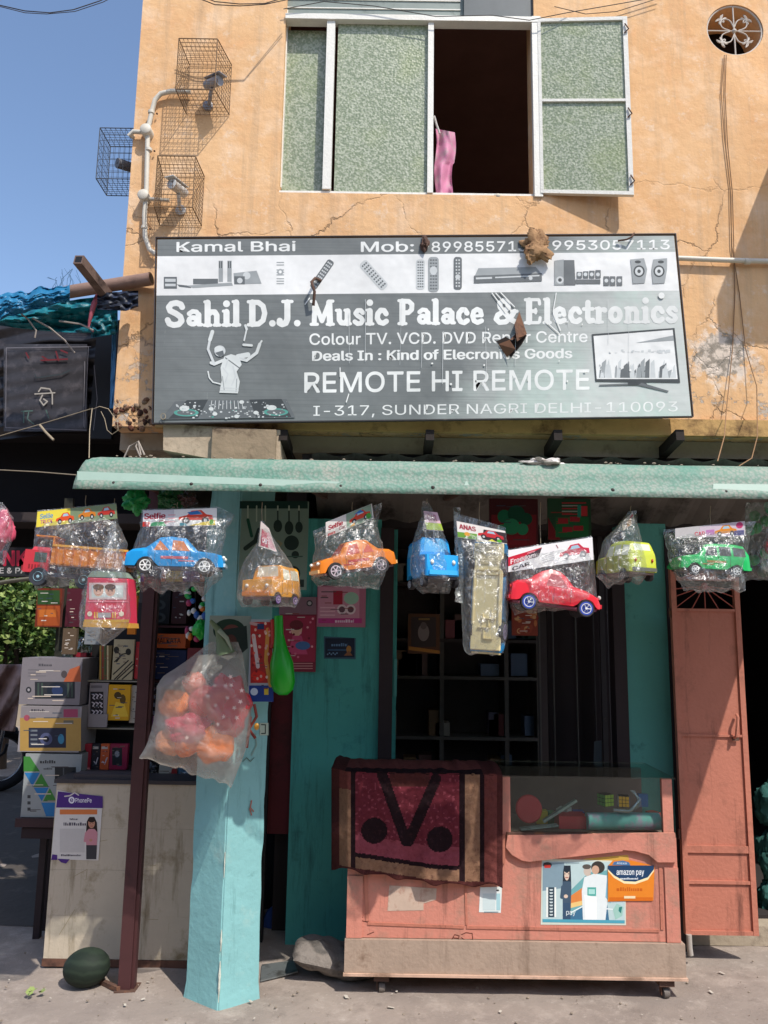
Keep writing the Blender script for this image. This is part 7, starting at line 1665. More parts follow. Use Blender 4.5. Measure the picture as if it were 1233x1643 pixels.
# 6 blue jeep seen from the end
r = toyroot('bagged_toy_jeep', 695, 950, 'bagged sky blue toy jeep seen from its end in a narrow twisted bag')
L = .20; H = 80/PXM; toycar(r, 'jeep', L, .15, H, place(694, 905, YT+.02, L, H, rz=math.radians(112), ry=.05), '#1f9be0', wincol='#5fb6e8', hub='#a8b0b8', trim='#3aa8e8', under='#4a4048', wr=.17)
def d_h6(mb, Q): mb.pp(Q, [(0, .6), (1, .6), (1, .98), (0, .98)], prn('#a8c04a')); mb.tx(Q, 'CAR', .2, .15, .8, .5, prn('#a85a78'), .03)
header(r, ((680, 820), (702, 822), (712, 852), (685, 850)), YT-.03, '#dcb8c4', d_h6)
bag(r, [(678, 804), (676, 830), (664, 862), (658, 905), (663, 940), (680, 952)], [(688, 803), (697, 825), (714, 860), (724, 905), (728, 935), (720, 953)], YT, .085, 6); hang(r, 686, 806, 800)
# 7 toy turned with its beige underside to the street
r = toyroot('bagged_toy_car', 775, 1046, 'bagged toy car hanging upright with its beige underside and blue side showing')
yy7 = YT-.02; L = 172/PXM; Wd = .17; H = .10
Mv = Matrix.Translation(W(783, 957, yy7)) @ Matrix.Rotation(.045, 4, 'Y') @ Matrix.Rotation(-.42, 4, 'Z') @ Matrix(((0, 1, 0, 0), (0, 0, 1, 0), (1, 0, 0, 0), (0, 0, 0, 1))) @ Matrix.Translation(Vector((-L/2, 0, -H*.2)))
toycar(r, 'sedan', L, Wd*.82, H, Mv, '#2f7fb4', wincol='#b03a3a', hub='#9a88a8', trim='#d8c694', under='#dccb9a', wr=.14, hubring='#7a6a8a')
cm7 = plastic('#e0d0a0', .45)
def U(u, v): return Mv @ Vector((u*L, v*Wd*.40, .125*H))
R3 = Mv.to_3x3()
mbx = MB().mat(cm7).box(Mv @ Vector((L*.5, 0, .13*H)), (L*.97, Wd*.74, .012), R3); o = mbx.build('underside_plate', r); bv = o.modifiers.new('bevel', 'BEVEL'); bv.width = .004; bv.segments = 2
for (u, v, su, sv) in ((.5, -.85, .5, .03), (.5, .85, .5, .03), (.74, 0, .008, .72), (.70, 0, .008, .72), (.30, .15, .008, .5), (.26, .2, .05, .012), (.22, -.1, .008, .4), (.16, -.1, .07, .012), (.30, -.2, .09, .012), (.12, .2, .008, .3), (.9, 0, .008, .8), (.95, 0, .01, .6), (.36, .4, .06, .012)):
    MB().mat(cm7).box(Mv @ Vector((u*L, v*Wd*.37, .055*H)), (max(su*L, .004), max(sv*Wd*.74, .004), .010), R3).build('moulded_rib', r)
for i in range(7): MB().mat(cm7).box(Mv @ Vector(((.80+.022*i)*L, 0, .06*H)), (.003, Wd*.5, .005), R3).build('moulded_rib', r)
def d_h7(mb, Q):
    mb.tx(Q, 'ANAS', .05, .15, .38, .45, prn('#9c2438'), .06); mb.pp(Q, [(0, .98), (.4, .98), (.4, .6), (0, .66)], prn('#6a9a3a')); mb.pp(Q, [(.55, .2), (1, .15), (1, .95), (.5, .9)], prn('#3a3034'))
    minicar(mb, Q, .42, .15, .95, .85, '#c03038'); mb.pc(Q, .2, .72, .06, .14, prn('#d89a3a')); mb.pc(Q, .85, .85, .05, .12, prn('#5aa83a')); mb.pp(Q, [(.6, .98), (.8, .98), (.7, .8)], prn('#d8d04a'))
header(r, ((733, 836), (811, 852), (814, 873), (735, 862)), YT-.055, '#e2dcd6', d_h7)
bag(r, [(729, 822), (733, 850), (736, 900), (740, 960), (742, 1010), (744, 1049)], [(812, 846), (815, 880), (818, 930), (816, 980), (815, 1015), (808, 1049)], YT-.01, .095, 7, bottom_wave=14); hang(r, 770, 840)
# 8 red car
r = toyroot('bagged_toy_car', 885, 985, 'bagged shiny red toy sports car under a white header card that reads freedom car')
L = 140/PXM; H = 68/PXM; toycar(r, 'sport', L, .125, H, place(887, 950, YT-.02, L, H, rz=math.pi+.06, ry=-.10), '#e0303e', wincol='#a83a44', hub='#e0e0e4', hubring='#3a4fa8', trim='#c42c38', under='#8a4a58', wr=.15, wx=(.16, .80))
def d_h8(mb, Q):
    mb.pp(Q, [(0, .74), (.33, .46), (.40, .10), (0, .32)], prn('#c8223a')); mb.pp(Q, [(.20, .38), (.40, .12), (.36, .5), (.20, .56)], prn('#4a3a40'))
    mb.text(Q, 'Freedom', [(.03, .44), (.32, .30), (.32, .48), (.03, .66)], prn('#f0e0e0'), .04); mb.text(Q, 'CAR', [(.05, .80), (.25, .66), (.25, .82), (.05, .98)], prn('#3a3438'), .05); mb.text(Q, 'new', [(.23, .24), (.32, .18), (.32, .26), (.23, .32)], prn('#e0a0a8'), .02)
    for i in range(5): mb.pp(Q, [(.40, .42+i*.09), (.54, .36+i*.09), (.54, .375+i*.09), (.40, .435+i*.09)], prn('#9a989a'))
    minicar(mb, Q, .60, .14, .96, .82, '#c8304a', '#8a8a90'); mb.pl(Q, [(.57, .1), (.59, .25)], .01, prn('#8a2030'))
header(r, ((816, 883), (951, 862), (953, 898), (816, 918)), YT-.05, '#ece9e8', d_h8)
bag(r, [(816, 881), (816, 920), (818, 950), (820, 975), (826, 986)], [(951, 860), (954, 900), (957, 940), (958, 962), (952, 975)], YT-.01, .085, 8, bottom_wave=3); hang(r, 868, 872)
# 9 yellow green car from behind
r = toyroot('bagged_toy_car', 1000, 935, 'bagged lime yellow toy hatchback seen from behind, between the red car and the green suv')
L = .20; H = 62/PXM; toycar(r, 'suv', L, .15, H, place(1004, 902, YT+.02, L, H, rz=math.radians(-62)-math.pi*0), '#c3cc3c', wincol='#d8dcc0', hub='#b8b8b0', trim='#5a5a50', under='#7a5a50', wr=.15)
def d_h9(mb, Q): mb.pp(Q, [(.3, .95), (.7, .95), (.8, .3), (.4, .4)], prn('#b8864a')); mb.pp(Q, [(.6, .3), (.95, .1), (.95, .3)], prn('#a83a4a'))
header(r, ((998, 838), (1016, 822), (1020, 838), (1000, 852)), YT-.03, '#a8a090', d_h9)
bag(r, [(1010, 820), (990, 845), (968, 868), (960, 900), (958, 925), (976, 940)], [(1021, 819), (1026, 850), (1034, 878), (1042, 905), (1042, 920), (1030, 934)], YT, .12, 9, bottom_wave=8); hang(r, 1013, 822, 812)
# 10 green suv
r = toyroot('bagged_toy_car', 1135, 945, 'bagged bright green toy suv hanging above the salmon door leaf')
L = 114/PXM; H = 52/PXM; toycar(r, 'suv', L, .12, H, place(1138, 900, YT+.01, L, H, rz=.10, ry=.03), '#1fb860', wincol='#4a4a48', hub='#e0e0e0', stripe='#a88a50', trim='#3aa860', under='#4a3a40', wr=.13)
def d_h10(mb, Q):
    mb.pp(Q, [(.35, .98), (.98, .98), (.98, .02), (.35, .1)], prn('#c8b8c4')); mb.tx(Q, 'CAR', .28, .5, .42, .85, prn('#c83a50'), .04); minicar(mb, Q, .56, .1, .88, .95, '#d8882a'); mb.pc(Q, .92, .25, .05, .22, prn('#b83a6a')); mb.pp(Q, [(.84, .95), (.98, .95), (.98, .6), (.84, .6)], prn('#3a3a7a')); mb.pp(Q, [(.44, .8), (.56, .8), (.56, .4), (.44, .4)], prn('#b87ab0'))
header(r, ((1084, 848), (1196, 836), (1197, 860), (1084, 864)), YT-.03, '#bcb8b8', d_h10)
bag(r, [(1064, 850), (1068, 868), (1074, 900), (1086, 930), (1098, 949)], [(1214, 836), (1206, 856), (1200, 885), (1196, 915), (1197, 950)], YT, .085, 10, bottom_wave=14); hang(r, 1141, 842, 812)
# 11 pink bag cut by the left edge
r = toyroot('bagged_pink_toy', 2, 905, 'bagged pink toy cut off by the left edge of the picture', group='cut off toys at the picture edges')
o = crumple('toy_body', -4, 852, YT+.02, .06, .05, .09, plastic('#c8506a', .4), '', '', 5, .25, parent=None); o.parent = r; o.location = Vector(o.location)-r.location
bag(r, [(-30, 808), (-34, 850), (-34, 900)], [(4, 806), (22, 832), (18, 870), (6, 905)], YT, .07, 11, bottom_wave=6)
# 12 right edge: net of green toy vegetables and a red thing
GRP = 'green plastic kitchen toys at the right edge'
random.seed(77)
rt = empty('toy_kitchen_pack', W(1228, 930, 3.5), 'clear pack of round green plastic toy vegetables cut by the right picture edge', 'toy')
for i in range(20):
    x = random.uniform(1202, 1262); y = random.uniform(812, 920)
    MB().mat(plastic(random.choice(['#2f9a4a', '#1f6e3a', '#6a8a4a', '#3fae7a', '#8a9a6a', '#174a2c']))).lathe([(0, -.012), (.018, -.008), (.026, 0), (.018, .008), (.008, .012), (0, .012)], W(x, y, 3.5+random.uniform(-.02, .02)), (random.uniform(-.3, .3), -1, random.uniform(-.3, .3)), 14).build('toy_plate', rt, 50)
bag(rt, [(1197, 806), (1196, 870), (1192, 900), (1190, 932)], [(1290, 806), (1290, 930)], 3.46, .06, 12)
r = toyroot('bagged_red_toy', 1240, 905, 'bagged red toy of which only a sliver shows at the right edge of the picture', group='cut off toys at the picture edges')
o = crumple('toy_body', 1250, 875, YT+.02, .05, .05, .06, plastic('#c8303a', .4), '', '', 2, .2); o.parent = r; o.location = Vector(o.location)-r.location
bag(r, [(1233, 838), (1226, 870), (1222, 910), (1230, 918)], [(1290, 838), (1290, 918)], YT, .07, 13)
# long pale strip bag behind the upright toy
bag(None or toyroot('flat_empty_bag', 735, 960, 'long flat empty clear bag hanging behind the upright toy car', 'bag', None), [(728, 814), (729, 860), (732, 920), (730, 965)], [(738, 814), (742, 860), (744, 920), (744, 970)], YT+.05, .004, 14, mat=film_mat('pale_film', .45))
# ---------------------------------------------------------------- large translucent carrier bag
yb3 = 3.50
cb = empty('carrier_bag', W(325, 1255, yb3), 'large cloudy carrier bag of red and orange balloons tied to the pillar', 'bag')
def cloudy(name, amt, tint):
    mt = bpy.data.materials.new(name); mt.use_nodes = True; n = mt.node_tree.nodes; l = mt.node_tree.links; n.remove(n['Principled BSDF'])
    tc = n.new('ShaderNodeTexCoord'); ns = n.new('ShaderNodeTexNoise'); ns.inputs['Scale'].default_value = 9; ns.inputs['Detail'].default_value = 6; ns.inputs['Distortion'].default_value = .6; l.new(tc.outputs['Object'], ns.inputs['Vector'])
    bp = n.new('ShaderNodeBump'); bp.inputs['Strength'].default_value = .8; bp.inputs['Distance'].default_value = .03; l.new(ns.outputs['Fac'], bp.inputs['Height'])
    tr = n.new('ShaderNodeBsdfTransparent'); tr.inputs[0].default_value = (1, 1, 1, 1)
    df = n.new('ShaderNodeBsdfDiffuse'); df.inputs[0].default_value = tint; l.new(bp.outputs['Normal'], df.inputs['Normal'])
    tl = n.new('ShaderNodeBsdfTranslucent'); tl.inputs[0].default_value = tint
    gl = n.new('ShaderNodeBsdfGlossy'); gl.inputs['Roughness'].default_value = .35; l.new(bp.outputs['Normal'], gl.inputs['Normal'])
    a = n.new('ShaderNodeMixShader'); a.inputs[0].default_value = .5; l.new(df.outputs[0], a.inputs[1]); l.new(tl.outputs[0], a.inputs[2])
    b_ = n.new('ShaderNodeMixShader'); b_.inputs[0].default_value = .12; l.new(a.outputs[0], b_.inputs[1]); l.new(gl.outputs[0], b_.inputs[2])
    mr = n.new('ShaderNodeMapRange'); mr.inputs['From Min'].default_value = .3; mr.inputs['From Max'].default_value = .7; mr.inputs['To Min'].default_value = amt*.75; mr.inputs['To Max'].default_value = min(1, amt*1.25); l.new(ns.outputs['Fac'], mr.inputs['Value'])
    mx = n.new('ShaderNodeMixShader'); l.new(mr.outputs['Result'], mx.inputs[0]); l.new(tr.outputs[0], mx.inputs[1]); l.new(b_.outputs[0], mx.inputs[2]); l.new(mx.outputs[0], n['Material Output'].inputs['Surface'])
    return mt
bag(cb, [(338, 1030), (300, 1060), (262, 1085), (252, 1100), (248, 1150), (236, 1195), (222, 1214), (262, 1226)], [(382, 1030), (390, 1050), (396, 1090), (404, 1130), (402, 1180), (388, 1222), (370, 1262)], yb3, .13, 15, mat=cloudy('cloudy_film', .36, (.62, .60, .55, 1)), name='film', bottom_wave=10)
MB().mat(paint('#6a7a5a', .6, name='tied_neck')).tube([W(338, 996, yb3), W(350, 1010, yb3), W(358, 1032, yb3), W(362, 1050, yb3)], [.008, .014, .03, .045], 10).build('neck', cb, 60)
MB().mat(paint('#8f9a86', .6, name='tie_tail')).tube([W(352, 1012, yb3-.01), W(364, 1024, yb3-.03), W(372, 1044, yb3-.02)], [.012, .01, .004], 8).build('tie', cb, 60)
random.seed(50)
balls = [(300, 1182, .085, '#e0702f'), (330, 1130, .08, '#b8383a'), (282, 1130, .07, '#e08040'), (345, 1192, .09, '#e87828'), (375, 1130, .075, '#c4222c'), (312, 1095, .05, '#c86a58'), (366, 1160, .07, '#a82a38'), (272, 1190, .06, '#d08a62')]
for i, (x, y, r_, c_) in enumerate(balls):
    lab = ['orange balloon in the middle bottom of the cloudy bag', 'dull red balloon in the middle of the cloudy bag', 'pale orange balloon at the left of the cloudy bag', 'large orange balloon at the bottom right of the cloudy bag', 'deep red balloon with white stars at the right of the cloudy bag', 'small pinkish balloon at the top of the cloudy bag', 'dark red balloon below the starred one in the cloudy bag', 'pale orange balloon at the lower left of the cloudy bag'][i]
    o = crumple('balloon', x, y, yb3+random.uniform(-.03, .02), r_, r_*.8, r_*.95, plastic(c_, .5), lab, 'balloon', i, .14, fr_=3)
def star(mb, F, x, y, r_, m, rot=0):
    for k in range(5):
        a = rot+2*math.pi*k/5; mb.pp(F, [(x+r_*math.cos(a), y+r_*math.sin(a)), (x+r_*.36*math.cos(a+.75), y+r_*.36*math.sin(a+.75)), (x-r_*.2*math.cos(a), y-r_*.2*math.sin(a)), (x+r_*.36*math.cos(a-.75), y+r_*.36*math.sin(a-.75))], m)
mb = MB(); F = FP(yb3-.115)
pt = crumple('starred_packet', 366, 1128, yb3-.055, .095, .045, .115, plastic('#b8303c', .5), 'red packet printed with white stars pressed against the front of the cloudy bag', 'packet', 12, .22, fr_=3)
for (x, y) in ((363, 1100), (371, 1100), (334, 1117), (365, 1120), (346, 1132), (376, 1136), (359, 1150), (370, 1086), (388, 1108), (386, 1126), (345, 1100), (380, 1152), (300, 1184), (350, 1162)): star(mb, F, x, y, 4.5, prn('#e4c8c0'), x)
o = mb.build('star_print'); o.parent = pt; o.location = o.location-pt.location
pt2 = crumple('red_packet', 303, 1168, yb3-.06, .10, .04, .055, plastic('#b03048', .5), 'crumpled red packet low in the middle of the cloudy bag', 'packet', 22, .3, fr_=3)
# ---------------------------------------------------------------- neighbouring stall on the left
stall = empty('neighbour_stall', (W(80, 700, 4.9).x, 4.9, 0), 'dark neighbouring stall wrapped in black sheeting left of the building', 'stall')
BLKS = paint('#2a282b', .35, .25, 9, .35, 14, dirt='#4a4548', dscale=5, damt=.45, name='black_sheeting')
def grid(name, fn, nu, nv, m, parent=None, smooth=70, label=None, cat=None, thick=0):
    mb = MB().mat(m); vs = [fn(i/nu, j/nv) for j in range(nv+1) for i in range(nu+1)]
    mb.add(vs, [(j*(nu+1)+i, j*(nu+1)+i+1, (j+1)*(nu+1)+i+1, (j+1)*(nu+1)+i) for j in range(nv) for i in range(nu)])
    o = mb.build(name, parent, smooth)
    if thick: q = o.modifiers.new('thickness', 'SOLIDIFY'); q.thickness = thick; q.offset = 0
    if parent is None: tag(o, label, cat)
    return o
def fblack(u, v):
    x = -60+(196+60)*u; yt = 510+6*math.sin(u*9); yb2 = 712-28*u; y = yt+(yb2-yt)*v
    d = 4.72+.02*math.sin(v*38+u*7+2*nz(u*2, v*3))+.025*nz(u*3, v*12, 2)
    return W(x, y, d)
grid('black_sheet', fblack, 90, 70, BLKS, stall)
dkk = MB().mat(paint('#100d0f', .95, .1, 4, name='stall_shade')); a = W(-130, 690, 5.0); b_ = W(216, 924, 5.0); dkk.bb((a.x, 5.0, W(50, 926, 5.0).z), (b_.x, 5.05, W(50, 520, 5.0).z)); dkk.build('stall_shade_sheet', stall)  # black sheet stands in for the deep shade inside the stall
rf2 = MB().mat(paint('#1a1516', .9, .1, 4, name='stall_roof')); z0 = W(50, 690, 4.74).z; rf2.bb((W(-130, 1, 4.8).x, 4.74, z0-.02), (XL+.02, 9.0, z0+.02)); rf2.build('roof_sheet', stall)
sdw = MB().mat(paint('#1a1516', .9, .1, 4, name='stall_roof')); sdw.bb((XL-.06, 4.55, W(190, 700, 4.6).z-.3), (XL-.005, 5.0, W(190, 510, 4.6).z)); sdw.build('side_sheet', stall)
MB().mat(BLACK).bb((W(150, 600, 4.66).x, 4.66, W(170, 700, 4.6).z), (W(186, 600, 4.66).x, 4.70, W(170, 515, 4.6).z)).build('end_sheet', stall)
# sign seen through the sheeting
sn = empty('wrapped_sign', (W(80, 690, 4.66).x, 4.66, W(80, 690, 4.66).z), 'dim grey sign with a hindi symbol behind creased black sheeting', 'sign')
F = FP(4.66); mb = MB()
LG = prn('#777378'); LG2 = prn('#4f6660')
for q in ([(10, 558), (146, 556)], [(10, 558), (9, 686)], [(9, 686), (138, 690)], [(142, 556), (136, 686)], [(136, 580), (134, 684)], [(151, 586), (156, 640)], [(156, 640), (150, 690)]): mb.pl(F, q, 1.1, LG)
mb.pl(F, [(56, 632), (88, 630)], 2, prn('#a8a29a')); mb.pl(F, [(62, 628), (66, 622), (80, 624), (84, 632), (84, 648)], 2.2, prn('#a8a29a')); mb.pl(F, [(68, 634), (64, 642), (70, 650), (76, 644), (70, 640)], 2.2, prn('#a8a29a'))
mb.pl(F, [(34, 660), (52, 659)], 2, LG2); mb.pl(F, [(38, 660), (38, 678)], 2, LG2); mb.pl(F, [(46, 662), (44, 672), (54, 680)], 2, LG2); mb.pl(F, [(74, 658), (78, 670)], 2, LG2)
RD = prn('#6a2a30')
for q in ([(66, 578), (108, 576)], [(90, 564), (94, 578)], [(98, 562), (108, 566)], [(68, 572), (78, 578)], [(42, 566), (46, 574)]): mb.pl(F, q, 2.6, RD)
for q in ([(60, 606), (100, 600)], [(56, 600), (58, 606)], [(100, 600), (112, 594)]): mb.pl(F, q, 1.6, prn('#3a4448'))
mb.build('sign_print', sn)
grid('sign_sheet', lambda u, v: W(6+134*u, 552+140*v, 4.672+.002*math.sin(v*40+u*5)), 30, 40, paint('#3c3a3e', .4, .3, 12, dirt='#565256', dscale=9, damt=.5, name='smoky_sheet'), sn)
# blue tarpaulin over the pole
def tarp_mat():
    return paint('#1f6d96', .45, .25, 14, .6, 30, dirt='#6fb0cc', dscale=16, damt=.42, name='blue_tarp')
BT = tarp_mat(); BT2 = paint('#12707c', .45, .3, 12, .6, 30, dirt='#0c3f55', dscale=10, damt=.5, name='teal_tarp')
tp = empty('tarpaulin', (W(80, 500, 4.3).x, 4.3, W(80, 540, 4.3).z), 'faded blue tarpaulin bunched over the pole beside the building', 'tarpaulin')
def ftop(u, v):
    x = -60+172*u; top = 480-24*u+8*nz(u*9, 0, 1); bot = 532-50*u**.9+4*nz(u*13, 2)
    y = top+(bot-top)*v
    return W(x, y, 4.02-.05*math.sin(v*math.pi)+.03*nz(u*8, v*5)+.015*nz(u*30, v*16))
grid('top_fold', ftop, 90, 24, BT, tp, 60)
def flow(u, v):
    x = -50+239*u; top = 505-34*u+4*nz(u*7, 1); bot = 514+14*u+10*math.sin(u*2.6)
    y = top+(bot-top)*v
    return W(x, y, 4.30+.05*math.sin(v*5+u*6)+.05*nz(u*7, v*6)+.02*nz(u*22, v*16, 4))
grid('under_fold', flow, 70, 24, BT2, tp, 60)
def fbk(u, v):
    x = 150+70*u; y = 462+24*v*(1-u*.3)+5*nz(u*4, v*3); return W(x, y, 4.18+.03*nz(u*5, v*5)-.25*0)
grid('dark_flap', lambda u, v: W(156+66*u, 470-4*u+(26+8*u-26*max(0, u-.7))*v, 4.02+.03*nz(u*6, v*6)-.03*u), 30, 16, paint('#1d2230', .5, .3, 14, dirt='#33415c', dscale=12, damt=.5, name='dark_blue_tarp'), tp, 60)
grid('corner_fold', lambda u, v: W(146+40*u, 508+34*v-6*u, 4.25+.04*nz(u*5, v*5, 3)), 20, 16, BT2, tp, 60)
grid('hanging_edge', lambda u, v: W(180+7*u-4*v, 530+125*v, 4.35+.01*nz(u*5, v*9, 3)), 6, 30, paint('#3f78a8', .5, .2, 10, name='pale_blue_tarp'), tp, 60)
pk = MB().mat(plastic('#b05a6a', .6)); pk.tube([W(158, 470, 4.16), W(150, 490, 4.13), (W(144, 515, 4.14)), W(142, 525, 4.15), W(150, 532, 4.15)], [.012, .016, .009, .006, .004], 7); tag(pk.build('pink_rag', None, 60), 'faded pink rag strip tied to the pole under the square bar', 'rag')
pl_ = MB().mat(paint('#8a6f62', .7, .2, 12, .2, 40, dirt='#4f3a32', dscale=8, damt=.45, name='brown_pole'))
pA, pB = W(-60, 506, 4.1), W(243, 447, YF-.06)
pl_.tube([pA, W(100, 470, 4.12), pB], .036, 20); pl_.mat(BLACK).lathe([(.027, 0), (0, .0005)], pB+(pB-W(100, 470, 4.12)).normalized()*.001, (pB-W(100, 470, 4.12)).normalized(), 16)
tag(pl_.build('round_pole', None, 50), 'thick brown round pole running sideways to the building corner', 'pole')
sb_ = MB().mat(paint('#6f5a50', .7, .2, 14, dirt='#3a2c28', dscale=9, damt=.5, name='square_tube')); a = W(126, 416, 3.75); b_ = W(172, 474, 4.06); sb_.bar(a, b_, .05, .05, (0, -.4, 1)); sb_.mat(BLACK).bar(a-(b_-a).normalized()*.0005, a+(b_-a).normalized()*.0002, .036, .036, (0, -.4, 1))
tag(sb_.build('square_bar'), 'square steel tube with an open end jutting out over the round pole', 'bar')
mb = MB().mat(ROPE)
tw = []
for q in ([(30, 500), (45, 512), (58, 530), (56, 542)], [(52, 510), (80, 526), (104, 546), (120, 566)], [(95, 515), (130, 520), (150, 530)]): 
    o = MB().mat(paint('#8a8078', .8, name='twig')).tube([W(x, y, 4.05) for x, y in q], .005, 6).build('twig', None, 60); tw.append(o)
for o, l_ in zip(tw, ('short twig hanging from the blue tarpaulin at the far left', 'long twig hanging slantwise from the blue tarpaulin', 'flat twig poking out near the pink rag')): tag(o, l_, 'twig')
random.seed(8)
for i in range(14):
    x = 80+random.random()*60; s2 = [W(x, 462, 4.2), W(x-6+random.random()*14, 446+random.random()*8, 4.2), W(x-14+random.random()*28, 430+random.random()*16, 4.2)]; mb.mat(paint('#4a6a88', .8, name='frayed_thread')).tube(s2, .0014, 4)
tag(mb.build('frayed_threads', None, 60), 'fine frayed threads standing up from the tarpaulin edge', kind='stuff')
# strings
wire('string', [W(-20, 705, 4.0), W(60, 682, 4.0), W(146, 656, 4.0)], .0022, ROPE, 'pale string slanting up across the black sheeting', 'string')
wire('string', [W(148, 655, 4.0), W(144, 690, 3.9), W(143, 735, 3.7)], .0022, ROPE, 'pale string hanging straight down to the canopy end', 'string')
wire('string', [W(-20, 753, 3.6), W(60, 757, 3.4), W(122, 762, 3.15)], .0022, ROPE, 'pale string running level to the canopy end from the left', 'string')
wire('string', [W(150, 656, 3.95), W(160, 652, 3.9), W(174, 656, 3.9), (W(188, 676, 3.9)), W(190, 690, 3.9), W(180, 697, 3.9), W(172, 690, 3.9), W(168, 672, 3.9), W(162, 660, 3.9)], .0022, ROPE, 'looped pale string hanging at the lower corner of the building', 'string')
wire('string', [W(64, 682, 4.0), W(74, 694, 3.98), W(86, 706, 3.97)], .007, ROPE, 'short thick string end hanging below the slanting string', 'string')
random.seed(5)
for k, lab in enumerate(('pale frayed knot of wires hanging under the building corner, left strand', 'pale frayed knot of wires hanging under the building corner, right strand')):
    wire('frayed_wire', [W(196+k*28+random.uniform(-3, 3), 740-6*k, 3.95), W(208+k*10, 716, 3.95), W(222, 708, 3.95), W(226+k*6, 730, 3.95)], .005, paint('#a59a90', .7, name='frayed'), lab, 'wire')
rb = MB(); random.seed(66)
for i in range(60):
    x = random.uniform(186, 246); y = random.uniform(640, 692); r_ = random.uniform(.006, .022)
    rb.mat(paint(random.choice(['#5f3a2c', '#7a5a46', '#3f2a22', '#8f7a66']), .95, .3, 20, .5, 40, name='rubble')); c = W(x, y, YF-.005+random.uniform(0, .02))
    rb.ball(c, (r_, r_*.8, r_*random.uniform(.5, .9)), Matrix.Rotation(random.uniform(0, 3), 3, 'Y'), 7, 5)
tag(rb.build('rubble', None, 20), 'broken brick and mortar crumbs at the lower left corner of the upper wall', kind='stuff')
# hanging sign fragment
def d_frag(mb, F, x0, y0, x1, y1):
    mb.tx(F, 'NK', 6, 884, 44, 908, prn('#a8243a'), .05); mb.tx(F, 'TAKE & PAY', -30, 911, 52, 921, prn('#b8b4b0'), .02)
    mb.pr(F, x0, 909, x1, 924, prn('#2a2c2c')); mb.tx(F, 'TAKE & PAY', -30, 911, 52, 920, prn('#aaa6a2'), .02)
card('shop_sign_fragment', (-40, 878, 56, 925), 4.65, .02, prn('#1d1719'), 'low dark sign with red and white capitals cut by the left picture edge', 'sign', d_frag)
wire('branch_pole', [W(-30, 940, 4.3), W(20, 932, 4.3), W(70, 926, 4.3)], .012, paint('#5f5c50', .8, name='grey_stick'), 'thin grey stick under the cut off sign at the left edge', 'stick')
# foliage ------------------------------------------------------------
def leaves(name, cx, cy, cz, rx, ry, rz, n_, s_, seed, label, cat, kind=None, group=None, stems=True):
    random.seed(seed); e = empty(name, (cx, cy, 0), label, cat, group)
    LM = [paint(c, .55, .15, 5, spec=.3, name='leaf') for c in ('#4f6b2f', '#6c8440', '#3c5527', '#8a9a58')]
    mb = MB()
    for i in range(n_):
        while True:
            d = Vector((random.uniform(-1, 1), random.uniform(-1, 1), random.uniform(-1, 1)))
            if .25 < d.length < 1: break
        k = .8+.45*noise.noise(d*2+Vector((seed, 0, 0)))
        p = Vector((cx+d.x*rx*k, cy+d.y*ry*k, cz+d.z*rz*k))
        if noise.noise(p*2.2) < -.28: continue
        a = Vector((random.gauss(0, 1), random.gauss(0, 1), random.gauss(0, .6))).normalized(); b2 = a.orthogonal().normalized(); b2 = (Matrix.Rotation(random.uniform(0, 6.3), 3, a) @ b2)
        L = s_*random.uniform(.6, 1.3); mb.mat(random.choice(LM)); mb.add([p, p+a*L*.5+b2*L*.28, p+a*L, p+a*L*.5-b2*L*.28], [(0, 1, 2, 3)])
    mb.build('crown', e)
    tm = paint('#4a3a2c', .9, .2, 10, name='bark')
    for k in range(4):
        q = Vector((cx+random.uniform(-.2, .2)*rx, cy, 0)); t = MB().mat(tm).tube([q, q+Vector((random.uniform(-.1, .1), 0, cz*.6)), q+Vector((random.uniform(-.3, .3)*rx, random.uniform(-.2, .2)*ry, cz+rz*.3))], [.05, .035, .012], 7); t.build('trunk', e, 60)
    return e
def P_(px, py, y): return W(px, py, y)
for i, (px, py, y, r_, lab) in enumerate(((10, 985, 9.5, 1.0, 'sunlit green bush filling the gap at the left edge'), (95, 1000, 10.5, 1.0, 'sunlit green bush behind the hanging packs'), (-70, 960, 10.0, 1.2, 'green bush cut by the left picture edge'), (170, 990, 11.5, 1.1, 'green bush mostly hidden behind the goods rack'))):
    c = W(px, py, y); leaves('bush', c.x, c.y, c.z, r_, .8, r_*.95, 9000, .085, i+3, lab, 'bush')
wl = MB().mat(CONC); wl.bb((-14, 13.5, 0), (-1.0, 13.8, 2.2)); tag(wl.build('far_wall'), 'plain concrete wall far behind the bushes', 'wall')
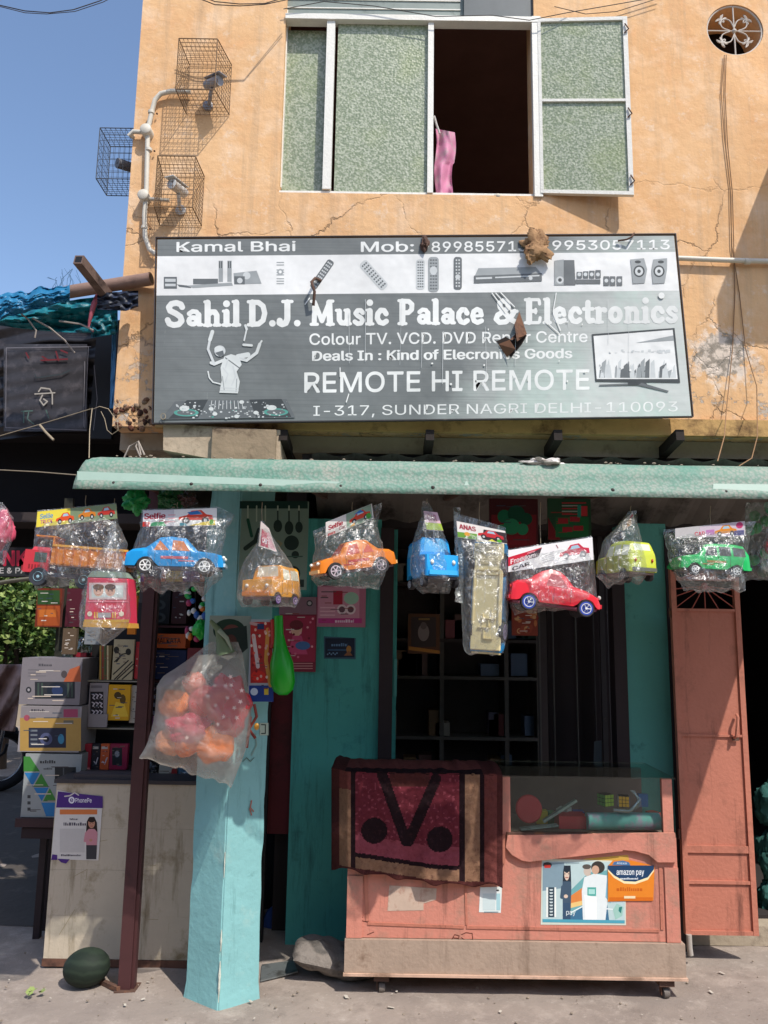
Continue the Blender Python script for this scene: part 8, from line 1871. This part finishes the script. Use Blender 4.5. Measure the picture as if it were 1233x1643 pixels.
# draped beige cloth and parked motorcycle at the left edge
def fcl(u, v):
    x = -50+88*u-14*v*u; y = 1066+100*v+8*u*v; return W(x, y, 7.8+.05*math.sin(u*16+v*9)+.05*nz(u*4, v*3)+.02*nz(u*12, v*9))
grid('beige_cloth', fcl, 50, 40, paint('#9c8078', .9, .12, 12, .4, 60, dirt='#7a5f58', dscale=9, damt=.45, name='beige_cloth'), None, 70, 'rumpled dusty pink cloth draped over the parked motorcycle', 'cloth', .006)
mc_ = empty('motorcycle', (W(5, 1250, 5.1).x, 5.1, 0), 'dark parked motorcycle half cut by the left picture edge', 'motorcycle')
cw = W(22, 1205, 5.1); cw2 = Vector((cw.x-.02, 5.1, .30))
TY = paint('#17161a', .8, name='tyre'); CH = paint('#8a8c92', .25, metal=.9, name='chrome')
def torus(mb, c, R_, r_, ax, n1=36, n2=10):
    pts = []; ax = Vector(ax).normalized(); e1 = ax.orthogonal().normalized(); e2 = ax.cross(e1)
    vs = []; fs = []
    for i in range(n1):
        a = 2*math.pi*i/n1; d = e1*math.cos(a)+e2*math.sin(a)
        for k in range(n2): b2 = 2*math.pi*k/n2; vs.append(c+d*(R_+r_*math.cos(b2))+ax*r_*math.sin(b2))
    for i in range(n1):
        for k in range(n2): fs.append((i*n2+k, i*n2+(k+1) % n2, ((i+1) % n1)*n2+(k+1) % n2, ((i+1) % n1)*n2+k))
    mb.add(vs, fs)
mb = MB().mat(TY); torus(mb, Vector((cw.x-.16, 5.1, .32)), .27, .05, (.5, -1, 0)); w1 = mb.build('wheel', mc_, 60)
mb = MB().mat(CH); torus(mb, Vector((cw.x-.16, 5.1, .32)), .22, .012, (.5, -1, 0)); mb.build('rim', w1, 60)
MB().mat(paint('#1d222c', .3, name='dark_tank')).ball((cw.x-.30, 5.15, .85), (.24, .15, .14)).build('fuel_tank', mc_, 60)
MB().mat(CH).tube([(cw.x-.16, 5.05, .32), (cw.x-.10, 5.0, .62), (cw.x-.18, 5.0, .98)], .02, 10).build('fork', mc_, 60)
MB().mat(BLACK).ball((cw.x-.08, 4.98, .78), (.07, .06, .08)).build('headlight_shell', mc_, 60)
MB().mat(paint('#9fb0c4', .1, metal=.7, name='lamp_glass')).ball((cw.x-.05, 4.93, .78), (.05, .03, .055)).build('headlight', mc_, 60)
MB().mat(BLACK).tube([(cw.x-.30, 5.0, .95), (cw.x-.12, 4.98, 1.0), (cw.x+.02, 4.9, .92)], .013, 8).build('handlebar', mc_, 60)
MB().mat(TY).tube([(cw.x-.33, 4.95, .45), (cw.x-.12, 4.9, .34), (cw.x-.02, 4.9, .42), (cw.x+.0, 4.9, .5)], .016, 8).build('exhaust_pipe', mc_, 60)
MB().mat(paint('#2a2c34', .4, name='mudguard')).ball((cw.x-.14, 5.08, .62), (.16, .06, .05)).build('mudguard', mc_, 60)
mc_.scale = (1, 1, 1); mc_.location = Vector((W(2, 1200, 8.2).x+.1, 8.2, 0))
# dirt road seen behind, its earth coloured dark for the shade under the stall roof
rd = MB().mat(paint('#4b443f', .95, .2, 2, .5, 20, dirt='#6a6058', dscale=3, damt=.45, name='lane_dirt_shaded')); rd.quad((-9, 4.62, .004), (XL-.05, 4.62, .004), (XL-.05, 9, .004), (-9, 9, .004)); tag(rd.build('lane'), 'earth lane beside the building, coloured dark as if in shade', kind='structure')
# projecting balcony of the next house, just outside the frame on the right; it throws the slanting shade on the wall
bc = empty('neighbour_balcony', (2.9, YF, 3.6), 'plain plastered balcony box of the next house beyond the right picture edge', 'balcony')
zt0 = W(1150, 480, YF).z; xt0 = W(1150, 480, YF).x; hb = zt0-W(1150, 552, YF).z; x0b = 2.36; tb_ = (x0b-xt0)/.42; pb_ = .60*tb_; ztb = zt0+tb_
MB().mat(PLASTER).bb((x0b, YF-pb_, ztb-hb), (4.6, YF-.003, ztb)).build('floor_slab', bc)
bc.location = (2.9, YF, 3.6)

# unseen row across the lane, behind the photographer, added to lower sky fill
for i, (x0, x1, h_, c_) in enumerate(((-14, -5, 5.5, '#b09a86'), (-4.9, 4.5, 6.2, '#9aa39a'), (4.6, 13, 5.2, '#b8a07a'))):
    oh = empty('unseen_opposite_house', ((x0+x1)/2, -7, 0), ('beige plastered', 'grey plastered', 'ochre plastered')[i]+' unseen house added across the lane behind the photographer', 'house')
    MB().mat(paint(c_, .9, .15, 3, .3, 20, name='house_wall')).bb((x0, -11, 0), (x1, -7, h_)).build('wall', oh)
    MB().mat(CONC).bb((x0-.1, -11.1, h_+.002), (x1+.1, -6.8, h_+.15)).build('roof', oh)
    for k in range(3):
        x = x0+(x1-x0)*(k+.5)/3
        for z in (1.0, 3.6): w_ = MB().mat(WHITEFR).bb((x-.55, -6.998, z), (x+.55, -6.94, z+1.2)).build('window', oh); MB().mat(BLACK).bb((x-.48, -6.938, z+.07), (x+.48, -6.93, z+1.13)).build('pane', w_)
print('objects', len(bpy.data.objects))
